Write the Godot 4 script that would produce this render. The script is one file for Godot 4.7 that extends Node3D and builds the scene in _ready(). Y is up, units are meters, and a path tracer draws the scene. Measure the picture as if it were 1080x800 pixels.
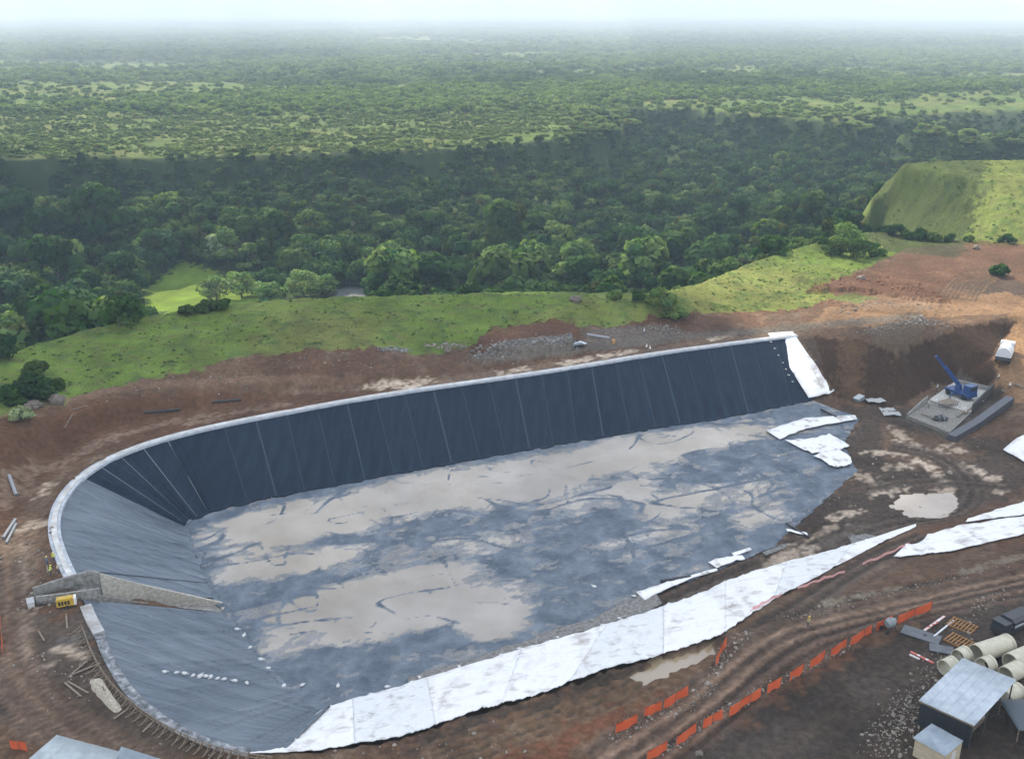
extends Node3D

var rng := RandomNumberGenerator.new()
var noise_a := FastNoiseLite.new()
var noise_b := FastNoiseLite.new()
var noise_c := FastNoiseLite.new()
var noise_ridge := FastNoiseLite.new()
var used_names := {}
# ground grid
var gx := PackedFloat32Array()
var gz := PackedFloat32Array()
var gh := PackedFloat32Array()
var gc := PackedColorArray()
var gveg := PackedByteArray()
var tin := PackedVector3Array()
var crest: PackedVector2Array
var toe: PackedVector2Array
var dirt_area: PackedVector2Array
var floor_area: PackedVector2Array
var mats := {}

# ------------------------------------------------------------------ small helpers
func pl(a: Array) -> PackedVector2Array:
	var r := PackedVector2Array()
	for i in a.size() / 2:
		r.append(Vector2(a[i * 2], a[i * 2 + 1]))
	return r

func p3(a: Array) -> PackedVector3Array:
	var r := PackedVector3Array()
	for i in a.size() / 3:
		r.append(Vector3(a[i * 3], a[i * 3 + 1], a[i * 3 + 2]))
	return r

func numbered(called: String) -> String:
	var n: int = used_names.get(called, -1) + 1
	used_names[called] = n
	return called if n == 0 else "%s_%03d" % [called, n]

func thing(called: String, label: String, category: String, at := Vector3.ZERO, turn := 0.0, group := "") -> Node3D:
	var o := Node3D.new()
	o.name = numbered(called)
	add_child(o)
	o.position = at
	o.rotation.y = turn
	tag(o, label, category, group)
	return o

func tag(o: Node3D, label: String, category: String, group := "") -> Node3D:
	o.set_meta("label", label)
	o.set_meta("category", category)
	if group:
		o.set_meta("group", group)
	return o

func part(called: String, mesh: Mesh, m: Material, parent: Node = null) -> MeshInstance3D:
	var o := MeshInstance3D.new()
	o.name = called
	o.mesh = mesh
	o.material_override = m
	if parent == null:
		o.name = numbered(called)
		add_child(o)
	else:
		parent.add_child(o, true)
	return o

func dup(root: Node3D, at: Vector3, turn: float, label := "", scale_by := 1.0, group := "") -> Node3D:
	var r: Node3D = root.duplicate()
	var base := String(root.name)
	var cut := base.rfind("_")
	if cut > 0 and base.substr(cut + 1).is_valid_int():
		base = base.substr(0, cut)
	r.name = numbered(base)
	add_child(r)
	r.position = at
	r.rotation = Vector3(0, turn, 0)
	r.scale = Vector3.ONE * scale_by
	if label:
		r.set_meta("label", label)
	if group:
		r.set_meta("group", group)
	return r

func begin() -> SurfaceTool:
	var st := SurfaceTool.new()
	st.begin(Mesh.PRIMITIVE_TRIANGLES)
	st.set_smooth_group(-1)
	return st

func done(st: SurfaceTool) -> ArrayMesh:
	st.generate_normals()
	return st.commit()

# corners counter-clockwise as seen from outside
func quad(st: SurfaceTool, a: Vector3, b: Vector3, c: Vector3, d: Vector3) -> void:
	st.add_vertex(a)
	st.add_vertex(c)
	st.add_vertex(b)
	st.add_vertex(a)
	st.add_vertex(d)
	st.add_vertex(c)

func tri(st: SurfaceTool, a: Vector3, b: Vector3, c: Vector3) -> void:
	st.add_vertex(a)
	st.add_vertex(c)
	st.add_vertex(b)

func box(st: SurfaceTool, t: Transform3D, s: Vector3) -> void:
	var h := s / 2.0
	var p: Array[Vector3] = []
	for k in 8:
		p.append(t * Vector3(h.x if k & 1 else -h.x, h.y if k & 2 else -h.y, h.z if k & 4 else -h.z))
	quad(st, p[4], p[5], p[7], p[6])
	quad(st, p[1], p[0], p[2], p[3])
	quad(st, p[5], p[1], p[3], p[7])
	quad(st, p[0], p[4], p[6], p[2])
	quad(st, p[6], p[7], p[3], p[2])
	quad(st, p[0], p[1], p[5], p[4])

func bx(st: SurfaceTool, c: Vector3, s: Vector3, turn := 0.0) -> void:
	box(st, Transform3D(Basis(Vector3.UP, turn), c), s)

# a beam between two points
func beam(st: SurfaceTool, a: Vector3, b: Vector3, w: float, h: float) -> void:
	var d := b - a
	var f := d.normalized()
	var up := Vector3.UP if absf(f.y) < 0.95 else Vector3.RIGHT
	var r := f.cross(up).normalized()
	box(st, Transform3D(Basis(r, r.cross(f).normalized(), -f), (a + b) / 2.0), Vector3(w, h, d.length()))

func tube(st: SurfaceTool, a: Vector3, b: Vector3, ra: float, rb: float, n := 10, caps := true) -> void:
	var f := (b - a).normalized()
	var u := f.cross(Vector3.UP if absf(f.y) < 0.9 else Vector3.RIGHT).normalized()
	var v := u.cross(f).normalized()
	for i in n:
		var t0 := TAU * i / n
		var t1 := TAU * (i + 1) / n
		var d0 := u * cos(t0) + v * sin(t0)
		var d1 := u * cos(t1) + v * sin(t1)
		quad(st, a + d1 * ra, a + d0 * ra, b + d0 * rb, b + d1 * rb)
		if caps:
			tri(st, b, b + d1 * rb, b + d0 * rb)
			tri(st, a, a + d0 * ra, a + d1 * ra)

# a hollow pipe with a wall
func pipe(st: SurfaceTool, a: Vector3, b: Vector3, r: float, w: float, n := 24) -> void:
	var f := (b - a).normalized()
	var u := f.cross(Vector3.UP if absf(f.y) < 0.9 else Vector3.RIGHT).normalized()
	var v := u.cross(f).normalized()
	for i in n:
		var t0 := TAU * i / n
		var t1 := TAU * (i + 1) / n
		var d0 := u * cos(t0) + v * sin(t0)
		var d1 := u * cos(t1) + v * sin(t1)
		var q := r - w
		quad(st, a + d1 * r, a + d0 * r, b + d0 * r, b + d1 * r)
		quad(st, a + d0 * q, a + d1 * q, b + d1 * q, b + d0 * q)
		quad(st, b + d0 * q, b + d1 * q, b + d1 * r, b + d0 * r)
		quad(st, a + d1 * q, a + d0 * q, a + d0 * r, a + d1 * r)

# an uneven stone: a subdivided cube pushed out by noise
func stone_mesh(rad: Vector3, seed_: int, rough := 0.35, n := 5) -> ArrayMesh:
	var st := SurfaceTool.new()
	st.begin(Mesh.PRIMITIVE_TRIANGLES)
	var f := FastNoiseLite.new()
	f.seed = seed_
	f.frequency = 0.9
	var put := func(p: Vector3) -> Vector3:
		var d := p.normalized()
		var k := 1.0 + rough * f.get_noise_3d(d.x * 1.5, d.y * 1.5, d.z * 1.5) * 1.6
		return Vector3(d.x * rad.x, d.y * rad.y, d.z * rad.z) * k
	for face in 6:
		var ax := face / 2
		var sg := 1.0 if face % 2 == 0 else -1.0
		for i in n:
			for j in n:
				var c: Array[Vector3] = []
				for q in [[0, 0], [1, 0], [1, 1], [0, 1]]:
					var a: float = (i + q[0]) * 2.0 / n - 1.0
					var b: float = (j + q[1]) * 2.0 / n - 1.0
					var p := Vector3(sg, a * sg, b)
					if ax == 1:
						p = Vector3(b, sg, a * sg)
					elif ax == 2:
						p = Vector3(a * sg, b, sg)
					c.append(put.call(p))
				quad(st, c[0], c[1], c[2], c[3])
	st.set_smooth_group(-1)
	st.index()
	st.generate_normals()
	return st.commit()

func noise_tex(seed_: int, freq: float, lo: Color, hi: Color, size := 512, octaves := 5, bump := 0.0, kind := FastNoiseLite.TYPE_SIMPLEX_SMOOTH) -> NoiseTexture2D:
	var n := FastNoiseLite.new()
	n.seed = seed_
	n.noise_type = kind
	n.frequency = freq
	n.fractal_octaves = octaves
	n.fractal_gain = 0.6
	var t := NoiseTexture2D.new()
	t.width = size
	t.height = size
	t.seamless = true
	t.noise = n
	if bump > 0.0:
		t.as_normal_map = true
		t.bump_strength = bump
	else:
		var g := Gradient.new()
		g.set_color(0, lo)
		g.set_color(1, hi)
		t.color_ramp = g
	return t

func mat(called: String, c: Color, rough := 0.9, tex: Texture2D = null, scale_by := 0.2, metal := 0.0) -> StandardMaterial3D:
	if mats.has(called):
		return mats[called]
	var m := StandardMaterial3D.new()
	m.resource_name = called
	m.albedo_color = (c * 0.8).linear_to_srgb()
	m.roughness = rough
	m.metallic = metal
	if tex:
		m.albedo_texture = tex
		m.uv1_triplanar = true
		m.uv1_world_triplanar = true
		m.uv1_scale = Vector3.ONE * scale_by
	mats[called] = m
	return m

# ------------------------------------------------------------------ ground
func line(pts: PackedVector3Array, step := 3.0) -> void:
	for i in pts.size() - 1:
		var n := maxi(1, int(ceil(Vector2(pts[i].x - pts[i + 1].x, pts[i].z - pts[i + 1].z).length() / step)))
		for k in n:
			tin.append(pts[i].lerp(pts[i + 1], float(k) / n))
	tin.append(pts[pts.size() - 1])

func flat(pts: PackedVector2Array, h: float, step := 3.0) -> void:
	var q := PackedVector3Array()
	for p in pts:
		q.append(Vector3(p.x, h, p.y))
	line(q, step)

func outward(pts: PackedVector3Array, by: float, h: float) -> PackedVector3Array:
	var q := PackedVector3Array()
	for p in pts:
		var v := Vector2(p.x, p.z)
		v *= (v.length() + by) / v.length()
		q.append(Vector3(v.x, h, v.y))
	return q

func cell(a: PackedFloat32Array, v: float) -> int:
	return clampi(a.bsearch(v, false) - 1, 0, a.size() - 2)

func ground(x: float, z: float) -> float:
	var i := cell(gx, x)
	var j := cell(gz, z)
	var n := gx.size()
	var u := clampf((x - gx[i]) / (gx[i + 1] - gx[i]), 0, 1)
	var v := clampf((z - gz[j]) / (gz[j + 1] - gz[j]), 0, 1)
	return lerpf(lerpf(gh[j * n + i], gh[j * n + i + 1], u), lerpf(gh[(j + 1) * n + i], gh[(j + 1) * n + i + 1], u), v)

func on(p: Vector3, up := 0.0) -> Vector3:
	return Vector3(p.x, ground(p.x, p.z) + up, p.z)

func axis(lo: float, hi: float, step: float, grow: float, near: float, far: float) -> PackedFloat32Array:
	var r: Array[float] = []
	var v := lo
	while v <= hi:
		r.append(v)
		v += step
	var s := step
	v = r[r.size() - 1]
	while v < far:
		s *= 1.0 + grow
		v += s
		r.append(v)
	s = step
	v = lo
	while v > near:
		s *= 1.0 + grow
		v -= s
		r.append(v)
	r.sort()
	return PackedFloat32Array(r)

func bounds(pts: PackedVector2Array, margin: float) -> Array:
	var lo := pts[0]
	var hi := pts[0]
	for p in pts:
		lo = lo.min(p)
		hi = hi.max(p)
	return [cell(gx, lo.x - margin), cell(gx, hi.x + margin) + 1, cell(gz, lo.y - margin), cell(gz, hi.y + margin) + 1]

# colour (and lift) the ground inside an outline with a ragged edge
func paint_area(pts: PackedVector2Array, c: Color, strength := 1.0, ragged := 1.5, dh := 0.0, spotty := 0.0, veg := -1) -> void:
	var b := bounds(pts, 3.0)
	var n := gx.size()
	for j in range(b[2], b[3] + 1):
		for i in range(b[0], b[1] + 1):
			var x := gx[i]
			var z := gz[j]
			var p := Vector2(x + ragged * noise_b.get_noise_2d(x * 4.0, z * 4.0) + ragged * 0.5 * noise_b.get_noise_2d(x * 13.0, z * 13.0), z + ragged * noise_b.get_noise_2d(z * 4.0 + 500.0, x * 4.0) + ragged * 0.5 * noise_b.get_noise_2d(z * 13.0, x * 13.0 + 90.0))
			if Geometry2D.is_point_in_polygon(p, pts):
				var k := strength
				if spotty > 0.0:
					k *= clampf(0.5 + (noise_c.get_noise_2d(x * 3.0, z * 3.0) + 0.5 - spotty) * 5.0, 0.0, 1.0)
				var at := j * n + i
				gc[at] = gc[at].lerp(c, k)
				gh[at] += dh * k
				if veg >= 0 and k > 0.5:
					gveg[at] = veg

# colour (and lift) the ground along a line
func paint_line(pts: PackedVector2Array, width: float, c: Color, strength := 1.0, ragged := 0.6, dh := 0.0, spotty := 0.0) -> void:
	var n := gx.size()
	for s in pts.size() - 1:
		var seg := PackedVector2Array([pts[s], pts[s + 1]])
		var b := bounds(seg, width + ragged + 1.0)
		for j in range(b[2], b[3] + 1):
			for i in range(b[0], b[1] + 1):
				var p := Vector2(gx[i], gz[j])
				var q := Geometry2D.get_closest_point_to_segment(p, seg[0], seg[1])
				var d := p.distance_to(q)
				if s > 0 and q == seg[0]:
					continue
				d += ragged * noise_b.get_noise_2d(p.x * 6.0, p.y * 6.0) + ragged * 0.5 * noise_b.get_noise_2d(p.x * 17.0, p.y * 17.0)
				var k := clampf((width * 0.5 - d) / maxf(0.35, width * 0.2) + 0.5, 0.0, 1.0) * strength
				if spotty > 0.0:
					k *= clampf(0.5 + (noise_c.get_noise_2d(p.x * 3.0, p.y * 3.0) + 0.5 - spotty) * 5.0, 0.0, 1.0)
				if k > 0.0:
					var at := j * n + i
					gc[at] = gc[at].lerp(c, k)
					gh[at] += dh * k

func shift(pts: PackedVector2Array, by: float) -> PackedVector2Array:
	var r := PackedVector2Array()
	for i in pts.size():
		var d := (pts[mini(i + 1, pts.size() - 1)] - pts[maxi(i - 1, 0)]).normalized()
		r.append(pts[i] + Vector2(-d.y, d.x) * by)
	return r

func smooth(pts: PackedVector2Array, times := 2) -> PackedVector2Array:
	for t in times:
		var r := PackedVector2Array([pts[0]])
		for i in pts.size() - 1:
			r.append(pts[i].lerp(pts[i + 1], 0.25))
			r.append(pts[i].lerp(pts[i + 1], 0.75))
		r.append(pts[pts.size() - 1])
		pts = r
	return pts

func ruts(pts: PackedVector2Array, gauge: float, c: Color, strength: float, passes: int) -> void:
	pts = smooth(pts)
	for k in passes:
		var off := rng.randf_range(-2.2, 2.2) if passes > 1 else 0.0
		for s in [-0.5, 0.5]:
			paint_line(shift(pts, off + gauge * s), 0.95, c, strength * rng.randf_range(0.6, 1.0), 0.2, -0.12)
			paint_line(shift(pts, off + gauge * s + 0.95), 0.8, c * 2.2, strength * 0.6, 0.2, 0.07)

func lay_out() -> void:
	crest = pl([74.9, -252.7, 53.4, -244.7, 32.9, -236.4, 13.6, -226.5, -8.7, -217.3, -29.5, -208.7, -48.4, -198.6, -65.5, -188.3, -75.4, -178.4, -79.4, -167.8, -78.9, -156.4, -75.4, -146.2, -69.6, -136.5, -63.5, -127.6, -62.1, -125.6, -59.4, -121.4, -54, -112.5, -48.1, -104.6, -42.1, -99.3, -35.3, -95.1, -30, -93.8, -26.4, -93.7])
	toe = pl([74.1, -230.9, 54, -221, 35, -214, 14.8, -205.9, -4.1, -197.7, -23.6, -189.2, -41.7, -180.9, -56.6, -173.1, -60.8, -168.9, -60.6, -165.9, -59.4, -162.7, -57, -157.5, -52.5, -148.9, -47, -139.3, -45.7, -137.4, -44.3, -135.3, -39.3, -127.8, -34.8, -121.6, -31.2, -117.7, -28.5, -114.6, -26.4, -113.2, -24.9, -115.3])
	var crest_more := p3([-30, 0, -93.8, -22.9, 0, -94, -13.3, 0, -96.3, -4.6, 0, -101, 2.4, 0, -103.7, 12.3, 0, -109.5, 20.1, 0, -112.5, 29.2, 0, -117.3, 38.8, -2.5, -129, 52.6, -5.5, -143.5, 72.5, -8.5, -162.4])
	var toe_more := p3([-26.4, -10, -113.2, -25.5, -10, -114.6, -18.7, -10, -117.7, -5.6, -10, -124.3, 8.7, -10, -131.5, 14.8, -10, -134.3, 24.3, -10, -138.8, 41.5, -9.8, -147.3, 74.2, -9.2, -166.6])
	flat(crest, 0.0)
	flat(toe, -10.0)
	line(crest_more)
	line(toe_more)
	# the open, muddy right-hand end of the basin
	line(p3([69, -9.9, -203, 74.5, -9.7, -197.6, 81.2, -9.5, -202.1, 95.2, -9, -201]))
	line(p3([57.4, -9.8, -169.6, 73, -9.3, -178.6, 86.2, -9.2, -174.3, 98.5, -8.5, -185.6, 103.7, -8, -184.5, 116.3, -7, -186.9]))
	line(p3([79.1, -9, -168.1, 98.1, -8, -172.8, 114.2, -7, -176.1]))
	line(p3([64.8, -6.5, -148.8, 74.9, -5, -148.8, 87.7, -4, -152.5, 107.8, -3.5, -159.5]))
	line(p3([60.4, -5.5, -143.5, 71.7, -4.6, -145, 85.9, -3.8, -148.9, 105.4, -3.2, -155.4]))
	# roads on the near bank
	line(p3([34.4, -0.6, -120, 44.6, -2.2, -127.2, 56.8, -3.2, -134, 70.3, -3, -138.4, 81.8, -2.2, -140.9]))
	line(p3([16.3, 0, -93.2, 30.4, 0, -102.8, 37.7, 0, -108.1, 49, -0.3, -116.2, 60.3, -0.6, -123.6, 77.1, -0.8, -131.5, 95.3, -0.8, -138.5]))
	line(p3([10.8, 0, -92.7, 20.9, 0, -101.9, 28.5, 0, -110.5, 38.4, -0.5, -119.9]))
	line(p3([0, -0.3, -96.3, 14.2, -0.5, -104.4, 25.3, -0.5, -113.3]))
	flat(pl([-66.7, -88.3, -57.3, -90.5, -35.4, -88.3, -4.2, -89.7, 27.8, -91.2, 58.4, -92.7, 73.2, -95.9]), 0.0, 8.0)
	flat(pl([57, -110.5, 71, -119.1, 89.5, -123.8]), 0.0, 8.0)
	# the cut bank beyond the far and left bench
	line(p3([-85.5, 0, -131.5, -85.8, 0, -150.1, -89, 0, -165.8, -88.9, 0, -179.8, -85.2, 0, -189.3, -74.2, 0, -197, -59.7, 0, -203, -44.6, 0, -210.5, -30.4, 0, -216, -15.6, 0, -222.4, -4.6, 0, -227.8, 4.6, 0, -232.7, 14.2, 0, -237.1, 23.9, 0, -240.8, 39.1, 0.1, -246.7, 55, 0.2, -252.9, 73.7, 0.3, -257.7]))
	line(p3([-98.9, 6, -159, -94.6, 6, -170.6, -91.1, 4.4, -182.2, -85.4, 4.2, -191.3, -69.6, 3.5, -203, -51, 2.8, -211.5, -30.6, 1.6, -218, -15.7, 0.8, -223.5, -4.6, 0.4, -228.1]))
	var edge := p3([-101.1, 7.5, -163.7, -98.1, 7, -178.3, -94.3, 6, -185.7, -87.4, 5.4, -196.9, -71, 5.5, -208.4, -62.8, 6, -217.3, -46.5, 6, -222.8, -32, 4, -230.2, -22.6, 2.6, -227.3, -11.7, 2.2, -235.7, 0, 2, -248.8, 15, 1.8, -253.7, 25.2, 1.2, -255.6, 41.9, 0.9, -266.3, 50.4, 0.8, -270.4, 69.5, 0.7, -272.6, 83.7, 0.6, -275.9])
	line(edge)
	var ridge := p3([-118.2, 8, -175.9, -118.6, 8, -196.7, -114.1, 8, -212.1, -100.6, 8.5, -231.9, -85.8, 8.8, -243.1, -71.2, 9, -251.1, -55.2, 8.8, -257.3, -35.8, 8, -262.1, -15.6, 7, -266.7, 5.3, 6, -269.4, 26.2, 5, -268.1, 41.9, 4, -267.8, 54.7, 3.5, -280.6, 77.8, 3, -309.6, 103.3, 2.4, -336, 116.5, 2, -352.6])
	line(ridge, 4.0)
	line(outward(ridge, 12, 4.0), 6.0)
	line(outward(ridge, 50, -22), 8.0)
	line(outward(ridge, 85, -32), 10.0)
	# upper right earthworks
	line(p3([76.1, 0.3, -252.6, 89.3, 0.3, -250.9, 98.4, -0.8, -244.8, 107.9, 0.8, -251, 118.3, 2, -255.6, 138.1, 2.2, -262.9]))
	line(p3([79.5, -9.2, -231.4, 87.5, -9.2, -223.9, 96.4, -9.2, -227.6, 107.6, -9.2, -240.2, 114.2, -9.2, -241.6, 119.2, -9.2, -235.4]))
	line(p3([138.1, 2.2, -262.9, 132.7, -1, -258.4, 123.8, -3.6, -245.5, 121.4, -5.4, -237.5, 121.6, -6.4, -231.3, 122.4, -6, -224.4, 131.5, -4, -216.7]))
	line(p3([119.2, -9.2, -235.4, 119.8, -8.8, -226.6, 108.9, -8.8, -213.4, 100.2, -9, -204.1]))
	line(p3([116.2, -6, -212.3, 118, -4.5, -205.3, 122.5, -3, -196.4]))
	line(p3([92.9, -9.3, -218.1, 98.5, -9.3, -208]))
	line(p3([147.1, 0.5, -262.2, 134.7, -2.4, -239, 140.2, -2.4, -225.1]))
	line(p3([95.7, 0.6, -271.1, 117.8, 1, -287.6, 136.8, 1.4, -280, 145.4, 1.6, -275.3, 165.4, 1.6, -272.4]), 6.0)
	line(p3([87, 0.9, -288, 108.3, 1.5, -310.7, 127.1, 2, -321.3, 137.4, 2, -308.7, 155.3, 2.2, -296.2]), 6.0)
	line(p3([124.3, 2, -355.7, 137.4, 2.6, -340.9, 156.7, 3, -348.1, 177.1, 3, -342, 211.4, 3, -333.4]), 6.0)
	# the grassy bluff
	line(p3([151.9, -14, -470, 155.1, -7, -447.9, 149.5, 0, -392.5, 160.5, 2, -365.4, 170.1, 3, -355.9, 188.5, 3, -345, 211.4, 3, -333.4]), 6.0)
	line(p3([152, 6, -426.7, 150.1, 16, -408.8, 153.6, 23, -402.1, 166.8, 22.8, -388.3, 179.4, 20.7, -383.3, 190.6, 19, -376.2, 228.5, 14, -366.6]), 6.0)
	line(p3([156, 10, -431.7, 155.6, 24, -402.9, 183.5, 24, -411, 207.8, 24, -413.8, 263.6, 20, -428.8]), 8.0)
	line(p3([199.8, -26, -590.7, 271.1, -26, -729.1, 313.5, -12, -703.6, 349.7, -10, -698, 374.8, 0, -611.8]), 10.0)
	# the valley and the plateau edges beyond it
	line(p3([-259, -30, -387.9, -218.6, -32, -420.4, -161.1, -32, -428.8, -100, -33, -433.6, -50.3, -33, -436.6, -17, -34, -444.2, 27.3, -34, -477.1, 78.9, -34, -519.9, 125.3, -34, -552.6, 161.1, -35, -579.8, 207.1, -33, -631.2]), 20.0)
	line(p3([-156.9, -30, -391.8, -130.2, -30, -391.8, -103.4, -30, -391.8]), 12.0)
	line(p3([-290.6, -17, -443.5, -237.6, -18, -464.4, -175.7, -18, -476.3, -129.3, -18, -488.9, -65.6, -18, -496.7, -9.7, -18, -515.9, 33, -20, -588.8, 76.3, -22, -684.4]), 15.0)
	var rim := p3([-394.6, 5, -502.9, -336, 5, -522.3, -271.2, 5, -539.5, -209.9, 5, -550.4, -147.1, 5, -565.7, -75.5, 5, -581.7, -11.2, 5, -603, 23.5, 5, -635.4, 62.9, 5, -682.4, 82.6, 5, -749.7, 74.6, 5, -815.1])
	line(rim, 10.0)
	line(outward(rim, -13, -13), 10.0)
	var rim_far := p3([94.9, 5, -865.1, 152.1, 5, -831.1, 185.4, 5, -777.5, 230.1, 5, -736.5, 264.1, 5, -682.4, 286.1, 5, -645.3, 312.5, 5, -625.8, 370.6, 5, -561.8])
	line(rim_far, 12.0)
	line(outward(rim_far, -16, -14), 12.0)
	line(p3([108.8, -24, -784.4, 142, -22, -767.7, 168.4, -20, -698, 211.6, -20, -669.5, 273.6, -24, -718.9, 372.8, -22, -744.8]), 15.0)
	line(outward(rim, 120, 4), 60.0)
	line(outward(rim_far, 120, 4), 60.0)
	for q in [[-1500, 300], [1500, 300], [-1500, -1400], [1500, -1400], [0, -1400], [-900, -1000], [900, -1000]]:
		tin.append(Vector3(q[0], 3, q[1]))
	for q in [[-300, 60], [300, 60], [-300, -60], [300, -60], [-300, -140], [300, -140], [0, -20]]:
		tin.append(Vector3(q[0], 0, q[1]))
	tin.append(Vector3(-300, -30, -480))
	tin.append(Vector3(-420, -30, -420))
	tin.append(Vector3(-420, 6, -250))
	tin.append(Vector3(420, 3, -250))
	tin.append(Vector3(420, 3, -380))
	dirt_area = pl([260, 60, -260, 60, -260, -120])
	for p in edge:
		dirt_area.append(Vector2(p.x, p.z))
	dirt_area.append_array(pl([95, -286.6, 94.8, -297.4, 111.3, -315.1, 125.9, -330.8, 137.5, -344.9]))
	dirt_area.append_array(pl([157.3, -349.6, 178.5, -345, 211.4, -333.4]))
	floor_area = toe.duplicate()
	floor_area.append_array(pl([-25.5, -114.6, -18.7, -117.7, -5.6, -124.3, 8.7, -131.5, 14.8, -133.7, 20.5, -142.1, 34.9, -150.4, 46.6, -158.5, 55.3, -169.6, 72.1, -190.1, 72.8, -203.3, 82, -218.6]))

func build_ground() -> void:
	gx = axis(-132.0, 215.0, 0.72, 0.031, -16000.0, 16000.0)
	gz = axis(-440.0, -84.0, 0.72, 0.03, -16000.0, 2500.0)
	var nx := gx.size()
	var nz := gz.size()
	gh.resize(nx * nz)
	gc.resize(nx * nz)
	gveg.resize(nx * nz)
	gh.fill(3.0)
	var flat_pts := PackedVector2Array()
	for p in tin:
		flat_pts.append(Vector2(p.x, p.z) + Vector2(rng.randf_range(-0.15, 0.15), rng.randf_range(-0.15, 0.15)))
	var tris := Geometry2D.triangulate_delaunay(flat_pts)
	for t in tris.size() / 3:
		var a := flat_pts[tris[t * 3]]
		var b := flat_pts[tris[t * 3 + 1]]
		var c := flat_pts[tris[t * 3 + 2]]
		var ha := tin[tris[t * 3]].y
		var hb := tin[tris[t * 3 + 1]].y
		var hc := tin[tris[t * 3 + 2]].y
		var det := (b.y - c.y) * (a.x - c.x) + (c.x - b.x) * (a.y - c.y)
		if absf(det) < 1e-6:
			continue
		var i0 := cell(gx, minf(a.x, minf(b.x, c.x)))
		var i1 := cell(gx, maxf(a.x, maxf(b.x, c.x))) + 1
		var j0 := cell(gz, minf(a.y, minf(b.y, c.y)))
		var j1 := cell(gz, maxf(a.y, maxf(b.y, c.y))) + 1
		for j in range(j0, j1 + 1):
			var z := gz[j]
			for i in range(i0, i1 + 1):
				var x := gx[i]
				var u := ((b.y - c.y) * (x - c.x) + (c.x - b.x) * (z - c.y)) / det
				var v := ((c.y - a.y) * (x - c.x) + (a.x - c.x) * (z - c.y)) / det
				if u >= -1e-4 and v >= -1e-4 and u + v <= 1.0001:
					gh[j * nx + i] = u * ha + v * hb + (1.0 - u - v) * hc
	var pond := crest.duplicate()
	pond.append_array(pl([-22.9, -94, -13.3, -96.3, -4.6, -101, 2.4, -103.7, 12.3, -109.5, 20.1, -112.5]))
	pond.append_array(pl([14.8, -134.3, 20.5, -142.1, 34.9, -150.4, 46.6, -158.5, 55.3, -169.6, 72.1, -190.1, 72.8, -203.3, 82, -218.6]))
	# natural colour and relief
	var earth := Color(0.172, 0.107, 0.068)
	var earth_red := Color(0.15, 0.082, 0.05)
	var earth_pale := Color(0.25, 0.185, 0.13)
	var earth_dark := Color(0.085, 0.062, 0.048)
	var grass := Color(0.16, 0.235, 0.045)
	var grass_dry := Color(0.225, 0.24, 0.075)
	var grass_lush := Color(0.1, 0.16, 0.045)
	var forest_floor := Color(0.035, 0.05, 0.02)
	soften(pl([125, -470, 240, -470, 240, -340, 160, -350, 140, -385]), 2)
	var bare := gh.duplicate()
	for j in nz:
		var z := gz[j]
		for i in nx:
			var x := gx[i]
			var at := j * nx + i
			var h := gh[at]
			var w := Vector2(x + 2.0 * noise_b.get_noise_2d(x * 3.0, z * 3.0), z + 2.0 * noise_b.get_noise_2d(z * 3.0, x * 3.0 + 300.0))
			var na := noise_a.get_noise_2d(x, z)
			var nb := noise_b.get_noise_2d(x * 2.0, z * 2.0)
			var nc := noise_c.get_noise_2d(x * 4.0, z * 4.0)
			if z > -420.0 and x > -262.0 and x < 262.0 and Geometry2D.is_point_in_polygon(w, dirt_area):
				var col := earth.lerp(earth_red, clampf(0.4 + na * 1.6 + (0.35 if z < -255.0 else 0.0), 0, 1)).lerp(earth_pale, clampf(nb * 1.4 - 0.1, 0, 0.7)).lerp(earth_dark, clampf(nc * 1.5 - 0.1, 0, 0.8))
				gc[at] = col
				gh[at] = h + 0.16 * nb + 0.07 * nc
				if Geometry2D.is_point_in_polygon(Vector2(x, z), pond):
					gh[at] = h - 0.7
			else:
				gveg[at] = 1
				var d := Vector2(x, z).length()
				var col := grass.lerp(grass_dry, clampf(0.3 + na * 1.8, 0, 1)).lerp(grass_lush, clampf(nb * 1.6 + nc * 0.8, 0, 0.9))
				if d < 560.0 and h > -3.0:
					col = col.lerp(Color(0.12, 0.09, 0.05), clampf(nc * 2.0 - 0.75, 0, 0.7))
					col = col.lerp(Color(0.17, 0.15, 0.075), clampf(noise_c.get_noise_2d(x * 1.4 + z * 0.7, z * 6.0 - x * 0.8) * 1.9 - 0.15, 0, 0.55))
					gh[at] = h + 0.5 * nb + 0.35 * nc + 0.25 * noise_c.get_noise_2d(x * 1.5, z * 6.0)
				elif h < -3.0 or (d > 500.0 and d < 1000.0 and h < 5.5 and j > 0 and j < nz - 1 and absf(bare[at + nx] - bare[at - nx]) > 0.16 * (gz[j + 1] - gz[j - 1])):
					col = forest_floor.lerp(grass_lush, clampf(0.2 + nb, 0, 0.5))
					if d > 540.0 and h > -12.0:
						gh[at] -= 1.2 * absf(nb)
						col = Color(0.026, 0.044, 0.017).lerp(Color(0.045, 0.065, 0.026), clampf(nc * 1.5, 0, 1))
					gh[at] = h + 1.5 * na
				else:
					var wood := land(x, z)
					if x < 40.0 and z > -850.0:
						wood = minf(wood, 0.08)
					col = grass.lerp(grass_dry, clampf(0.4 + na * 2.0, 0, 1)).lerp(grass_lush, clampf(0.3 + nb * 1.5, 0, 0.9)).lerp(Color(0.05, 0.08, 0.025), clampf(wood * 2.0, 0, 0.85)) * 0.76
					gh[at] = h + 3.0 * noise_a.get_noise_2d(x * 0.15, z * 0.15) + 1.0 * na
				gc[at] = col

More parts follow.
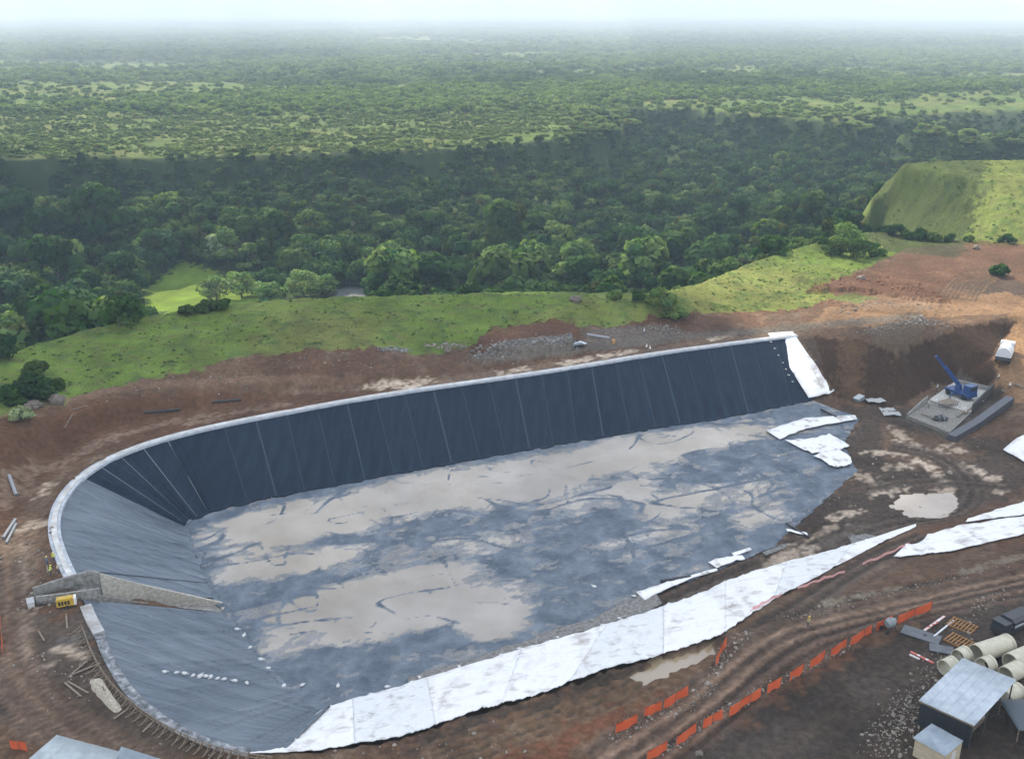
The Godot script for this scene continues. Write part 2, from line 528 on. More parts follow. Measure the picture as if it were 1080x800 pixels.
# round off the crease lines of a natural slope
func soften(area: PackedVector2Array, times: int) -> void:
	var b := bounds(area, 0.0)
	var n := gx.size()
	for t in times:
		var old := gh.duplicate()
		for j in range(b[2] + 3, b[3] - 3):
			for i in range(b[0] + 3, b[1] - 3):
				if t == 0 and not Geometry2D.is_point_in_polygon(Vector2(gx[i], gz[j]), area):
					continue
				var s := 0.0
				for k in [-2, 0, 2]:
					s += old[(j + k) * n + i - 2] + old[(j + k) * n + i] + old[(j + k) * n + i + 2]
				gh[j * n + i] = s / 9.0

# how wooded the plateau is at a place: below 0 pasture, above 0 wood
func land(x: float, z: float) -> float:
	return noise_a.get_noise_2d(x * 0.11 + 40.0, z * 0.26) + 0.45 * noise_b.get_noise_2d(x * 0.25, z * 0.5) + 0.14

func commit_ground() -> void:
	var nx := gx.size()
	var nz := gz.size()
	var v := PackedVector3Array()
	var nn := PackedVector3Array()
	v.resize(nx * nz)
	nn.resize(nx * nz)
	for j in nz:
		var ja := maxi(j - 1, 0)
		var jb := mini(j + 1, nz - 1)
		for i in nx:
			var at := j * nx + i
			var ia := maxi(i - 1, 0)
			var ib := mini(i + 1, nx - 1)
			v[at] = Vector3(gx[i], gh[at], gz[j])
			nn[at] = Vector3(-(gh[j * nx + ib] - gh[j * nx + ia]) / (gx[ib] - gx[ia]), 1.0, -(gh[jb * nx + i] - gh[ja * nx + i]) / (gz[jb] - gz[ja])).normalized()
	var lists: Array[PackedInt32Array] = [PackedInt32Array(), PackedInt32Array()]
	for j in nz - 1:
		for i in nx - 1:
			var a := j * nx + i
			var g := 1 if gveg[a] + gveg[a + 1] + gveg[a + nx] + gveg[a + nx + 1] >= 2 else 0
			lists[g].append_array(PackedInt32Array([a, a + 1, a + nx, a + 1, a + nx + 1, a + nx]))
	for g in 2:
		# keep only the vertices this cover uses
		var map := PackedInt32Array()
		map.resize(nx * nz)
		map.fill(-1)
		var vv := PackedVector3Array()
		var vn := PackedVector3Array()
		var vc := PackedColorArray()
		var ii := PackedInt32Array()
		ii.resize(lists[g].size())
		for k in lists[g].size():
			var at := lists[g][k]
			if map[at] < 0:
				map[at] = vv.size()
				vv.append(v[at])
				vn.append(nn[at])
				vc.append(gc[at] * (1.36 if g == 0 else 1.95))
			ii[k] = map[at]
		var arr := []
		arr.resize(Mesh.ARRAY_MAX)
		arr[Mesh.ARRAY_VERTEX] = vv
		arr[Mesh.ARRAY_NORMAL] = vn
		arr[Mesh.ARRAY_COLOR] = vc
		arr[Mesh.ARRAY_INDEX] = ii
		var m := ArrayMesh.new()
		m.add_surface_from_arrays(Mesh.PRIMITIVE_TRIANGLES, arr)
		var o := part("bare_earth_ground" if g == 0 else "grassland_terrain", m, ground_mat(g))
		o.set_meta("kind", "structure")
		o.set_meta("label", "bare brown earth of the construction site around the lined basin" if g == 0 else "green grass covered ground of the ridge, bluff, valley and far plain")
		o.set_meta("category", "ground")

func ground_mat(g: int) -> StandardMaterial3D:
	var m := StandardMaterial3D.new()
	m.vertex_color_use_as_albedo = true
	m.roughness = 0.85 if g == 0 else 0.95
	m.uv1_triplanar = true
	m.uv1_world_triplanar = true
	m.uv2_triplanar = true
	m.uv2_world_triplanar = true
	if g == 0:
		m.albedo_texture = noise_tex(5, 0.012, Color(0.62, 0.6, 0.58), Color(1, 1, 1), 1024, 7)
		m.uv1_scale = Vector3.ONE * 0.055
		m.heightmap_enabled = true
		m.heightmap_texture = noise_tex(9, 0.02, Color.BLACK, Color.WHITE, 1024, 7)
		m.heightmap_scale = 28.0
	else:
		m.albedo_texture = noise_tex(6, 0.03, Color(0.6, 0.64, 0.55), Color(1, 1, 1), 1024, 6)
		m.uv1_scale = Vector3.ONE * 0.06
		m.heightmap_enabled = true
		m.heightmap_texture = noise_tex(10, 0.035, Color.BLACK, Color.WHITE, 1024, 6)
		m.heightmap_scale = 60.0
	m.metallic_specular = 0.25
	m.detail_enabled = true
	m.detail_blend_mode = BaseMaterial3D.BLEND_MODE_MUL
	m.detail_uv_layer = BaseMaterial3D.DETAIL_UV_2
	m.detail_albedo = noise_tex(12, 0.008, Color(0.7, 0.68, 0.66), Color(1, 1, 1), 512, 4)
	m.uv2_scale = Vector3.ONE * 0.011
	return m

# ------------------------------------------------------------------ sky: bright tropical haze with broken cloud
func make_sky() -> PanoramaSkyMaterial:
	var w := 768
	var h := 384
	var im := Image.create(w, h, false, Image.FORMAT_RGBF)
	var f := FastNoiseLite.new()
	f.seed = 21
	f.frequency = 1.0
	f.fractal_octaves = 5
	for j in h:
		var el := PI * (0.5 - (j + 0.5) / h)
		for i in w:
			var az := TAU * (i + 0.5) / w
			var c := Color(0.80, 0.88, 0.97)
			if el > 0.0:
				var up := sin(el)
				var blue := Color(0.9, 0.94, 0.98).lerp(Color(0.38, 0.48, 0.68), 1.0 - pow(1.0 - up, 3.0))
				var flat_at := Vector2(cos(az), sin(az)) * cos(el) / (up + 0.22)
				var n := f.get_noise_2d(flat_at.x * 1.3 + 7.0, flat_at.y * 1.3)
				var k := smoothstep(-0.12, 0.16, n)
				var thick := f.get_noise_2d(flat_at.x * 1.3 + 57.0, flat_at.y * 1.3 + 9.0)
				var cloud := Color(1.12, 1.12, 1.12).lerp(Color(0.7, 0.71, 0.73), smoothstep(0.05, 0.45, n + thick * 0.5))
				c = blue.lerp(cloud, k * smoothstep(0.02, 0.2, up))
			else:
				c = Color(0.3, 0.32, 0.3)
			im.set_pixel(i, j, c)
	var m := PanoramaSkyMaterial.new()
	m.panorama = ImageTexture.create_from_image(im)
	return m

# ------------------------------------------------------------------ colours and marks of the works on the ground
func paint_site() -> void:
	var pale := Color(0.7, 0.59, 0.47)
	var brown := Color(0.2, 0.135, 0.088)
	var wet := Color(0.075, 0.058, 0.047)
	var grey := Color(0.13, 0.115, 0.1)
	var red := Color(0.165, 0.085, 0.052)
	var tan_ := Color(0.27, 0.17, 0.1)
	# bench road round the far and left side
	paint_line(smooth(pl([-65.6, -110.5, -70.5, -123.8, -77.7, -140, -83.1, -156.4, -85.5, -171.9, -82.1, -186.3, -71.7, -195.4, -57.3, -201.9, -42.4, -209.9, -25.9, -214.8, -8.9, -220.5, 9.1, -227.8, 28.2, -236.4, 48.5, -244.7, 70.2, -253.5])), 5.0, Color(0.235, 0.165, 0.115), 0.8, 1.5, -0.1)
	paint_line(smooth(pl([-101.6, -169.6, -97.3, -183.1, -87.6, -196.5, -70.4, -205.5, -51, -211.6, -34.5, -215.4])), 2.2, Color(0.25, 0.16, 0.11), 0.7, 0.8)
	for q in [pl([-86.9, -169, -84.3, -175.3, -81.8, -180.7, -79.1, -184.4]), pl([-83.1, -181.6, -77.7, -187.3]), pl([-80.4, -185.8, -73.3, -191.3, -68.5, -194.9, -61.1, -197]), pl([-66.6, -191.8, -56.8, -199.7, -49.4, -203]), pl([-32.3, -213.5, -26.1, -216, -19.3, -218.6]), pl([-25.7, -212.3, -20.6, -215.4]), pl([-2.2, -223.1, 2.7, -226.5]), pl([12.6, -229.9, 18.6, -233.5]), pl([22.3, -235.6, 30.5, -239.3]), pl([51.7, -248.6, 58.9, -253.5]), pl([-87.2, -160.8, -89, -167.8, -88.7, -171.1]), pl([-87.1, -154.6, -90.7, -164.6]), pl([-85.5, -160, -85.2, -162.3]), pl([-83.5, -160, -84, -163]), pl([-80.8, -146.2, -77.9, -150.1]), pl([-78.7, -141.5, -72.3, -128.9, -68.9, -121.4]), pl([-64.3, -112.5, -67.8, -119.1])]:
		paint_line(q, 2.6, pale, 0.85, 2.0, -0.02, 0.1)
	# left yard
	paint_area(pl([-67.4, -121.4, -59.4, -121.4, -49.7, -107.5, -39.3, -97.6, -30.5, -93.5, -42.2, -92.7, -54.7, -99.3, -62.6, -106.5]), Color(0.12, 0.1, 0.085), 0.75, 3.0)
	paint_area(pl([-62.3, -117.3, -57.1, -117.3, -55.9, -112.5, -61.6, -112.5]), Color(0.17, 0.16, 0.15), 0.7, 2.0)
	paint_line(pl([-60.6, -113.8, -56.8, -112.5]), 1.6, pale, 0.8, 1.2, 0.0, 0.1)
	paint_line(pl([-61.9, -108.9, -60.7, -110.1]), 1.6, pale, 0.8, 1.0, 0.0, 0.1)
	ruts(pl([-74.9, -119.1, -68.5, -112.5, -61.3, -103.7, -51.4, -96.7, -40.8, -92]), 2.2, wet, 0.6, 4)
	ruts(pl([-79.7, -134.3, -70.3, -119.1, -65.4, -110.5, -59.7, -102.8]), 2.2, wet, 0.5, 3)
	# earthworks of the upper right
	paint_area(pl([88.1, -272.7, 100.1, -298.9, 119.4, -316.9, 138.2, -342.8, 160.4, -356.4, 183.9, -348.7, 144.6, -268, 120.9, -268, 100.9, -263.4]), Color(0.15, 0.077, 0.048), 0.75, 2.0)
	paint_area(pl([132.7, -297, 151.3, -306.3, 158.6, -297, 149.3, -277.8, 137.5, -281.9]), wet, 0.8, 3.0)
	paint_area(pl([80.1, -257.9, 89.3, -276.2, 114.7, -279.2, 146.7, -289.4, 150.2, -279.2, 144.2, -266.8, 119.5, -264, 96.6, -257.9]), tan_ * 1.15, 0.85, 3.0)  # light tan crest, sunlight put into the earth colour
	paint_line(pl([14.3, -239.9, 39.5, -249.3, 60.3, -254.3, 79.2, -259.4, 93.2, -262.9, 110, -266.5]), 5.0, grey * 1.2, 0.8, 2.0)
	paint_area(pl([18.7, -252.6, 38.2, -258.5, 44.2, -255.9, 42.7, -246.1, 20.2, -238.4]), Color(0.16, 0.14, 0.12), 0.8, 2.0)
	for k in 9:
		var a := k * 0.9
		paint_line(smooth(pl([127, -308.7, 137.9, -317.4, 148.3, -323.9, 151.7, -317.4, 151.3, -306.3])), 0.8, wet, 0.0)
		var pts := smooth(pl([125.1, -285.1, 135.1, -302.7, 146.1, -313.6, 156.3, -317.4]))
		paint_line(shift(pts, a * 1.4), 0.7, wet, 0.55, 0.5, -0.3)
		paint_line(shift(pts, a * 1.4 + 0.7), 0.6, tan_, 0.5, 0.5, 0.25)
	paint_area(pl([86.1, -289.7, 100, -303.1, 109.7, -310.2, 118.5, -305.4, 124.8, -287.6, 124.8, -277.4, 115.5, -281.4, 103, -294.1]), red * 0.9, 0.85, 2.5, 1.1)
	paint_area(pl([90.7, -281.4, 109.4, -287.6, 122.1, -277.4, 117.6, -266, 103.2, -269.7, 97.7, -277.4]), Color(0.26, 0.17, 0.11), 0.7, 3.0, 0.7)
	paint_area(pl([93.9, -287.6, 103.4, -290.8, 106.5, -283.5, 99.4, -278.4, 94.8, -281.4]), Color(0.14, 0.2, 0.05), 0.8, 2.0)
	paint_area(pl([-9.2, -232.2, -4.9, -245.9, 5, -252.4, 15.1, -255.8, 17.7, -249.1, 14.2, -238.1, 4.7, -233.7]), red, 0.9, 2.0, 1.6)
	paint_area(pl([-9.9, -229.7, 0, -238.4, 14.5, -244.6, 19.5, -239.9, 16.4, -235.5, 4.6, -231.8, -6.8, -226.9]), Color(0.2, 0.18, 0.155), 0.9, 1.5, 1.0)
	# truck access at the right, with sunlight put into the light tan earth colour
	paint_area(pl([139.9, -270.8, 148.1, -280.2, 156.9, -280.2, 121.3, -209.6, 119.3, -225.5, 122.1, -239.2]), Color(0.36, 0.225, 0.125), 0.95, 1.5)
	# excavated slopes
	paint_area(pl([-102.4, -165.2, -98, -177.4, -91.9, -184.2, -86.1, -193.5, -69.3, -202.5, -50.2, -208.5, -29.7, -211.7, -14.9, -213.6, -14.6, -208.5, -28.7, -203.7, -47.4, -195.7, -64.8, -187.7, -80.2, -178.4, -83.7, -169.4, -84.3, -157.3, -81.7, -143.3, -87.4, -137.1]), Color(0.15, 0.075, 0.042), 0.75, 1.5)
	paint_area(pl([76, -251.3, 89.7, -249.6, 97.6, -242.5, 107.2, -249.2, 117.9, -254.5, 137.1, -261.7, 130.9, -255, 123.1, -244, 121.4, -237.5, 118.7, -235.4, 107.6, -240.2, 95.2, -226.3, 87.3, -223.2, 79.5, -231.4]), Color(0.058, 0.034, 0.02), 0.92, 0.8)  # this slope faces away from the sun; its shade is painted in
	paint_area(pl([91.5, -253.5, 96.9, -240.8, 111.5, -253.5, 109.8, -265.7]), Color(0.16, 0.125, 0.088), 0.7, 3.0, 0.8)
	paint_line(pl([91.4, -256.3, 84.8, -237.1, 80.1, -217.2]), 6.0, Color(0.18, 0.11, 0.06), 0.5, 3.0)
	# muddy floor at the right end
	paint_area(pl([78, -226.5, 95.7, -224.6, 99.4, -206.2, 107.6, -201, 106.8, -186.6, 102.6, -178, 83.6, -168.1, 73.7, -165.5, 60.6, -157.4, 45.1, -149.4, 24.1, -137.8, 14.7, -133.8, 21.6, -141.9, 35.8, -150.9, 47.6, -159.1, 55.6, -170, 70.9, -186.6, 71.4, -201, 79.9, -214.5]), Color(0.1, 0.076, 0.06), 0.9, 3.0)
	paint_area(pl([51.5, -167.6, 61.8, -178.6, 79.9, -182, 73.8, -170.6, 59, -163.2]), wet * 1.1, 0.7, 3.0)
	paint_area(pl([85.4, -214.5, 96.9, -205.2, 101.3, -196, 89.3, -186.6, 79, -196]), Color(0.19, 0.125, 0.08), 0.8, 3.0)
	for q in [pl([87.5, -211.3, 87.2, -201.7, 92.2, -198.7]), pl([77, -199.2, 82.6, -197.7]), pl([86.1, -194.5, 87.6, -187.1, 86, -178.4]), pl([79.2, -190.7, 86.8, -192.6]), pl([71.5, -188.4, 73.7, -183.5]), pl([93.8, -190.3, 97.1, -184.4, 95.5, -178]), pl([60.7, -168.7, 65.1, -171.4]), pl([53.1, -160.7, 59.6, -165]), pl([95.4, -201.5, 96.2, -198.4]), pl([71.1, -178.6, 77.5, -180.7])]:
		paint_line(q, 2.6, pale, 0.8, 2.2, -0.03, 0.25)
	ruts(pl([56.5, -160.5, 71.1, -168.1, 80, -168.1, 88.7, -176, 91.3, -186.6, 90.1, -196, 82.8, -201]), 2.3, wet, 0.7, 4)
	ruts(pl([69.5, -182.2, 81.6, -186.6, 90.4, -184.4, 98.6, -181.4]), 2.3, wet, 0.6, 3)
	ruts(pl([22.8, -138.9, 35.2, -147.8, 48.4, -155.8, 58.8, -162.6]), 2.3, wet, 0.6, 4)
	paint_line(pl([16.2, -133.8, 27.7, -141.1, 41.9, -149.4, 53.9, -157.4, 64.1, -165.5]), 2.5, grey * 1.5, 0.6, 2.0)
	paint_line(pl([45.9, -152.5, 52.2, -157.4]), 4.0, pale, 0.7, 2.0, 0.0, 0.2)
	# near bank
	paint_area(pl([-6.5, -93.2, 2.3, -102.4, 12.2, -108.6, 20.1, -112.3, 28.5, -117, 28, -111, 18.7, -102.4, 11.1, -96.4, 5.4, -91.7]), Color(0.19, 0.118, 0.07), 0.8, 2.0)
	paint_area(pl([-4.3, -91.4, 6.9, -99.8, 16.6, -104.2, 22.8, -106.1, 18.4, -100.6, 11.1, -95.6, 6.4, -91.4]), Color(0.2, 0.075, 0.04), 0.75, 2.5, 0.0, 0.35)
	for k in 7:
		paint_line(shift(smooth(pl([-7.5, -92.3, 2.3, -97.7, 9.3, -101.9, 18.2, -107.5])), -k * 1.3 + 1.0), 0.6, wet * 1.2, 0.8, 0.8, -0.28)
		paint_line(shift(smooth(pl([-7.5, -92.3, 2.3, -97.7, 9.3, -101.9, 18.2, -107.5])), -k * 1.3 + 1.6), 0.5, Color(0.24, 0.16, 0.1), 0.6, 0.8, 0.12)
	paint_line(pl([-12.1, -94.7, -4.6, -99.6, 3.5, -102.8, 12.2, -107.9, 20, -111.9, 29.2, -116.9]), 1.6, wet, 0.8, 1.2, -0.1)
	# haul road and yard
	paint_area(pl([8.5, -91.2, 20.9, -101.9, 29.5, -112.5, 38.7, -121.4, 50, -127.6, 66.1, -132.9, 81.8, -138.5, 78.1, -131, 60.4, -123.8, 48.4, -116.4, 37.9, -108.9, 30.6, -103.7, 16.3, -93.5, 12.8, -90.9]), Color(0.15, 0.1, 0.072), 0.95, 2.0)
	paint_area(pl([16, -90.9, 30.1, -101.4, 37.4, -106.9, 48.5, -114.7, 59.4, -121.4, 76.8, -128.4, 89.5, -123.8, 69.6, -89.7]), Color(0.062, 0.05, 0.042), 0.88, 3.0)
	paint_area(pl([19.1, -90.5, 29.6, -99.3, 40.9, -106.5, 48.3, -110.5, 50.5, -106.5, 43.3, -99.3, 36.2, -90.9]), Color(0.055, 0.047, 0.042), 0.7, 4.0)
	ruts(pl([10.7, -91.8, 21.3, -100.7, 30.3, -110.5, 37.8, -118, 48.8, -123.8, 64.7, -129.4, 79.7, -134.3]), 2.2, wet, 0.9, 7)
	ruts(pl([10.6, -90.9, 18, -97.6, 24.7, -103.7, 29.1, -107.5]), 2.2, red * 1.1, 0.6, 5)
	ruts(pl([25.7, -102.8, 31.6, -108.1, 41.3, -116.4, 57.7, -125.8, 79.4, -133.7]), 2.2, Color(0.1, 0.062, 0.042), 0.7, 6)
	ruts(pl([33.9, -116.8, 42.9, -126, 54.1, -139.3, 63.9, -150, 73.8, -156.8]), 2.2, wet, 0.7, 5)
	paint_line(pl([34.6, -120.2, 42.7, -125.5, 51, -130, 61.1, -134.3, 69.4, -136.8]), 1.4, wet, 0.9, 1.0, -0.35)
	paint_line(pl([46.3, -128.5, 52.2, -131.6, 59.6, -134]), 1.6, Color(0.3, 0.26, 0.2), 0.8, 1.0, -0.1, 0.1)
	paint_line(pl([71.5, -138.2, 82.7, -142.9]), 2.2, Color(0.3, 0.25, 0.19), 0.8, 1.2, 0.0, 0.1)
	paint_area(pl([43.9, -120.6, 54.6, -128.4, 66.1, -132.6, 65, -130, 53.1, -124.2, 46, -118.8]), Color(0.17, 0.105, 0.06), 0.7, 2.0)
	ruts(pl([23.4, -90.9, 35.3, -99.3, 47.3, -107.5, 56.5, -112.5]), 2.0, wet, 0.4, 4)
	# tracks over the right-hand grass
	for s in [-0.9, 0.9]:
		paint_line(shift(smooth(pl([68.1, -273.2, 75.9, -283.2, 87.7, -296.2, 92.4, -307.9])), s), 0.9, Color(0.1, 0.12, 0.04), 0.7, 0.6)
	# ground lowered for the inlet channel, the concrete bay and for the pools
	paint_line(pl([-70.8, -126.8, -60.9, -130.5]), 6.0, grey, 1.0, 0.2, -0.6)
	paint_area(pl([90.3, -217.4, 97.3, -203.1, 121.4, -230.9, 115.9, -244.6]), grey, 0.8, 0.3, -0.25)
	paint_area(pl([73.1, -173.7, 77.7, -178.6, 83.5, -179, 88.1, -179.9, 85.8, -172.6, 82.1, -168.7, 75.8, -168.7]), Color(0.36, 0.29, 0.22), 0.9, 0.7, -0.75)
	paint_area(pl([15.7, -108.8, 18.8, -112, 24.9, -114.5, 27.8, -116.7, 26.9, -113.7, 21.6, -110, 18.3, -108, 16.7, -106.8]), Color(0.32, 0.25, 0.17), 0.9, 0.6, -0.75)
	paint_area(pl([-75.5, -396.1, -79.4, -418.5, -69.6, -426.5, -60.2, -418.5, -57.3, -396.1]), Color(0.1, 0.1, 0.08), 0.9, 1.0, -1.0)
	paint_area(pl([129.9, -375.1, 178.2, -472.3, 197.1, -457.9, 190.6, -408.1, 149.7, -329.4, 129.6, -340.2]), Color(0.055, 0.07, 0.03), 0.75, 4.0)  # bluff left face painted dark, for its shade as well as its shrubs
	# meadow behind the ridge, its sunlight painted as a brighter green
	paint_area(pl([-146.2, -380.8, -157.8, -418.8, -151.8, -449.4, -130.7, -438.8, -102.1, -406.4, -96.5, -375.5, -123.7, -370.4]), Color(0.2, 0.3, 0.035), 0.9, 5.0)
	for k in 8:
		ruts(shift(pl([10.7, -91.8, 21.3, -100.7, 30.3, -110.5, 37.8, -118, 48.8, -123.8, 64.7, -129.4, 79.7, -134.3]), rng.randf_range(-3.5, 3.5)), 2.2, Color(0.07, 0.05, 0.04) if k % 2 else Color(0.2, 0.14, 0.1), 0.7, 1)
	for k in 5:
		ruts(shift(pl([-80.8, -146.2, -72, -128.9, -67.3, -116.9, -60.2, -106.5, -49.5, -97.6, -37.6, -91.8]), rng.randf_range(-3.0, 3.0)), 2.2, Color(0.07, 0.05, 0.04) if k % 2 else Color(0.2, 0.14, 0.1), 0.6, 1)
	paint_line(pl([-62.9, -132.9, -58.2, -136.9, -51.6, -138.6, -45.5, -138]), 4.4, Color(0.2, 0.19, 0.17), 1.0, 0.1, -5.0)
	paint_area(pl([71.2, -271.2, 80.8, -273, 77.6, -220.5, 67.8, -215.7]), grey, 0.3, 0.2, -0.7)

# ------------------------------------------------------------------ the lined basin
func along(pts: PackedVector2Array, keys: PackedFloat32Array, t: float) -> Vector2:
	var i := clampi(keys.bsearch(t, false) - 1, 0, pts.size() - 2)
	return pts[i].lerp(pts[i + 1], clampf((t - keys[i]) / (keys[i + 1] - keys[i]), 0, 1))

# a sheet from a grid of points; rows run across, columns down
func sheet(rows: int, cols: int, at: Callable, thick := 0.0) -> ArrayMesh:
	var st := SurfaceTool.new()
	st.begin(Mesh.PRIMITIVE_TRIANGLES)
	var p: Array[Vector3] = []
	for i in rows + 1:
		for j in cols + 1:
			p.append(at.call(float(i) / rows, float(j) / cols))
	var n := cols + 1
	for v in p:
		st.add_vertex(v)
	for i in rows:
		for j in cols:
			var a := i * n + j
			for k in [a, a + n, a + 1, a + 1, a + n, a + n + 1]:
				st.add_index(k)
	if thick > 0.0:
		var rim: Array[int] = []
		for j in cols:
			rim.append(j)
		for i in rows:
			rim.append(i * n + cols)
		for j in cols:
			rim.append(rows * n + cols - j)
		for i in rows:
			rim.append((rows - i) * n)
		var base := p.size()
		for k in rim:
			st.add_vertex(p[k])
			st.add_vertex(p[k] - Vector3(0, thick, 0))
		for k in rim.size():
			var a := base + k * 2
			var b := base + ((k + 1) % rim.size()) * 2
			for q in [a, b, a + 1, b, b + 1, a + 1]:
				st.add_index(q)
	st.generate_normals()
	return st.commit()

# folds that stand up in the loose membrane
func fold(x: float, z: float) -> float:
	var w := 5.0 * noise_a.get_noise_2d(x * 2.5, z * 2.5)
	var a := 1.0 - absf(noise_ridge.get_noise_2d((x + w) * 0.7 + (z) * 0.5, (z - w) * 2.0))
	var b := 1.0 - absf(noise_ridge.get_noise_2d((x - w) * 1.7 + 300.0, (z + w) * 1.2 - x * 0.6))
	return 0.36 * pow(maxf(a, 0.0), 26.0) * clampf(0.5 + noise_b.get_noise_2d(x + 70.0, z) * 2.5, 0, 1) + 0.3 * pow(maxf(b, 0.0), 30.0) * clampf(0.4 + noise_b.get_noise_2d(x, z + 70.0) * 2.5, 0, 1)

func liner_mat(called: String, c: Color, rough: float, relief := 26.0, streak := Vector3(0.05, 0.05, 0.05)) -> StandardMaterial3D:
	var m := mat(called, c, rough, noise_tex(31, 0.006, Color(0.62, 0.65, 0.69), Color(1, 1, 1), 512, 6), 0.05)
	m.uv1_scale = streak
	m.heightmap_enabled = true
	var crumple: NoiseTexture2D = noise_tex(32, 0.012, Color.BLACK, Color.WHITE, 512, 4)
	crumple.noise.fractal_type = FastNoiseLite.FRACTAL_RIDGED
	m.heightmap_texture = crumple
	m.heightmap_scale = relief
	m.metallic_specular = 0.22
	return m

func build_liner() -> void:
	# matching crest and toe points by their place along the edge
	var keys := PackedFloat32Array([0.0])
	for i in range(1, crest.size()):
		keys.append(keys[i - 1] + maxf(crest[i].distance_to(crest[i - 1]), 0.6 * toe[i].distance_to(toe[i - 1])))
	var cr := crest
	var tr := toe
	var total := keys[keys.size() - 1]
	var k_corner := keys[7]
	var k_left := keys[11]
	var k_in := keys[13] - 2.7
	var k_out := keys[14]
	var far := [liner_mat("far_liner_a", Color(0.014, 0.03, 0.056), 0.6, 17.0, Vector3(0.16, 0.03, 0.03)), liner_mat("far_liner_b", Color(0.018, 0.035, 0.062), 0.6, 17.0, Vector3(0.16, 0.03, 0.03)), liner_mat("far_liner_c", Color(0.016, 0.032, 0.058), 0.58, 17.0, Vector3(0.16, 0.03, 0.03))]  # far slope shade painted in: same membrane as the sides, much darker
	var near := [liner_mat("side_liner_a", Color(0.26, 0.3, 0.34), 0.55, 30.0, Vector3(0.025, 0.03, 0.2)), liner_mat("side_liner_b", Color(0.28, 0.32, 0.36), 0.55, 30.0, Vector3(0.025, 0.03, 0.2)), liner_mat("side_liner_c", Color(0.245, 0.285, 0.325), 0.5, 30.0, Vector3(0.025, 0.03, 0.2))]  # left side painted lighter, for dust and for the sky it reflects
	var seam_m := mat("seam_dust", Color(0.026, 0.045, 0.072), 0.8)
	var seam_dark := mat("seam_dark", Color(0.016, 0.028, 0.046), 0.7)
	var side_seam := mat("side_seam", Color(0.2, 0.225, 0.25), 0.8)
	var runs := [
		["far_slope_liner", "dark blue grey membrane liner on the long far slope, ruled with straight seams", 0.0, k_corner],
		["corner_slope_liner", "membrane liner fanning round the far left corner of the basin with radiating folds", k_corner, k_left],
		["side_slope_liner", "dusty grey membrane liner on the left slope above the concrete inlet channel", k_left, k_in],
		["side_slope_liner", "smooth grey membrane liner below the concrete inlet channel, crossed by white sandbags", k_out, total]]
	for r in runs.size():
		var run: Array = runs[r]
		var t := thing(run[0], run[1], "liner")
		var span: float = run[3] - run[2]
		var n := maxi(1, roundi(span / (6.6 if r == 0 else 5.2)))
		for k in n:
			var s0: float = run[2] + span * k / n
			var s1: float = run[2] + span * (k + 1) / n
			var lift := 0.012 if k % 2 else 0.0
			var folds := 1.9 if r == 1 else (0.5 if r == 0 else 1.5)
			var at := func(u: float, v: float) -> Vector3:
				var s: float = lerpf(s0 - 0.04, s1 + 0.04, u)
				var c := along(cr, keys, s)
				var b := along(tr, keys, s)
				var p := c.lerp(b, v)
				var ripple := noise_c.get_noise_2d(s * 1.6, v * 6.0 + 20.0 * r)
				var line_fold := pow(maxf(0.0, 1.0 - absf(noise_ridge.get_noise_2d(s * (6.0 if r == 1 else 4.5), v * 1.4 + 50.0 * r))), 16.0)
				return Vector3(p.x, -10.0 * v + 0.1 + lift + folds * (0.1 * ripple + 0.26 * line_fold * smoothstep(0.0, 0.25, v)) + 0.16 * smoothstep(0.95, 0.985, v) * (0.6 + 0.6 * noise_b.get_noise_2d(s * 5.0, 7.0)), p.y)
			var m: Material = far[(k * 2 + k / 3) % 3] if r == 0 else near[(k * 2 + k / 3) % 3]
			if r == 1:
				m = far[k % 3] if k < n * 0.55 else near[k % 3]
			var pn := part("liner_panel", sheet(26 if r > 0 else 8, 26, at), m, t)
			if k > 0 and (r < 2 or k % 3 == 0):
				var sw := 0.16 if (k % 3 == 0 and r == 0) else 0.07
				var seam := func(u: float, v: float) -> Vector3:
					var q: Vector3 = at.call((u - 0.5) * sw / (s1 - s0) * 2.0, v)
					return q + Vector3(0, 0.03, 0.0)
				part("seam", sheet(2, 26, seam), (seam_m if (k % 3 == 0) else seam_dark) if r == 0 else side_seam, pn)
	# the loose fold that runs along the foot of the slopes
	for q in [[0, 8, far[1], "dark loose fold of membrane along the foot of the far slope"], [8, 13, near[0], "loose grey fold of membrane along the foot of the left slope above the channel"], [15, 20, near[1], "loose grey fold of membrane along the foot of the left slope below the channel"]]:
		var foot := smooth(toe.slice(q[0], q[1] + 1), 2)
		var wander := PackedVector2Array()
		for i in foot.size() - 1:
			for k in 8:
				var w: Vector2 = foot[i].lerp(foot[i + 1], k / 8.0)
				wander.append(w + Vector2(noise_b.get_noise_2d(w.x * 4.0, w.y * 4.0), noise_b.get_noise_2d(w.y * 4.0, w.x * 4.0 + 50.0)) * 0.9)
		var roll := part("membrane_fold", ribbon(wander, 0.42, func(p): return -9.72 + 0.16 * noise_c.get_noise_2d(p.x * 3.0, p.y * 3.0), 0.5, 1), q[2])
		tag(roll, q[3], "liner")
	# floor membrane under shallow muddy water
	var x0 := -63.0
	var z0 := -233.0
	var step := 0.42
	var nx := int(145.0 / step)
	var nz := int(121.0 / step)
	var st := SurfaceTool.new()
	st.begin(Mesh.PRIMITIVE_TRIANGLES)
	var ids := {}
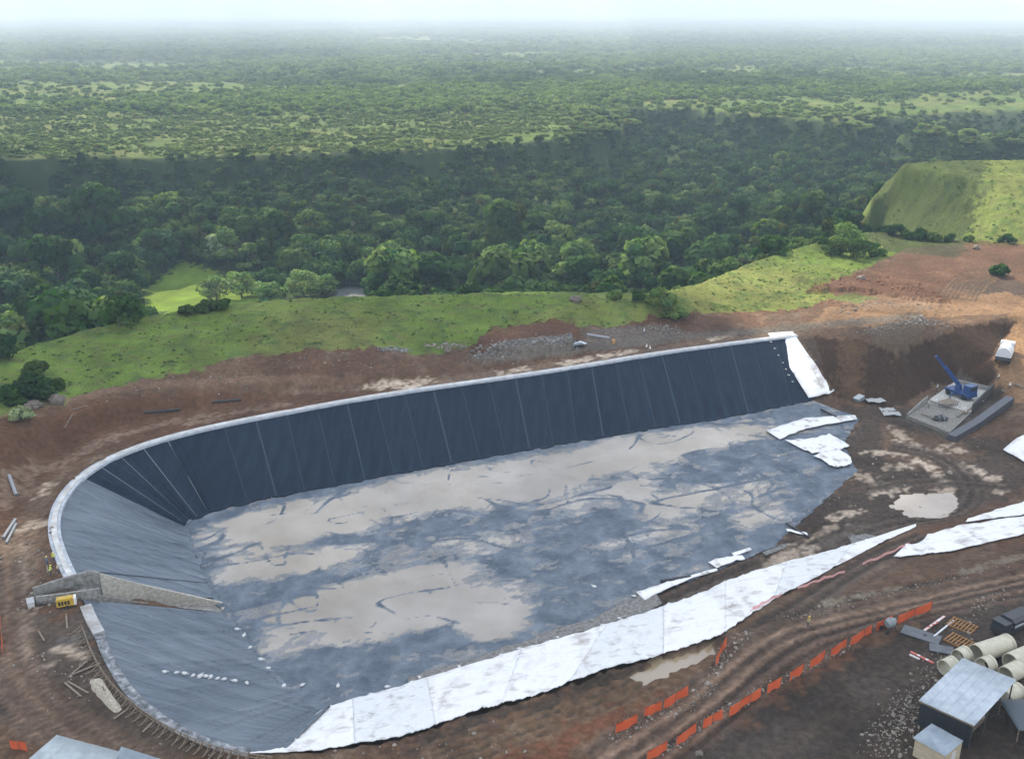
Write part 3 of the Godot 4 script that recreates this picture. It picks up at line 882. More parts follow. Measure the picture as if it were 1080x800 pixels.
	var wet := [
		[Vector3(-36, -10, -170), 26.0, 9.0, 1.0], [Vector3(-17, -10, -180), 30.0, 10.0, 1.0], [Vector3(3.9, -10, -186.5), 26.0, 11.0, 1.0], [Vector3(24.6, -10, -198.2), 22.0, 10.0, 0.9], [Vector3(42.6, -10, -207.5), 22.0, 7.0, 0.8],
		[Vector3(-48.1, -10, -160.9), 12.0, 8.0, 0.5], [Vector3(-39.5, -10, -152.6), 16.0, 5.0, 0.7], [Vector3(-23.5, -10, -143.5), 22.0, 6.0, 1.0], [Vector3(-15.1, -10, -138), 20.0, 6.0, 1.0], [Vector3(-3, -10, -136.6), 8.0, 6.0, 0.9], [Vector3(-30.8, -10, -132.7), 9.0, 6.0, 0.6], [Vector3(-11.8, -10, -157.5), 24.0, 5.0, 0.45],
		[Vector3(18.9, -10, -180), 16.0, 7.0, 0.6], [Vector3(33.3, -10, -175.9), 12.0, 7.0, 0.55], [Vector3(47.2, -10, -180), 12.0, 7.0, 0.5], [Vector3(26, -10, -162.7), 9.0, 4.0, 0.45], [Vector3(46.8, -10, -170), 9.0, 4.0, 0.5], [Vector3(60.6, -10, -211.3), 12.0, 5.0, 0.4], [Vector3(17, -10, -159.2), 6.0, 2.5, 0.5]]
	var dirs := Vector2(0.906, -0.423)
	for j in nz:
		for i in nx:
			var x := x0 + i * step
			var z := z0 + j * step
			var jit := Vector2(x, z) + Vector2(noise_b.get_noise_2d(x * 5.0, z * 5.0), noise_b.get_noise_2d(z * 5.0, x * 5.0)) * 0.8
			var grown := jit
			if not Geometry2D.is_point_in_polygon(grown, floor_area):
				continue
			for q in [[i, j], [i + 1, j], [i, j + 1], [i + 1, j + 1]]:
				var key: int = q[1] * 4096 + q[0]
				if ids.has(key):
					continue
				ids[key] = ids.size()
				var px: float = x0 + q[0] * step
				var pz: float = z0 + q[1] * step
				var depth := 0.0
				for w in wet:
					var d := Vector2(px - w[0].x, pz - w[0].z)
					var a := d.dot(dirs) / (w[1] as float)
					var b := d.dot(Vector2(-dirs.y, dirs.x)) / (w[2] as float)
					depth = maxf(depth, (w[3] as float) * (1.0 - (a * a + b * b) * 0.8))
				depth = clampf(depth, 0.0, 1.0)
				var along_ := px * 0.906 - pz * 0.423
				var across_ := px * 0.423 + pz * 0.906
				var calm := 1.0 - 0.55 * depth
				var h := -9.92 - 0.17 * depth + 0.055 * noise_b.get_noise_2d(along_ * 0.8, across_ * 1.6) + calm * 0.065 * noise_c.get_noise_2d(along_ * 1.6, across_ * 3.2) + calm * 0.045 * noise_c.get_noise_2d(px * 5.0, pz * 7.0) + 0.03 * noise_c.get_noise_2d(px * 14.0, pz * 14.0) + fold(px, pz) * (0.35 + 0.65 * (1.0 - depth * 0.75))
				st.add_vertex(Vector3(px, h, pz))
			var o := []
			for q in [[i, j], [i + 1, j], [i, j + 1], [i + 1, j + 1]]:
				o.append(ids[q[1] * 4096 + q[0]])
			for k in [0, 1, 2, 1, 3, 2]:
				st.add_index(o[k])
	st.generate_normals()
	var fl := part("basin_floor_liner", st.commit(), liner_mat("floor_liner", Color(0.215, 0.25, 0.29), 0.5))
	tag(fl, "wrinkled grey membrane liner over the flat basin floor, half under muddy water", "liner")
	water("basin_water", floor_area, -9.99, "shallow muddy rain water lying in patches on the lined basin floor", "water", Color(0.58, 0.485, 0.37))
	water("shallow_water_film", floor_area, -9.967, "clearer film of water at the edges of the muddy pools on the floor liner", "water", Color(0.6, 0.58, 0.55), 0.42)
	water("shallow_water_film", floor_area, -9.945, "thin film of cloudy water over the lowest folds of the floor liner", "water", Color(0.5, 0.5, 0.5), 0.26)
	# pools
	water("puddle", pl([71, -173.7, 77.7, -181.1, 84.6, -182, 90.5, -182, 86.8, -171.4, 82, -166.8, 73.9, -166.8]), -9.5, "large beige muddy pool at the right end of the basin floor", "puddle", Color(0.5, 0.41, 0.31))
	water("puddle", pl([14, -108.2, 18.9, -113.1, 25, -115.2, 28.6, -117.4, 27.4, -112.7, 21.5, -109, 18.1, -107.1, 15.6, -105.9]), -0.78, "long tan muddy pool between the white fabric slope and the rocky fence line", "puddle", Color(0.4, 0.31, 0.2))
	water("river", pl([-79.9, -399, -80.2, -423.2, -70.6, -433, -56.8, -423.2, -54.6, -399]), -32.6, "glimpse of pale river between trees below the grassy ridge", "river", Color(0.3, 0.33, 0.34))

func water(called: String, outline: PackedVector2Array, y: float, label: String, category: String, c: Color, alpha := 1.0) -> void:
	var st := begin()
	var ix := Geometry2D.triangulate_polygon(outline)
	for k in ix.size() / 3:
		var a := outline[ix[k * 3]]
		var b := outline[ix[k * 3 + 1]]
		var d := outline[ix[k * 3 + 2]]
		if (b - a).cross(d - a) > 0.0:
			var s := b
			b = d
			d = s
		tri(st, Vector3(a.x, y, a.y), Vector3(b.x, y, b.y), Vector3(d.x, y, d.y))
	var m := mat("muddy_" + called + category + str(int(y * 10)), c, 0.06, noise_tex(41, 0.004, Color(0.8, 0.78, 0.74), Color(1, 1, 1), 512, 5), 0.02)
	m.metallic_specular = 1.0
	if alpha < 1.0:
		m.albedo_color.a = alpha
		m.roughness = 0.26
		m.transparency = BaseMaterial3D.TRANSPARENCY_ALPHA
	var o := part(called, done(st), m)
	o.set_meta("kind", "structure")
	tag(o, label, category)

# a pale concrete edge beam along the crest
func ribbon(pts: PackedVector2Array, half: float, top: Callable, thick: float, sub := 2) -> ArrayMesh:
	pts = smooth(pts, sub)
	var st := begin()
	for i in pts.size() - 1:
		var q: Array[Vector3] = []
		for k in [i, i + 1]:
			var d := (pts[mini(k + 1, pts.size() - 1)] - pts[maxi(k - 1, 0)]).normalized()
			var nrm := Vector2(-d.y, d.x) * half
			for s in [-1.0, 1.0]:
				var p: Vector2 = pts[k] + nrm * s
				var y: float = top.call(p)
				q.append(Vector3(p.x, y, p.y))
				q.append(Vector3(p.x, y - thick, p.y))
		quad(st, q[0], q[2], q[6], q[4])
		quad(st, q[1], q[0], q[4], q[5])
		quad(st, q[2], q[3], q[7], q[6])
		if i == 0:
			quad(st, q[1], q[3], q[2], q[0])
		if i == pts.size() - 2:
			quad(st, q[4], q[6], q[7], q[5])
	return done(st)

func build_edges() -> void:
	var conc := mat("edge_concrete", Color(0.78, 0.8, 0.8), 0.9, noise_tex(51, 0.006, Color(0.75, 0.72, 0.68), Color(1, 1, 1), 512, 6), 0.12)
	var cut := crest.slice(0, 13)
	cut.append_array(pl([-66.6, -132.1]))
	var edge := part("concrete_edge_beam", ribbon(cut, 0.42, func(p): return 0.2 + 0.05 * noise_b.get_noise_2d(p.x, p.y), 0.7), conc)
	tag(edge, "long pale concrete edge beam capping the far and left crest of the basin", "edge beam")
	var lip := part("liner_anchor_strip", ribbon(shift(smooth(cut, 1), 0.0), 0.95, func(p): return 0.07 + 0.04 * noise_c.get_noise_2d(p.x * 3.0, p.y * 3.0), 0.5), mat("anchor_fabric", Color(0.62, 0.66, 0.7), 0.85, noise_tex(52, 0.006, Color(0.72, 0.73, 0.75), Color(1, 1, 1), 512, 5), 0.15))
	tag(lip, "grey overlap of membrane tucked under the concrete edge beam", "liner")
	var block := part("concrete_edge_beam", ribbon(pl([-61, -123.8, -58.9, -120.5, -56.5, -117.1]), 0.75, func(_p): return 0.4, 1.0), mat("block_concrete", Color(0.55, 0.56, 0.57), 0.9, noise_tex(51, 0.006, Color(0.75, 0.72, 0.68), Color(1, 1, 1), 512, 6), 0.12))
	tag(block, "short finished block of new concrete edge beside the yellow machine", "edge beam")
	var raw := part("cement_stained_crest", ribbon(shift(smooth(pl([-56.5, -117.1, -53.8, -112.5, -48.1, -104.6, -42.1, -99.3, -35.3, -95.1, -30.3, -93.7]), 1), 0.0), 0.62, func(p): return 0.13 + 0.06 * noise_c.get_noise_2d(p.x * 3.0, p.y * 3.0), 0.5), mat("stained_crest", Color(0.5, 0.52, 0.54), 0.9, noise_tex(52, 0.012, Color(0.3, 0.31, 0.32), Color(1, 1, 1), 512, 6), 0.12))
	tag(raw, "cement stained strip of crest being formed behind the row of timber braces", "edge beam")

# white geotextile laid on the ground from an upper to a lower outline
func fabric(called: String, label: String, upper: PackedVector3Array, lower: PackedVector3Array, rows: int, cols: int, ragged: float, m: Material, part_of: Node = null, lift := 0.12) -> MeshInstance3D:
	var ul := PackedFloat32Array([0.0])
	for i in range(1, upper.size()):
		ul.append(float(i))
	var at := func(u: float, v: float) -> Vector3:
		var fu := u * (upper.size() - 1)
		var fl := u * (lower.size() - 1)
		var a := upper[mini(int(fu), upper.size() - 2)].lerp(upper[mini(int(fu), upper.size() - 2) + 1], fu - mini(int(fu), upper.size() - 2))
		var b := lower[mini(int(fl), lower.size() - 2)].lerp(lower[mini(int(fl), lower.size() - 2) + 1], fl - mini(int(fl), lower.size() - 2))
		var w := v + ragged * (noise_b.get_noise_2d(u * 90.0, v * 6.0) + 0.4 * noise_c.get_noise_2d(u * 300.0, v * 10.0)) * (2.0 * absf(v - 0.5))
		var p := a.lerp(b, w)
		var y := p.y
		y = maxf(ground(p.x, p.z) - (0.6 if lift == 0.5 else 0.0), p.y)
		return Vector3(p.x, y + lift + 0.012 * noise_c.get_noise_2d(p.x * 3.0, p.z * 3.0) + (0.32 if lift > 0.18 else 0.08) * pow(maxf(0.0, 1.0 - absf(noise_ridge.get_noise_2d(p.x * 1.1 - p.z * 0.9, p.z * 0.5 + p.x * 0.4))), 30.0), p.z)
	var o := part(called, sheet(rows, cols, at, 0.1), m, part_of)
	if part_of == null:
		tag(o, label, "geotextile")
	return o

func build_fabric() -> void:
	var stains := noise_tex(61, 0.008, Color(0.62, 0.57, 0.52), Color(1, 1, 1), 512, 6)
	stains.color_ramp.set_offset(1, 0.43)
	var white := mat("white_fabric", Color(0.88, 0.88, 0.88), 0.95, stains, 0.045)
	var second := mat("white_fabric_second", Color(0.8, 0.81, 0.82), 0.95, stains, 0.06)
	for w in [white, second]:
		w.heightmap_enabled = true
		w.heightmap_texture = noise_tex(32, 0.012, Color.BLACK, Color.WHITE, 512, 4)
		w.heightmap_texture.noise.fractal_type = FastNoiseLite.FRACTAL_RIDGED
		w.heightmap_scale = 40.0
	var dirty := mat("dirty_fabric", Color(0.36, 0.355, 0.345), 0.95, noise_tex(62, 0.02, Color(0.5, 0.48, 0.46), Color(1, 1, 1), 512, 6), 0.12)
	var grey := mat("muddy_fabric", Color(0.3, 0.29, 0.28), 0.9, noise_tex(62, 0.02, Color(0.5, 0.48, 0.46), Color(1, 1, 1), 512, 6), 0.12)
	# near slope, laid in long pieces that overlap
	var t := thing("white_geotextile_slope", "long bright white fabric on the near inner slope, frayed to a point at right", "geotextile")
	var up := p3([-30.1, 0.1, -93.4, -26.1, 0.1, -93.6, -22.9, 0.1, -93.9, -18.2, 0.1, -95, -13.3, 0, -96.3, -9.1, 0, -98.4, -4.6, 0, -101, -1.2, 0, -102.4, 2.4, 0, -103.7, 7.2, 0, -106.5, 12.3, 0, -109.5, 20.1, 0, -112.5, 24.9, 0, -114.9, 29.3, 0, -117.5, 34, -1.4, -123.6, 39, -2.6, -129.6, 46.1, -4.2, -137, 52.8, -5.6, -144, 62.3, -7.2, -153.3, 74, -8.7, -163.5])
	var lo := p3([-28.9, -2, -96.8, -27.5, -6, -104.9, -26, -10, -114, -22.2, -10, -116.1, -18, -10, -117.9, -12.3, -9.9, -120.8, -5.6, -9.9, -124.2, 1.4, -9.8, -127.5, 8.7, -9.8, -130.9, 14.8, -9.8, -134, 18.7, -9.6, -135.7, 24.3, -9.6, -138.7, 30.1, -9.4, -141.7, 35.5, -9.3, -145.6, 41, -9.2, -148.8, 47.4, -9.2, -151.9, 54.8, -9, -154.8, 60.7, -9, -157.8, 66.8, -9, -160.9, 74.5, -8.8, -164.8])
	var nseg := up.size() - 1
	var cuts := [0, 3, 5, 7, 9, 11, 13, 15, 17, 19]
	for k in cuts.size() - 1:
		var a: int = cuts[k]
		var b: int = mini(cuts[k + 1], nseg)
		fabric("fabric_strip", "", up.slice(a, b + 1), lo.slice(a, b + 1), 40, 26, 0.03, [white, second, white][k % 3], t, 0.2 + 0.03 * (k % 2))
	# muddy overlap below it
	var g := fabric("muddy_geotextile", "grey mud stained fabric edge where the white near slope meets the basin floor", p3([-14.8, -9.8, -119.2, -5.6, -9.8, -123.8, 2.9, -9.8, -128, 8.7, -9.8, -130.7, 16.4, -9.8, -135, 24.3, -9.6, -138.7]), p3([-15, -9.85, -120.5, -5.6, -9.85, -125.5, 2.9, -9.85, -130.3, 8.9, -9.85, -133.8, 16.7, -9.8, -139, 23.5, -9.7, -143.9]), 70, 6, 0.3, dirty, null, 0.15)
	g = fabric("white_geotextile_strip", "wide white fabric strip down the right end of the far slope beside dark liner", p3([67.3, 0.2, -252.1, 74.1, 0.3, -253.4]), p3([73.1, -9.7, -230.8, 80, -9.3, -233]), 5, 26, 0.0, white, null, 0.5)
	g = fabric("white_geotextile_sheet", "narrow white fabric strip flat on mud beyond the two ragged white sheets", p3([57.9, -9.7, -211.1, 68.9, -9.6, -218.3, 81, -9.5, -219.8]), p3([59.7, -9.7, -206.2, 67.2, -9.6, -212, 80.7, -9.5, -217.4]), 20, 4, 0.08, white, null, 0.16)
	g = fabric("white_geotextile_sheet", "upper ragged white fabric sheet on the liner edge at the right of the basin", p3([60.8, -9.6, -205.5, 66.6, -9.6, -206, 71.4, -9.5, -208.5, 73, -9.5, -205.3]), p3([63.1, -9.6, -200.8, 65.1, -9.6, -198.3, 69.8, -9.5, -199.1, 74.1, -9.5, -202.1]), 24, 8, 0.12, white, null, 0.17)
	g = fabric("white_geotextile_sheet", "lower ragged white fabric sheet on the liner edge, rounded at its right end", p3([64.7, -9.6, -196.8, 67.3, -9.6, -198.8, 71, -9.5, -200.1, 72.4, -9.5, -196.1]), p3([65.9, -9.6, -195.4, 66.9, -9.6, -192, 68.6, -9.5, -190.9, 71.7, -9.5, -192.8]), 20, 8, 0.08, white, null, 0.19)
	g = fabric("white_geotextile_sheet", "long thin tapering white fabric sheet beside the black tube on the basin floor", p3([20.4, -9.7, -143.1, 25.3, -9.7, -145.7, 30.5, -9.6, -148.2, 35, -9.6, -150.4]), p3([21.5, -9.7, -140.8, 25, -9.7, -143.6, 30.3, -9.6, -147.3, 35.1, -9.6, -149.7]), 24, 4, 0.1, white, null, 0.2)
	g = fabric("white_geotextile_sheet", "folded white fabric sheet lying between the thin tapering sheet and a small white strip", p3([34, -9.7, -152.7, 37.5, -9.7, -154.4, 40.4, -9.6, -154.8]), p3([35.1, -9.7, -150.8, 37.7, -9.7, -152.4, 40.6, -9.6, -153.5]), 14, 5, 0.1, white, null, 0.2)
	g = fabric("white_geotextile_sheet", "small white fabric strip on the edge of the wrinkled floor liner, upper one of three", p3([38.7, -9.7, -155.7, 42.3, -9.6, -157.5]), p3([39, -9.7, -154.7, 42.5, -9.6, -156.8]), 10, 3, 0.1, white, null, 0.2)
	g = fabric("white_geotextile_sheet", "pale fabric strip lying on mud right of the folded sheet", p3([44.1, -9.6, -155.8, 49, -9.5, -158.7]), p3([44.5, -9.6, -154.8, 48.8, -9.5, -157.3]), 10, 3, 0.1, dirty, null, 0.2)
	g = fabric("white_geotextile_sheet", "greyish fabric sheet half in mud left of the white slope's pointed end", p3([60.9, -9.3, -161.1, 64.5, -9.2, -161.6]), p3([60.4, -9.2, -157.1, 65.9, -9, -160.5]), 10, 5, 0.3, dirty, null, 0.2)
	# sheets on the bank at the right edge
	var t2 := thing("white_geotextile_slope", "ragged white fabric in three fingers on the bank at the right edge", "geotextile")
	fabric("fabric_strip", "", p3([83.5, -8.2, -164, 90.4, -7.9, -167.9, 97.4, -7.7, -171.4, 113, -7, -177.3]), p3([82.3, -8, -162.2, 88.1, -7.4, -162.9, 93.2, -7, -162.9, 107.3, -6.4, -166.9]), 30, 8, 0.1, white, t2, 0.35)
	fabric("fabric_strip", "", p3([73.7, -7.8, -157.7, 80, -7.6, -160.1, 92.6, -6.8, -161.8, 105.8, -6, -164.3]), p3([70.5, -7, -153.2, 76.7, -6.4, -152.5, 89.5, -5.6, -155.7, 102.6, -5, -158.8]), 34, 8, 0.12, white, t2, 0.45)
	fabric("fabric_strip", "", p3([68.5, -7.4, -153.9, 72.4, -7, -153.9, 78.6, -6.4, -153.2, 89.7, -5.6, -156.1]), p3([64.3, -6.5, -148.5, 69.2, -6, -148, 74.6, -5, -148.1, 87.5, -4.3, -152.1]), 34, 8, 0.1, white, t2, 0.4)
	g = fabric("white_geotextile_slope", "smooth white fabric on the bank at the right edge below the concrete bay", p3([107.8, -6, -197.2, 111.9, -5, -198.5, 121.9, -4, -202.4]), p3([104.9, -8.2, -196.2, 106.7, -8.2, -186.8, 113.3, -8, -184.5]), 12, 10, 0.05, white, null, 0.6)

# ------------------------------------------------------------------ trees and bushes
# crown of leaf sprays; size in metres, clumps spread over a dome
func crown_mesh(seed_: int, r: float, h: float, clumps: int, sprays: int, leaf: float, flatness: float, tint: Color, spread := 0.18) -> ArrayMesh:
	var g := RandomNumberGenerator.new()
	g.seed = seed_
	var v := PackedVector3Array()
	var nn := PackedVector3Array()
	var cc := PackedColorArray()
	for k in clumps:
		var t := g.randf() * TAU
		var up := pow(g.randf(), 0.8)
		var rad := r * sqrt(1.0 - up * up * 0.85) * (0.35 + 0.65 * sqrt(g.randf())) * (0.82 if k % 3 else 1.0)
		var c := Vector3(cos(t) * rad, h * (0.16 + 0.62 * up * flatness + 0.1 * g.randf()), sin(t) * rad)
		var cr := r * g.randf_range(0.3, 0.46)
		var ch := cr * g.randf_range(0.6, 0.85)
		var tone := g.randf_range(1.0 - spread * 2.0, 1.0 + spread * 2.0)
		var warm := g.randf_range(-spread, spread)
		var col := Color(tint.r * (tone + warm), tint.g * tone, tint.b * (tone - warm * 0.5))
		for s in sprays:
			var d := Vector3(g.randfn(), g.randfn() + 0.35, g.randfn()).normalized()
			var p := c + Vector3(d.x * cr, d.y * ch, d.z * cr) * g.randf_range(0.72, 1.05)
			var n := (d + Vector3(g.randfn(), g.randfn(), g.randfn()) * 0.45 + Vector3(0, 0.3, 0)).normalized()
			var a := n.cross(Vector3(g.randfn(), g.randfn(), g.randfn())).normalized()
			var b := n.cross(a)
			var l := leaf * g.randf_range(0.6, 1.25)
			var w := l * g.randf_range(0.45, 0.8)
			var q := col * g.randf_range(0.85, 1.15)
			q.a = 1.0
			# a spray: a bent four-sided leaf mass
			var tip := p + a * l - n * l * 0.25
			var root := p - a * l * 0.6 - n * l * 0.1
			for f in [[root, p + b * w, tip], [root, tip, p - b * w]]:
				for x in f:
					v.append(x)
					nn.append((n * 0.6 + d * 0.6).normalized())
					cc.append(q)
	var arr := []
	arr.resize(Mesh.ARRAY_MAX)
	arr[Mesh.ARRAY_VERTEX] = v
	arr[Mesh.ARRAY_NORMAL] = nn
	arr[Mesh.ARRAY_COLOR] = cc
	var m := ArrayMesh.new()
	m.add_surface_from_arrays(Mesh.PRIMITIVE_TRIANGLES, arr)
	return m

func trunk_mesh(seed_: int, h: float, r: float, limbs: int, reach: float) -> ArrayMesh:
	var g := RandomNumberGenerator.new()
	g.seed = seed_
	var st := begin()
	var p := Vector3(0, -0.8, 0)
	var q := p
	for k in 4:
		q = p + Vector3(g.randf_range(-0.12, 0.12) * h * 0.3, h * 0.13 + 0.2, g.randf_range(-0.12, 0.12) * h * 0.3)
		tube(st, p, q, r * (1.0 - 0.17 * k), r * (1.0 - 0.17 * (k + 1)), 7, false)
		p = q
	for k in limbs:
		var t := TAU * (k + g.randf() * 0.5) / limbs
		var base := q - Vector3(0, h * g.randf_range(0.02, 0.25), 0)
		var mid := base + Vector3(cos(t) * reach * 0.45, h * 0.09, sin(t) * reach * 0.45)
		var tip := mid + Vector3(cos(t) * reach * 0.4, h * 0.08, sin(t) * reach * 0.4)
		tube(st, base, mid, r * 0.36, r * 0.24, 5, false)
		tube(st, mid, tip, r * 0.24, r * 0.08, 5, false)
	return done(st)

func leaf_mat(called: String, c: Color) -> StandardMaterial3D:
	if mats.has(called):
		return mats[called]
	var m := mat(called, c * 1.25, 0.85)
	m.metallic_specular = 0.2
	m.vertex_color_use_as_albedo = true
	m.backlight_enabled = true
	m.backlight = Color(0.72, 0.85, 0.3)
	return m

var tree_kinds: Array[Node3D] = []
var crowns := []
var far_crowns := []

func tree(called: String, seed_: int, r: float, h: float, clumps: int, sprays: int, leaf: float, flatness: float, m: Material, label: String, category := "tree", spread := 0.18) -> Node3D:
	var t := thing(called, label, category)
	part("trunk", trunk_mesh(seed_, h, 0.05 * r + 0.08, 6, r * 0.5), mat("bark", Color(0.1, 0.085, 0.07), 0.95), t)
	part("crown", crown_mesh(seed_, r, h, clumps, sprays, leaf, flatness, Color(1, 1, 1), spread), m, t)
	return t

func hidden_by_ground(p: Vector3) -> bool:
	var eye := Vector3(0, 80, 0)
	for k in range(4, 60):
		var q := eye.lerp(p, k / 60.0)
		if ground(q.x, q.z) > q.y:
			return true
	return false

func in_frame(p: Vector3, margin := 0.0) -> bool:
	var d := 0.9391 * -p.z + 0.3437 * (80.0 - p.y)
	return absf(p.x) < 0.5094 * d + margin and d > 0.0

func build_trees() -> void:
	var g := RandomNumberGenerator.new()
	g.seed = 99
	var tones := [leaf_mat("leaf_deep", Color(0.026, 0.066, 0.016)), leaf_mat("leaf_mid", Color(0.042, 0.09, 0.02)), leaf_mat("leaf_olive", Color(0.062, 0.1, 0.024)), leaf_mat("leaf_blue", Color(0.03, 0.07, 0.026)), leaf_mat("leaf_bright", Color(0.14, 0.21, 0.06)), leaf_mat("leaf_pale", Color(0.3, 0.36, 0.2))]
	# ---- trees and bushes one can point at
	var t := tree("umbrella_tree", 501, 11.0, 17.0, 24, 130, 1.0, 0.45, tones[5], "pale flat topped umbrella tree standing out of the dark forest left of centre", "tree", 0.1)
	t.position = on(Vector3(-134, -16, -455.9))
	t = tree("flowering_tree", 502, 6.0, 8.0, 14, 110, 0.6, 0.9, leaf_mat("leaf_cream", Color(0.3, 0.32, 0.16)), "cream flowering tree at the far edge of the grassy ridge beside the pale river", "tree", 0.3)
	t.position = on(Vector3(-51.8, -20, -372.2))
	var clump := [[236, 304, 7.0, "sunlit rounded tree at the left end of the bright clump by the meadow"], [262, 300, 8.0, "tallest sunlit tree of the bright clump beside the meadow"], [291, 303, 6.0, "small greyish tree in the middle of the bright clump beside the meadow"], [325, 301, 8.5, "broad sunlit tree at the right end of the bright clump beside the meadow"], [345, 298, 6.5, "shaded tree just behind the right end of the bright clump"]]
	for k in clump.size():
		var c: Array = clump[k]
		t = tree("meadow_tree", 510 + k, c[2], c[2] * 1.35, 18, 110, 0.62, 1.0, leaf_mat("leaf_painted_sun", Color(0.2, 0.27, 0.1)) if k in [0, 1, 3] else tones[4], c[3], "tree", 0.3)  # sunlight painted into a paler leaf colour on three of these trees
		var u := Vector2((c[0] - 540.0) / 1060.0, 0.0)
		var d := 395.0 + 6.0 * (k % 2) + (14.0 if k == 4 else 0.0)
		t.position = on(Vector3(u.x * d * 1.06, 0, -d))
	for c in [[Vector3(-94.9, 8.6, -233.9), 6.0, 1, "rounded dark green tree at the left of the meadow, its foot behind the ridge"], [Vector3(-81.7, 8.6, -242.1), 2.2, 2, "small olive bush on the ridge in front of the bright meadow, left one"], [Vector3(-77.7, 8.8, -244.8), 2.6, 2, "leafy bush on the ridge in front of the bright meadow, middle one"], [Vector3(-73.4, 8.8, -246.5), 2.3, 1, "upright green bush on the ridge in front of the bright meadow, right one"],
			[Vector3(41.1, 3.8, -267.6), 4.2, 4, "bright yellow green bush at the right end of the grassy ridge"], [Vector3(44.7, 3.8, -265.7), 3.2, 4, "lower leafy bush beside the bright yellow green bush"], [Vector3(29.1, 4, -270.7), 2.6, 4, "light green bush on the ridge behind the lone boulder"], [Vector3(34.7, 4, -268.8), 2.2, 1, "dark low bush between two light green bushes on the ridge"],
			[Vector3(152.7, 2, -307.5), 3.0, 1, "lone round green tree standing on the bare brown earthworks"], [Vector3(110.7, 2.2, -336.8), 4.5, 2, "wide olive tree at the end of the grass spur, left one"], [Vector3(115.3, 2.4, -333.1), 5.0, 2, "wide flat olive tree in the middle of the grass spur"], [Vector3(122, 2.4, -336), 4.2, 1, "dark spreading tree at the right of the grass spur"],
			[Vector3(119.1, 2.2, -350.1), 6.0, 4, "pale green broad tree rising behind the olive trees of the grass spur"], [Vector3(108.4, 2.4, -344.7), 3.0, 1, "small dark tree at the left tip of the grass spur"], [Vector3(175.4, 3, -351.1), 2.5, 1, "small dark bush at the foot of the grassy bluff"],
			[Vector3(-98, 6.4, -189.9), 4.0, 3, "large dark green bush at the left edge above the cut bank"], [Vector3(-99.8, 6.6, -187.3), 3.2, 1, "leafy bush at the far left edge above the cut bank"], [Vector3(-95.8, 6.4, -192), 3.4, 1, "rounded green bush beside the two boulders above the cut bank"], [Vector3(-94.7, 6.5, -179.5), 2.2, 5, "pale grey green bush in front of the dark bush at the left edge"], [Vector3(-101.4, 6.8, -201.2), 3.0, 2, "olive bush behind the dark bush at the left edge"], [Vector3(-94.9, 6.5, -196.2), 1.8, 2, "small bush at the right of the bush group above the cut bank"],
			[Vector3(138.2, -1, -386.4), 3.8, 1, "rounded green tree at the left foot of the grassy bluff"], [Vector3(140.2, 0, -376.5), 3.2, 0, "dark tree at the foot of the bluff, right of the rounded green one"], [Vector3(142.5, 0.5, -369.1), 3.6, 3, "bluish green bush under the dark face of the bluff"], [Vector3(145.3, 1, -363.5), 2.6, 1, "small tree in the row under the dark face of the bluff"], [Vector3(149.2, 1.5, -361.2), 3.4, 0, "dark bush in the middle of the row under the bluff"], [Vector3(152.2, 1.8, -356.6), 3.0, 2, "olive bush in the row under the bluff"], [Vector3(157.3, 2, -355.7), 2.6, 1, "green bush near the right end of the row under the bluff"], [Vector3(163.2, 2.4, -353.9), 2.0, 4, "light green bush ending the row under the bluff"],
			[Vector3(-112.7, 8, -210.1), 4.0, 3, "dark tree at the left end of the ridge skyline"]]:
		var r: float = c[1]
		t = tree("bush" if r < 4.0 else "spur_tree", 530 + int(c[0].x * 7.0) % 400, r, r * 1.35, 14, 90, 0.42 + r * 0.03, 0.9, tones[c[2]], c[3], "bush" if r < 4.0 else "tree")
		t.position = on(c[0], -0.2)
	# ---- the closed forest of the valley: the nearest 290 singly, the rest as one mass
	var labels := ["deep green broadleaf tree in the closed valley forest", "mid green broadleaf tree in the closed valley forest", "olive green broadleaf tree in the closed valley forest", "blue green broadleaf tree in the closed valley forest", "light yellow green broadleaf tree in the closed valley forest"]
	var protos: Array[Node3D] = []
	var kinds := [0, 1, 2, 3, 4, 0, 1, 2, 1, 0]
	for k in 10:
		var p := tree("forest_tree", 700 + k, 5.4 + 0.6 * (k % 4), 9.5 + 1.3 * (k % 5), 13 + k % 5, 110, 0.85 + 0.06 * (k % 4), 0.55 + 0.12 * (k % 5), tones[kinds[k]], labels[kinds[k]], "tree", 0.3)
		p.set_meta("group", "%s trees of the valley forest" % ["deep green", "mid green", "olive green", "blue green", "light green"][kinds[k]])
		protos.append(p)
		crowns.append((p.get_child(1) as MeshInstance3D).mesh)
	for k in 4:
		far_crowns.append(crown_mesh(800 + k, 4.5, 6.5, 9, 26, 1.25, 0.8, Color(1, 1, 1), 0.2))
	var meadow := pl([-150.1, -391.8, -158.6, -418.8, -151.8, -449.4, -131.6, -438.8, -102.7, -412.6, -76.3, -425.3, -58.2, -415.7])
	meadow.append_array(pl([-36.4, -258.8, -60, -256, -79.2, -248.8, -94.4, -233.8]))
	var spots: Array[Transform3D] = []
	var z := -262.0
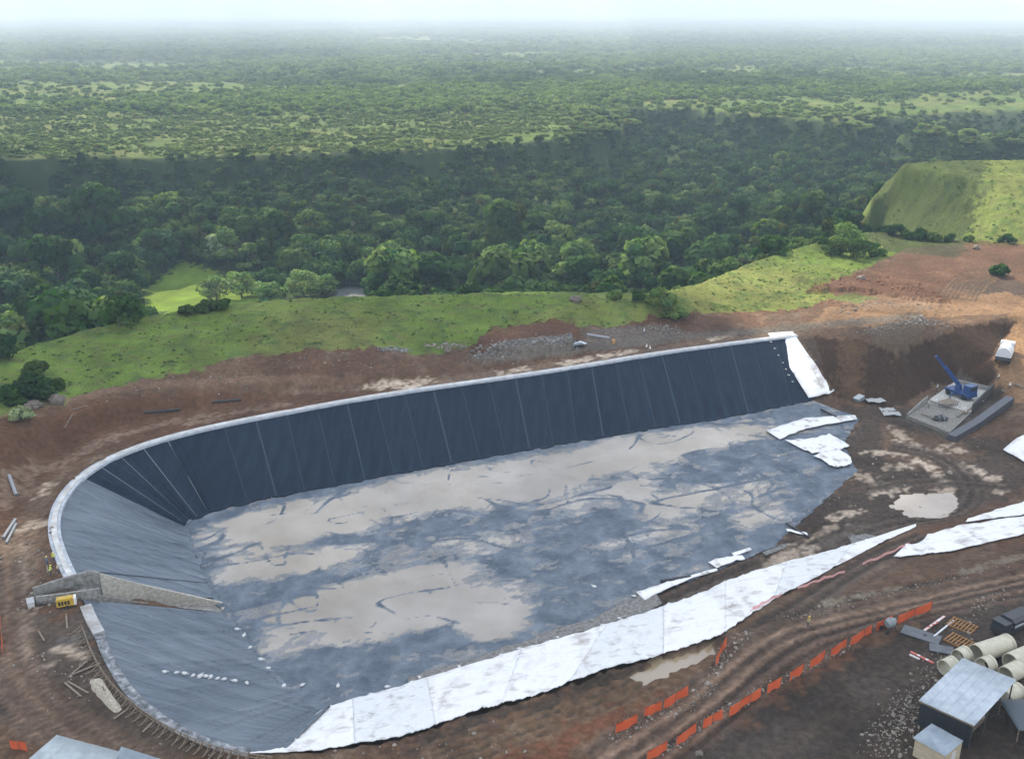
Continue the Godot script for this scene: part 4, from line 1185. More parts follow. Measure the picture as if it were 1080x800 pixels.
	while z > -1000.0:
		var step := 8.2 if z > -520.0 else 8.8
		var half := 0.6 * -z + 30.0
		var x := -half
		while x < half:
			var q := Vector2(x + g.randf_range(-3.2, 3.2), z + g.randf_range(-3.2, 3.2))
			x += step
			var h := ground(q.x, q.y)
			if h > 0.5 or Geometry2D.is_point_in_polygon(q, dirt_area) or Geometry2D.is_point_in_polygon(q, meadow):
				continue
			# the bluff keeps its grass, the steepest cliffs stay nearly bare
			if q.x > 128.0 and q.y > -445.0 and h > -8.0:
				if h > 2.0 and h < 20.0 and q.x < 185.0 and q.y < -375.0:
					for e in 5:
						var w := q + Vector2(g.randf_range(-3.5, 3.5), g.randf_range(-3.5, 3.5))
						var b := g.randf_range(0.12, 0.34)
						spots.append(Transform3D(Basis(Vector3.UP, g.randf() * TAU).scaled(Vector3(b, b, b)), Vector3(w.x, ground(w.x, w.y) - 0.1, w.y)))
				continue
			var steep := absf(ground(q.x, q.y + 4.0) - ground(q.x, q.y - 4.0)) / 8.0
			var cliff := steep > 0.45 and h > -13.0 and q.y < -520.0
			if h > -3.0 and g.randf() < 0.4:
				continue
			var s := (g.randf_range(0.7, 1.8) if g.randf() > 0.06 else g.randf_range(1.8, 2.3)) * (0.9 + 0.5 * noise_b.get_noise_2d(q.x * 0.4, q.y * 0.4))
			if h > -9.0 and q.y > -330.0:
				s *= 0.55
			if q.y < -470.0:
				s = minf(s, 1.25)
				if h > -24.0:
					s *= 0.62
			if cliff:
				s = g.randf_range(0.2, 0.5)
				for e in 16:
					var w := q + Vector2(g.randf_range(-6, 6), g.randf_range(-6, 6))
					var b := g.randf_range(0.15, 0.46)
					spots.append(Transform3D(Basis(Vector3.UP, g.randf() * TAU).scaled(Vector3(b, b * 0.9, b)), Vector3(w.x, ground(w.x, w.y) - 0.3, w.y)))
			elif h > -12.0:
				s *= 0.6
			spots.append(Transform3D(Basis(Vector3.UP, g.randf() * TAU).scaled(Vector3(s, s * g.randf_range(0.85, 1.15), s)), Vector3(q.x, h - 0.3, q.y)))
		z -= step
	var shown := 0
	var rest: Array[Transform3D] = []
	for s in spots:
		var top := s.origin + Vector3(0, 8.0 * s.basis.y.length(), 0)
		if shown < 290 and s.basis.y.length() > 0.55 and in_frame(s.origin) and not hidden_by_ground(top):
			var k := g.randi() % 10
			var o: Node3D = protos[k] if shown < 10 else null
			if shown < 10:
				k = shown
				o = protos[k]
			else:
				o = protos[k].duplicate()
				o.name = numbered("forest_tree")
				add_child(o)
			o.transform = s
			shown += 1
		else:
			rest.append(s)
	mass("forest", rest, crowns, tones, "dense green forest canopy filling the river valley and its far slopes", 0.35)
	# ---- the plain: scattered trees and woods to the horizon
	var far_spots: Array[Transform3D] = []
	var mid_spots: Array[Transform3D] = []
	for ring in [[-540.0, -1300.0, 7.2, 1.0], [-1300.0, -2600.0, 12.0, 1.5], [-2600.0, -5600.0, 24.0, 2.7], [-5600.0, -11000.0, 52.0, 5.0]]:
		z = ring[0]
		while z > ring[1]:
			var step: float = ring[2]
			var half := 0.58 * -z + 30.0
			var x := -half
			while x < half:
				var q := Vector2(x + g.randf_range(-0.5, 0.5) * step, z + g.randf_range(-0.5, 0.5) * step)
				x += step
				var wood := land(q.x, q.y)
				var chance := clampf(0.55 + wood * 2.2, 0.1, 0.96)
				if z > -1300.0:
					var h := ground(q.x, q.y)
					if h < 0.5 or (q.x > 100.0 and q.y > -520.0):
						continue
					var pasture := Vector2((q.x - 235.0) / 95.0, (q.y + 800.0) / 85.0).length() < 1.0 or (q.y > -850.0 + 60.0 * noise_b.get_noise_2d(q.x * 0.3, 9.0) and q.x < 40.0)
					chance = clampf(0.42 + wood * 2.0, 0.14, 0.95)
					if pasture:
						chance = 0.26 + 0.62 * smoothstep(0.0, 0.35, noise_b.get_noise_2d(q.x * 0.35, q.y * 0.8))
				if g.randf() > chance:
					continue
				var s: float = ring[3] * g.randf_range(0.5, 1.15) * (0.8 if wood < 0.0 else 1.15)
				var tf := Transform3D(Basis(Vector3.UP, g.randf() * TAU).scaled(Vector3(s * 1.1, s * g.randf_range(0.7, 1.0) * (1.0 if ring[3] < 2.0 else 0.6), s * 1.1)), Vector3(q.x, ground(q.x, q.y) - 0.3, q.y))
				if z > -800.0:
					tf.basis = tf.basis.scaled(Vector3.ONE * (0.72 if not (q.x < 40.0 and q.y > -850.0) else g.randf_range(0.14, 0.52)))
					tf.basis.y *= 0.75
					mid_spots.append(tf)
				else:
					far_spots.append(tf)
			z -= step
	for i in 22000:
		var q := Vector2(g.randf_range(-560, 60), g.randf_range(-880, -550))
		var h := ground(q.x, q.y)
		if h < 2.5 or absf(q.x) > 0.58 * -q.y or noise_b.get_noise_2d(q.x * 0.22, q.y * 0.55) < g.randf_range(-0.25, 0.2):
			continue
		var b := g.randf_range(0.06, 0.2)
		mid_spots.append(Transform3D(Basis(Vector3.UP, g.randf() * TAU).scaled(Vector3(b * 1.3, b, b * 1.3)), Vector3(q.x, h - 0.1, q.y)))
	mass("scrub_woodland", mid_spots, crowns, tones, "scattered scrub trees over the near edge of the far plain", 1.5)
	mass("far_woodland", far_spots, far_crowns, tones, "woods and scattered trees of the hazy plain out to the horizon", 1.0)

func mass(called: String, spots: Array[Transform3D], shapes: Array, tones: Array, label: String, olive: float) -> void:
	var white := leaf_mat("leaf_mass", Color(1, 1, 1))
	var root := thing(called, label, "woodland")
	root.set_meta("kind", "stuff")
	var lots := []
	for k in shapes.size():
		lots.append([])
	for i in spots.size():
		lots[(i * 7 + int(absf(spots[i].origin.x))) % shapes.size()].append(spots[i])
	var g := RandomNumberGenerator.new()
	g.seed = 5
	for k in shapes.size():
		var mm := MultiMesh.new()
		mm.transform_format = MultiMesh.TRANSFORM_3D
		mm.use_colors = true
		mm.mesh = shapes[k]
		mm.instance_count = lots[k].size()
		for i in lots[k].size():
			var tf: Transform3D = lots[k][i]
			mm.set_instance_transform(i, tf)
			var n := noise_b.get_noise_2d(tf.origin.x * 0.3, tf.origin.z * 0.3)
			var a := (Color(0.027, 0.064, 0.017) if olive < 0.5 else Color(0.07, 0.115, 0.035)).lerp(Color(0.08, 0.12, 0.026) if olive < 0.5 else Color(0.2, 0.25, 0.08), clampf(olive * 0.6 + n * 0.9 + g.randf_range(-0.42, 0.42), 0, 1))  # trees of the plain get paler leaves to stand for sunlight on them
			if g.randf() < 0.12:
				a = a.lerp(Color(0.15, 0.2, 0.06), g.randf_range(0.3, 0.9))
			mm.set_instance_color(i, a)
		var mi := MultiMeshInstance3D.new()
		mi.name = "canopy"
		mi.multimesh = mm
		mi.material_override = white
		mi.set_meta("kind", "stuff")
		root.add_child(mi, true)

# low tufts and weeds over the grass of ridge, spur and bluff
func build_tufts() -> void:
	var g := RandomNumberGenerator.new()
	g.seed = 15
	var shape := crown_mesh(900, 0.55, 0.5, 4, 9, 0.42, 0.6, Color(1, 1, 1), 0.15)
	var tf: Array[Transform3D] = []
	var cols: Array[Color] = []
	for i in 26000:
		var q := Vector2(g.randf_range(-150, 260), g.randf_range(-470, -190))
		if Geometry2D.is_point_in_polygon(q, dirt_area):
			continue
		var h := ground(q.x, q.y)
		if h < -0.5 or not in_frame(Vector3(q.x, h, q.y), 4.0):
			continue
		var n := noise_c.get_noise_2d(q.x * 2.0, q.y * 2.0)
		if n < -0.05 and g.randf() < 0.75:
			continue
		var s := g.randf_range(0.35, 0.9) * (1.2 if n > 0.35 else 0.9)
		tf.append(Transform3D(Basis(Vector3.UP, g.randf() * TAU).scaled(Vector3(s, s * 0.6, s)), Vector3(q.x, h - 0.05, q.y)))
		cols.append(Color(0.2, 0.25, 0.09).lerp(Color(0.1, 0.15, 0.05), clampf(n + g.randf_range(0.0, 0.4), 0, 1)).lerp(Color(0.2, 0.2, 0.08), clampf(g.randf() - 0.7, 0, 1) * 2.0))
	var mm := MultiMesh.new()
	mm.transform_format = MultiMesh.TRANSFORM_3D
	mm.use_colors = true
	mm.mesh = shape
	mm.instance_count = tf.size()
	for i in tf.size():
		mm.set_instance_transform(i, tf[i])
		mm.set_instance_color(i, cols[i])
	var mi := MultiMeshInstance3D.new()
	mi.name = "grass"
	mi.multimesh = mm
	mi.material_override = leaf_mat("leaf_mass", Color(1, 1, 1))
	add_child(mi)
	mi.set_meta("kind", "stuff")
	tag(mi, "low grass and weed tufts over the green ridge, spur and bluff", "grass")

# moist haze lying over the far lowland
func build_haze() -> void:
	var fog := FogVolume.new()
	fog.name = "haze"
	fog.shape = RenderingServer.FOG_VOLUME_SHAPE_BOX
	fog.size = Vector3(26000, 230, 14000)
	fog.position = Vector3(0, 60, -8100)
	var m := FogMaterial.new()
	m.density = 0.00021
	m.albedo = Color(0.92, 0.945, 0.985)
	fog.material = m
	add_child(fog)
	fog.set_meta("kind", "stuff")
	tag(fog, "pale blue haze lying over the far plain below the horizon", "haze")

# ------------------------------------------------------------------ things on the site
func rust_mat() -> StandardMaterial3D:
	return mat("old_timber", Color(0.36, 0.28, 0.21), 0.9, noise_tex(71, 0.02, Color(0.6, 0.58, 0.55), Color(1, 1, 1), 256, 4), 0.6)

func grey_metal() -> StandardMaterial3D:
	return mat("sheet_metal", Color(0.72, 0.78, 0.82), 0.55, noise_tex(72, 0.01, Color(0.75, 0.77, 0.8), Color(1, 1, 1), 256, 5), 0.2, 0.15)

func concrete() -> StandardMaterial3D:
	return mat("site_concrete", Color(0.46, 0.46, 0.44), 0.9, noise_tex(73, 0.012, Color(0.55, 0.53, 0.5), Color(1, 1, 1), 512, 6), 0.16)

# a wall whose foot and top follow given points
func wall(st: SurfaceTool, tops: PackedVector3Array, feet: PackedFloat32Array, thick: float) -> void:
	for i in tops.size() - 1:
		var a := tops[i]
		var b := tops[i + 1]
		var d := Vector3(b.x - a.x, 0, b.z - a.z).normalized()
		var n := Vector3(-d.z, 0, d.x) * thick * 0.5
		var fa := Vector3(a.x, feet[i], a.z)
		var fb := Vector3(b.x, feet[i + 1], b.z)
		quad(st, fa + n, fb + n, b + n, a + n)
		quad(st, fb - n, fa - n, a - n, b - n)
		quad(st, a + n, b + n, b - n, a - n)
		if i == 0:
			quad(st, fa - n, fa + n, a + n, a - n)
		if i == tops.size() - 2:
			quad(st, fb + n, fb - n, b - n, b + n)

func build_channel() -> void:
	var t := thing("inlet_channel", "stained concrete inlet channel cutting through the left crest and down the liner", "channel")
	var st := begin()
	wall(st, p3([-70.3, 0.7, -127.8, -67.4, 1, -129.6, -63, 1.7, -131.1, -61.6, 1.5, -130.7]), PackedFloat32Array([-2, -2, -2.2, -2.6]), 0.35)
	part("back_wing_wall", done(st), concrete(), t)
	st = begin()
	wall(st, p3([-69, 0.5, -125.8, -64.7, 0.8, -126.3, -60, 1.4, -126.6]), PackedFloat32Array([-2, -2, -2.2]), 0.35)
	part("front_wing_wall", done(st), concrete(), t)
	st = begin()
	wall(st, p3([-61.6, 1.5, -130.7, -60.3, 0, -132.1, -57.3, -3.4, -135.4, -52.7, -6.6, -138.1, -46.9, -9.75, -140.3]), PackedFloat32Array([-2.6, -4.4, -6.8, -9, -10.4]), 0.4)
	part("chute_wall", done(st), mat("stained_concrete", Color(0.72, 0.7, 0.64), 0.9, noise_tex(74, 0.015, Color(0.66, 0.63, 0.58), Color(1, 1, 1), 512, 6), 0.2), t)
	st = begin()
	wall(st, p3([-61, -0.6, -128, -56.6, -4.9, -132.7, -52.2, -8, -136.2, -46.2, -10.3, -138.4]), PackedFloat32Array([-4, -7.5, -10, -11.5]), 0.3)
	part("near_chute_wall", done(st), concrete(), t)
	st = begin()
	var l := p3([-71.2, -0.9, -129.3, -66.7, -0.95, -130.7, -62.9, -1.2, -132.4])
	for i in 2:
		var w := Vector3(0.6, 0, 1.5)
		quad(st, l[i] + w, l[i + 1] + w, l[i + 1] - w, l[i] - w)
	l = p3([-63.6, -2.4, -134.4, -58.5, -6.4, -137.8, -53.2, -8.8, -139.1, -45.9, -10.3, -138.4])
	for i in 3:
		var w := Vector3(1.0, 0, 2.3)
		quad(st, l[i] + w, l[i + 1] + w, l[i + 1] - w, l[i] - w)
	part("channel_floor", done(st), concrete(), t)
	# yellow machine beside it
	var p := on(Vector3(-63.8, 0, -123.8))
	t = thing("generator", "yellow machine with a white end panel parked under the inlet channel's front wall", "generator", p, 0.36)
	st = begin()
	bx(st, Vector3(0, 1.0, 0), Vector3(2.3, 1.1, 1.1))
	bx(st, Vector3(0, 1.58, 0), Vector3(2.1, 0.08, 0.9))
	part("housing", done(st), mat("yellow_paint", Color(0.72, 0.46, 0.04), 0.5, noise_tex(72, 0.01, Color(0.75, 0.77, 0.8), Color(1, 1, 1), 256, 5), 0.5), t)
	st = begin()
	bx(st, Vector3(1.3, 1.0, 0), Vector3(0.3, 1.1, 1.1))
	part("end_panel", done(st), mat("white_paint", Color(0.75, 0.75, 0.73), 0.5), t)
	st = begin()
	for k in 4:
		bx(st, Vector3(-0.75 + 0.4 * k, 1.0, 0.56), Vector3(0.28, 0.6, 0.03))
	part("grille", done(st), mat("black_paint", Color(0.02, 0.02, 0.022), 0.6), t)
	st = begin()
	bx(st, Vector3(0, 0.36, 0), Vector3(2.7, 0.16, 0.7))
	part("chassis", done(st), mat("black_paint", Color(0.02, 0.02, 0.022), 0.6), t)
	for s in [-0.6, 0.6]:
		st = begin()
		tube(st, Vector3(0.2, 0.3, s - 0.1), Vector3(0.2, 0.3, s + 0.1), 0.3, 0.3, 14)
		part("wheel", done(st), mat("rubber", Color(0.02, 0.02, 0.02), 0.9), t)
	# pale crate by the end of the channel
	t = thing("white_crate", "small white crate against the outer end of the inlet channel", "crate", on(Vector3(-69.6, 0, -125.3)), 0.5)
	st = begin()
	bx(st, Vector3(0, 0.45, 0), Vector3(0.9, 0.9, 1.7))
	part("body", done(st), mat("white_paint", Color(0.75, 0.75, 0.73), 0.5), t)
	st = begin()
	bx(st, Vector3(0, 0.95, 0), Vector3(1.0, 0.1, 1.8))
	part("lid", done(st), mat("grey_lid", Color(0.4, 0.41, 0.42), 0.6), t)

func build_formwork() -> void:
	# timber braces that hold the edge formwork
	var t := thing("formwork_brace", "slanted timber brace in the long row along the near left crest", "timber brace", Vector3.ZERO, 0.0, "timber formwork braces along the near left crest")
	var st := begin()
	beam(st, Vector3(0, -0.1, 0), Vector3(0, 1.0, 0), 0.14, 0.14)
	part("post", done(st), rust_mat(), t)
	st = begin()
	beam(st, Vector3(0, 0.85, 0.05), Vector3(0, 0.02, 1.5), 0.13, 0.12)
	part("strut", done(st), rust_mat(), t)
	st = begin()
	beam(st, Vector3(0, 0.1, 0.05), Vector3(0, 0.1, 2.0), 0.16, 0.1)
	part("foot_plank", done(st), rust_mat(), t)
	var path := smooth(pl([-58.8, -118.7, -55.7, -113.6, -52.4, -108.9, -49.8, -105.8, -46.5, -102.6, -42.8, -99.6, -39, -97.1, -35, -95, -31.6, -93.7, -27.1, -92.9]), 2)
	var run := 0.0
	var first := true
	for i in path.size() - 1:
		var a := path[i]
		var b := path[i + 1]
		run += a.distance_to(b)
		while run > 0.95:
			run -= 0.95
			var d := (b - a).normalized()
			var n := Vector2(d.y, -d.x)
			if n.dot(a - Vector2(-10, -140)) < 0.0:
				n = -n
			var at := on(Vector3(a.x, 0, a.y) + Vector3(n.x, 0, n.y) * 0.7)
			var turn := atan2(n.x, n.y) + rng.randf_range(-0.12, 0.12)
			if first:
				t.position = at
				t.rotation.y = turn
				first = false
			else:
				dup(t, at, turn, "", rng.randf_range(0.65, 0.9))
	# two walers and the board face
	st = begin()
	var face := begin()
	var pts := shift(path, -0.62 if shift(path, -0.62)[4].x < path[4].x else 0.62)
	for i in pts.size() - 1:
		var a := Vector3(pts[i].x, 0.2, pts[i].y)
		var b := Vector3(pts[i + 1].x, 0.2, pts[i + 1].y)
		beam(st, a + Vector3(0, 0.5, 0), b + Vector3(0, 0.5, 0), 0.1, 0.1)
		beam(st, a + Vector3(0, 0.05, 0), b + Vector3(0, 0.05, 0), 0.1, 0.1)
	part("formwork_rail", done(st), rust_mat())
	tag(get_child(get_child_count() - 1) as Node3D, "double timber rail linking the braces along the near left crest", "formwork")
	# loose timber
	var planks := [[Vector3(-56.6, 0, -108.3), Vector3(-55.4, 0, -111.5), "thin plank lying from the mud pit towards the formwork, upper one of a pair"], [Vector3(-56.5, 0, -108.1), Vector3(-53.7, 0, -110.3), "long plank lying from the mud pit towards the formwork, lower one of a pair"], [Vector3(-56.8, 0, -106.5), Vector3(-53.5, 0, -103.6), "left plank of two lying parallel beside the mud pit"], [Vector3(-56.5, 0, -106.7), Vector3(-52.9, 0, -104.3), "right plank of two lying parallel beside the mud pit"], [Vector3(-43.1, 0, -98.1), Vector3(-42.3, 0, -99.8), "pale prop leaning over the crest among the braces"], [Vector3(-33.9, 0, -94.3), Vector3(-33.3, 0, -95.9), "pale prop near the white fabric end of the crest"], [Vector3(-63, 0, -121.9), Vector3(-61.3, 0, -118.2), "upright looking plank lying below the yellow machine"], [Vector3(-95.6, 0, -198.9), Vector3(-92.3, 0, -194.9), "pale concrete post fallen down the cut bank on the left"], [Vector3(-88.8, 0, -187.8), Vector3(-86.6, 0, -190.8), "long timber lying on the bench under the left cut bank"], [Vector3(-88.8, 0, -183.9), Vector3(-88.1, 0, -186.8), "short timber on the bench below the long one"], [Vector3(-65.1, 0, -117.8), Vector3(-63.3, 0, -115.5), "split pale board left of the dark puddle in the left yard"], [Vector3(-72.5, 0, -137.1), Vector3(-70.5, 0, -133.2), "timber standing near the workers at the inlet channel"], [Vector3(-47.9, 0, -99.4), Vector3(-47, 0, -101), "loose plank beyond the pale heap by the formwork"], [Vector3(-43.7, 0, -97.2), Vector3(-43.1, 0, -98.8), "loose plank in front of the formwork braces"]]
	for q in planks:
		var a := on(q[0], 0.15)
		var b := on(q[1], 0.2)
		t = thing("plank", q[2], "plank", a)
		st = begin()
		beam(st, Vector3.ZERO, b - a, 0.24, 0.08)
		part("board", done(st), mat("pale_timber", Color(0.36, 0.3, 0.23), 0.9, noise_tex(71, 0.02, Color(0.6, 0.58, 0.55), Color(1, 1, 1), 256, 4), 0.6), t)
	# pale heap at the braces
	st = begin()
	var heap := pl([-54.1, -107.3, -52.8, -108.1, -51.4, -106.2, -49.5, -103.7, -47.6, -101.7, -47.8, -100.3, -49.7, -101.9, -52.1, -104.3, -53.4, -105.8])
	var c := Vector2.ZERO
	for p in heap:
		c += p / heap.size()
	var rings := 7
	heap = smooth(PackedVector2Array(Array(heap) + [heap[0]]), 2)
	for i in heap.size() - 1:
		for k in rings:
			var q: Array[Vector3] = []
			for e in [[i, k], [i + 1, k], [i + 1, k + 1], [i, k + 1]]:
				var f := float(e[1]) / rings
				var xz := heap[e[0]].lerp(c, f)
				q.append(Vector3(xz.x, 0.0 + 0.9 * sin(minf(f * 1.4, 1.0) * PI / 2) + 0.35 * noise_c.get_noise_2d(xz.x * 9.0, xz.y * 9.0) - 0.12, xz.y))
			quad(st, q[0], q[1], q[2], q[3])
			quad(st, q[3], q[2], q[1], q[0])
	var hm := part("pale_heap", done(st), mat("lime", Color(0.74, 0.68, 0.56), 0.95, noise_tex(75, 0.03, Color(0.55, 0.53, 0.5), Color(1, 1, 1), 256, 5), 0.4))
	tag(hm, "heap of pale cream spoil against the timber formwork on the left", "heap")

func build_sandbags() -> void:
	var m := mat("bag_cloth", Color(0.62, 0.63, 0.62), 0.95)
	var t := thing("sandbag", "small white sandbag in the row across the lower left liner slope", "sandbag", Vector3.ZERO, 0.0, "white sandbags in a row on the left liner slope")
	part("sack", stone_mesh(Vector3(0.4, 0.2, 0.28), 81, 0.15, 4), m, t)
	var st := begin()
	tube(st, Vector3(0.36, 0.03, 0), Vector3(0.55, 0.08, 0.02), 0.05, 0.1, 7)
	part("tied_neck", done(st), m, t)
	var row := p3([-46.4, -3.9, -112.5, -45.1, -4.6, -113.2, -44.2, -5.1, -113.6, -43.2, -5.6, -114, -42.4, -6, -114.3, -41.8, -6.3, -114.7, -41.2, -6.6, -114.9, -40.4, -7, -115.3, -39.6, -7.3, -115.6, -38.3, -7.8, -116, -36.8, -8.4, -116.4])
	var first := true
	for p in row:
		var at := Vector3(p.x, lining(p.x, p.z) + 0.2, p.z)
		if first:
			t.position = at
			first = false
		else:
			dup(t, at, rng.randf() * TAU, "", rng.randf_range(0.8, 1.2))
	for p in p3([-42.6, -9.9, -132.8, -41.1, -9.9, -131.1, -39.4, -9.9, -128.1, -37.1, -9.9, -125.1, -35.5, -9.9, -123, -32.4, -9.9, -118.9, -29.8, -9.9, -119.1, -24.7, -9.9, -118.9, -17.7, -9.9, -118.7, -13.3, -9.9, -120.8, -7.7, -9.9, -123.3, -1.7, -9.9, -126.2, 1.1, -9.9, -127.7, 7, -9.9, -130.6, 13.7, -9.9, -145.1, 16.9, -9.9, -135.7, 20, -9.9, -142.2, 22, -9.9, -138.6, -55.9, -9.9, -153.1, -54, -9.9, -150.6]):
		dup(t, Vector3(p.x, -9.75, p.z), rng.randf() * TAU, "single white sandbag weighing down the edge of the basin floor liner", rng.randf_range(0.8, 1.2), "white sandbags along the edges of the floor liner")
	for p in p3([67.2, -0.9, -248.2, 67.6, -1.8, -245.5, 68, -2.7, -242.8, 68.4, -3.6, -239.5, 68.6, -4.5, -237.1, 68.9, -5.3, -235.1, 69.3, -6.2, -232.8]):
		dup(t, Vector3(p.x, p.y + 0.45, p.z), rng.randf() * TAU, "white sandbag in the dotted line down the right end of the dark far slope", rng.randf_range(0.55, 0.75), "white sandbags down the right end of the far slope")

# height of the liner on the left slopes
func lining(x: float, z: float) -> float:
	var best := 1e9
	var h := -10.0
	for i in crest.size() - 1:
		for k in 6:
			var f := k / 6.0
			var a := crest[i].lerp(crest[i + 1], f)
			var b := toe[i].lerp(toe[i + 1], f)
			var q := Geometry2D.get_closest_point_to_segment(Vector2(x, z), a, b)
			var d := q.distance_to(Vector2(x, z))
			if d < best:
				best = d
				h = -10.0 * a.distance_to(q) / maxf(a.distance_to(b), 0.01)
	return h + 0.1

func build_fences() -> void:
	var orange := mat("orange_mesh", Color(1.0, 0.2, 0.06), 0.7, noise_tex(76, 0.05, Color(0.7, 0.65, 0.6), Color(1, 1, 1), 256, 3), 0.5)
	orange.cull_mode = BaseMaterial3D.CULL_DISABLED
	orange.backlight_enabled = true
	orange.backlight = Color(0.5, 0.1, 0.03)
	var stake := rust_mat()
	var runs := [
		["near", p3([12.2, -0.2, -97.3, 15.1, -0.2, -99.4, 16, -0.2, -100.4, 18.3, -0.3, -101.8, 18.6, -0.3, -102, 22, -0.3, -104.7, 26.6, -0.4, -110.6, 28.9, -0.5, -115])],
		["road", p3([15.3, 0, -92.4, 17.9, 0, -94.3, 19, 0, -94.7, 21.7, 0, -97.2, 22.6, 0, -97.7, 25.3, 0, -99.7, 26.2, 0, -100.1, 30.9, 0, -103.8, 31.8, 0, -104.3, 34, 0, -106, 35.2, 0, -106.7, 37.6, 0, -108.7, 38.5, 0, -109.3, 41.2, 0, -111.7, 42, -0.1, -111.9, 44.9, -0.2, -114.5, 45.5, -0.2, -114.6, 49.6, -0.3, -118.4, 50.5, -0.4, -119, 53.4, -0.5, -121, 54, -0.5, -120.6, 60.4, -0.6, -124.5])]]
	var where := {"near": ["between the tan pool and the haul road, first from the bottom", "between the tan pool and the haul road, second from the bottom", "between the tan pool and the haul road, third from the bottom", "standing steeply on the rocks right of the tan pool"],
		"road": ["on the yard side, lowest one", "second up from the lowest along the yard side of the haul road", "third up along the yard side of the haul road", "long fourth one up, with a dark hollow before it", "short fifth one up along the yard", "sixth one up along the yard", "seventh one up along the yard side of the road", "eighth one up along the yard side of the road", "ninth one up along the yard", "small one just left of the grey mixer", "long topmost one right of the grey mixer"]}
	for r in runs:
		var p: PackedVector3Array = r[1]
		for k in p.size() / 2:
			var a := on(p[k * 2])
			var b := on(p[k * 2 + 1])
			var t := thing("mesh_fence", "orange mesh panel " + where[r[0]][k], "safety fence", a, 0.0, "orange safety mesh panels along the haul road")
			var d := b - a
			var hh := 1.35
			var st := SurfaceTool.new()
			var cloth := func(u: float, v: float) -> Vector3:
				return d * u + Vector3(0, hh * (1.0 - v) + 0.1 - 0.05 * sin(u * PI * 2.0) * sin(u * PI * 2.0), 0) + Vector3(d.z, 0, -d.x).normalized() * 0.08 * sin(u * 9.0 + k) * (0.4 + v)
			part("mesh", sheet(14, 6, cloth, 0.02), orange, t)
			var n := maxi(2, int(d.length() / 1.6) + 1)
			for s in n:
				st = begin()
				var q := d * (float(s) / (n - 1))
				tube(st, q + Vector3(0, -0.3, 0), q + Vector3(0.03, hh + 0.28, 0), 0.045, 0.035, 6)
				part("stake", done(st), stake, t)
	# the netting along the white slope
	var net := smooth(pl([32.6, -122.9, 35.6, -125.3, 38.1, -127.1, 43.2, -130.7, 47.6, -133.4, 53.2, -137.4, 59.3, -142.4, 66, -147.2]), 1)
	net = smooth(pl([34.5, -125.1, 39.2, -130, 45.6, -135.3, 51.9, -140.4, 59.6, -146.4, 69, -153.8]), 1)
	var pink := mat("pink_netting", Color(0.95, 0.5, 0.47), 0.8)
	var t2 := thing("pink_netting", "low pink netting trailing along the outer edge of the white near slope", "safety fence")
	for i in net.size() - 1:
		var a := on(Vector3(net[i].x, 0, net[i].y), 0.2)
		var b := on(Vector3(net[i + 1].x, 0, net[i + 1].y), 0.2)
		if i % 4 == 3:
			continue
		var d := b - a
		var cl := func(u: float, v: float) -> Vector3:
			return a + d * u + Vector3(0, 0.55 * (1.0 - v) * (0.6 + 0.4 * absf(noise_b.get_noise_2d(i * 7.0 + u * 9.0, 3.0)) * 2.0) + 0.05, 0.18 * sin(u * 8.0 + i))
		part("net", sheet(6, 3, cl, 0.02), pink, t2)
	for q in [[Vector3(-72.1, 0, -121.4), Vector3(-67.5, 0, -112.5), "orange mesh panel at the left edge beside the access road"], [Vector3(-58.1, 0, -94.6), Vector3(-55.8, 0, -94), "red mesh panel beside the white roof at the bottom left"]]:
		var a := on(q[0])
		var d: Vector3 = on(q[1]) - a
		var t := thing("mesh_fence", q[2], "safety fence", a)
		var cl := func(u: float, v: float) -> Vector3:
			return d * u + Vector3(0, 1.2 * (1.0 - v) + 0.05, 0.1 * sin(u * 7.0))
		part("mesh", sheet(12, 6, cl, 0.02), orange, t)
		for s in [0.0, 0.5, 1.0]:
			var st := begin()
			tube(st, d * s + Vector3(0, -0.3, 0), d * s + Vector3(0, 1.4, 0), 0.045, 0.035, 6)
			part("stake", done(st), stake, t)

# corrugated roof sheet between four corners (a-b eave, d-c ridge side), sheets as parts
func roof(t: Node3D, a: Vector3, b: Vector3, c: Vector3, d: Vector3, n: int, m: Material) -> void:
	for k in n:
		var u0 := float(k) / n
		var u1 := float(k + 1) / n + 0.006
		var w := int((b - a).length() / n / 0.16)
		var tilt := Vector3(0, 0.02 * (k % 2), 0)
		var at := func(u: float, v: float) -> Vector3:
			var s := lerpf(u0, u1, u)
			var p := a.lerp(b, s).lerp(d.lerp(c, s), v)
			return p + tilt + Vector3(0, 0.045 * cos(u * w * TAU), 0)
		part("roof_sheet", sheet(maxi(w * 5, 8), 2, at, 0.02), m, t)

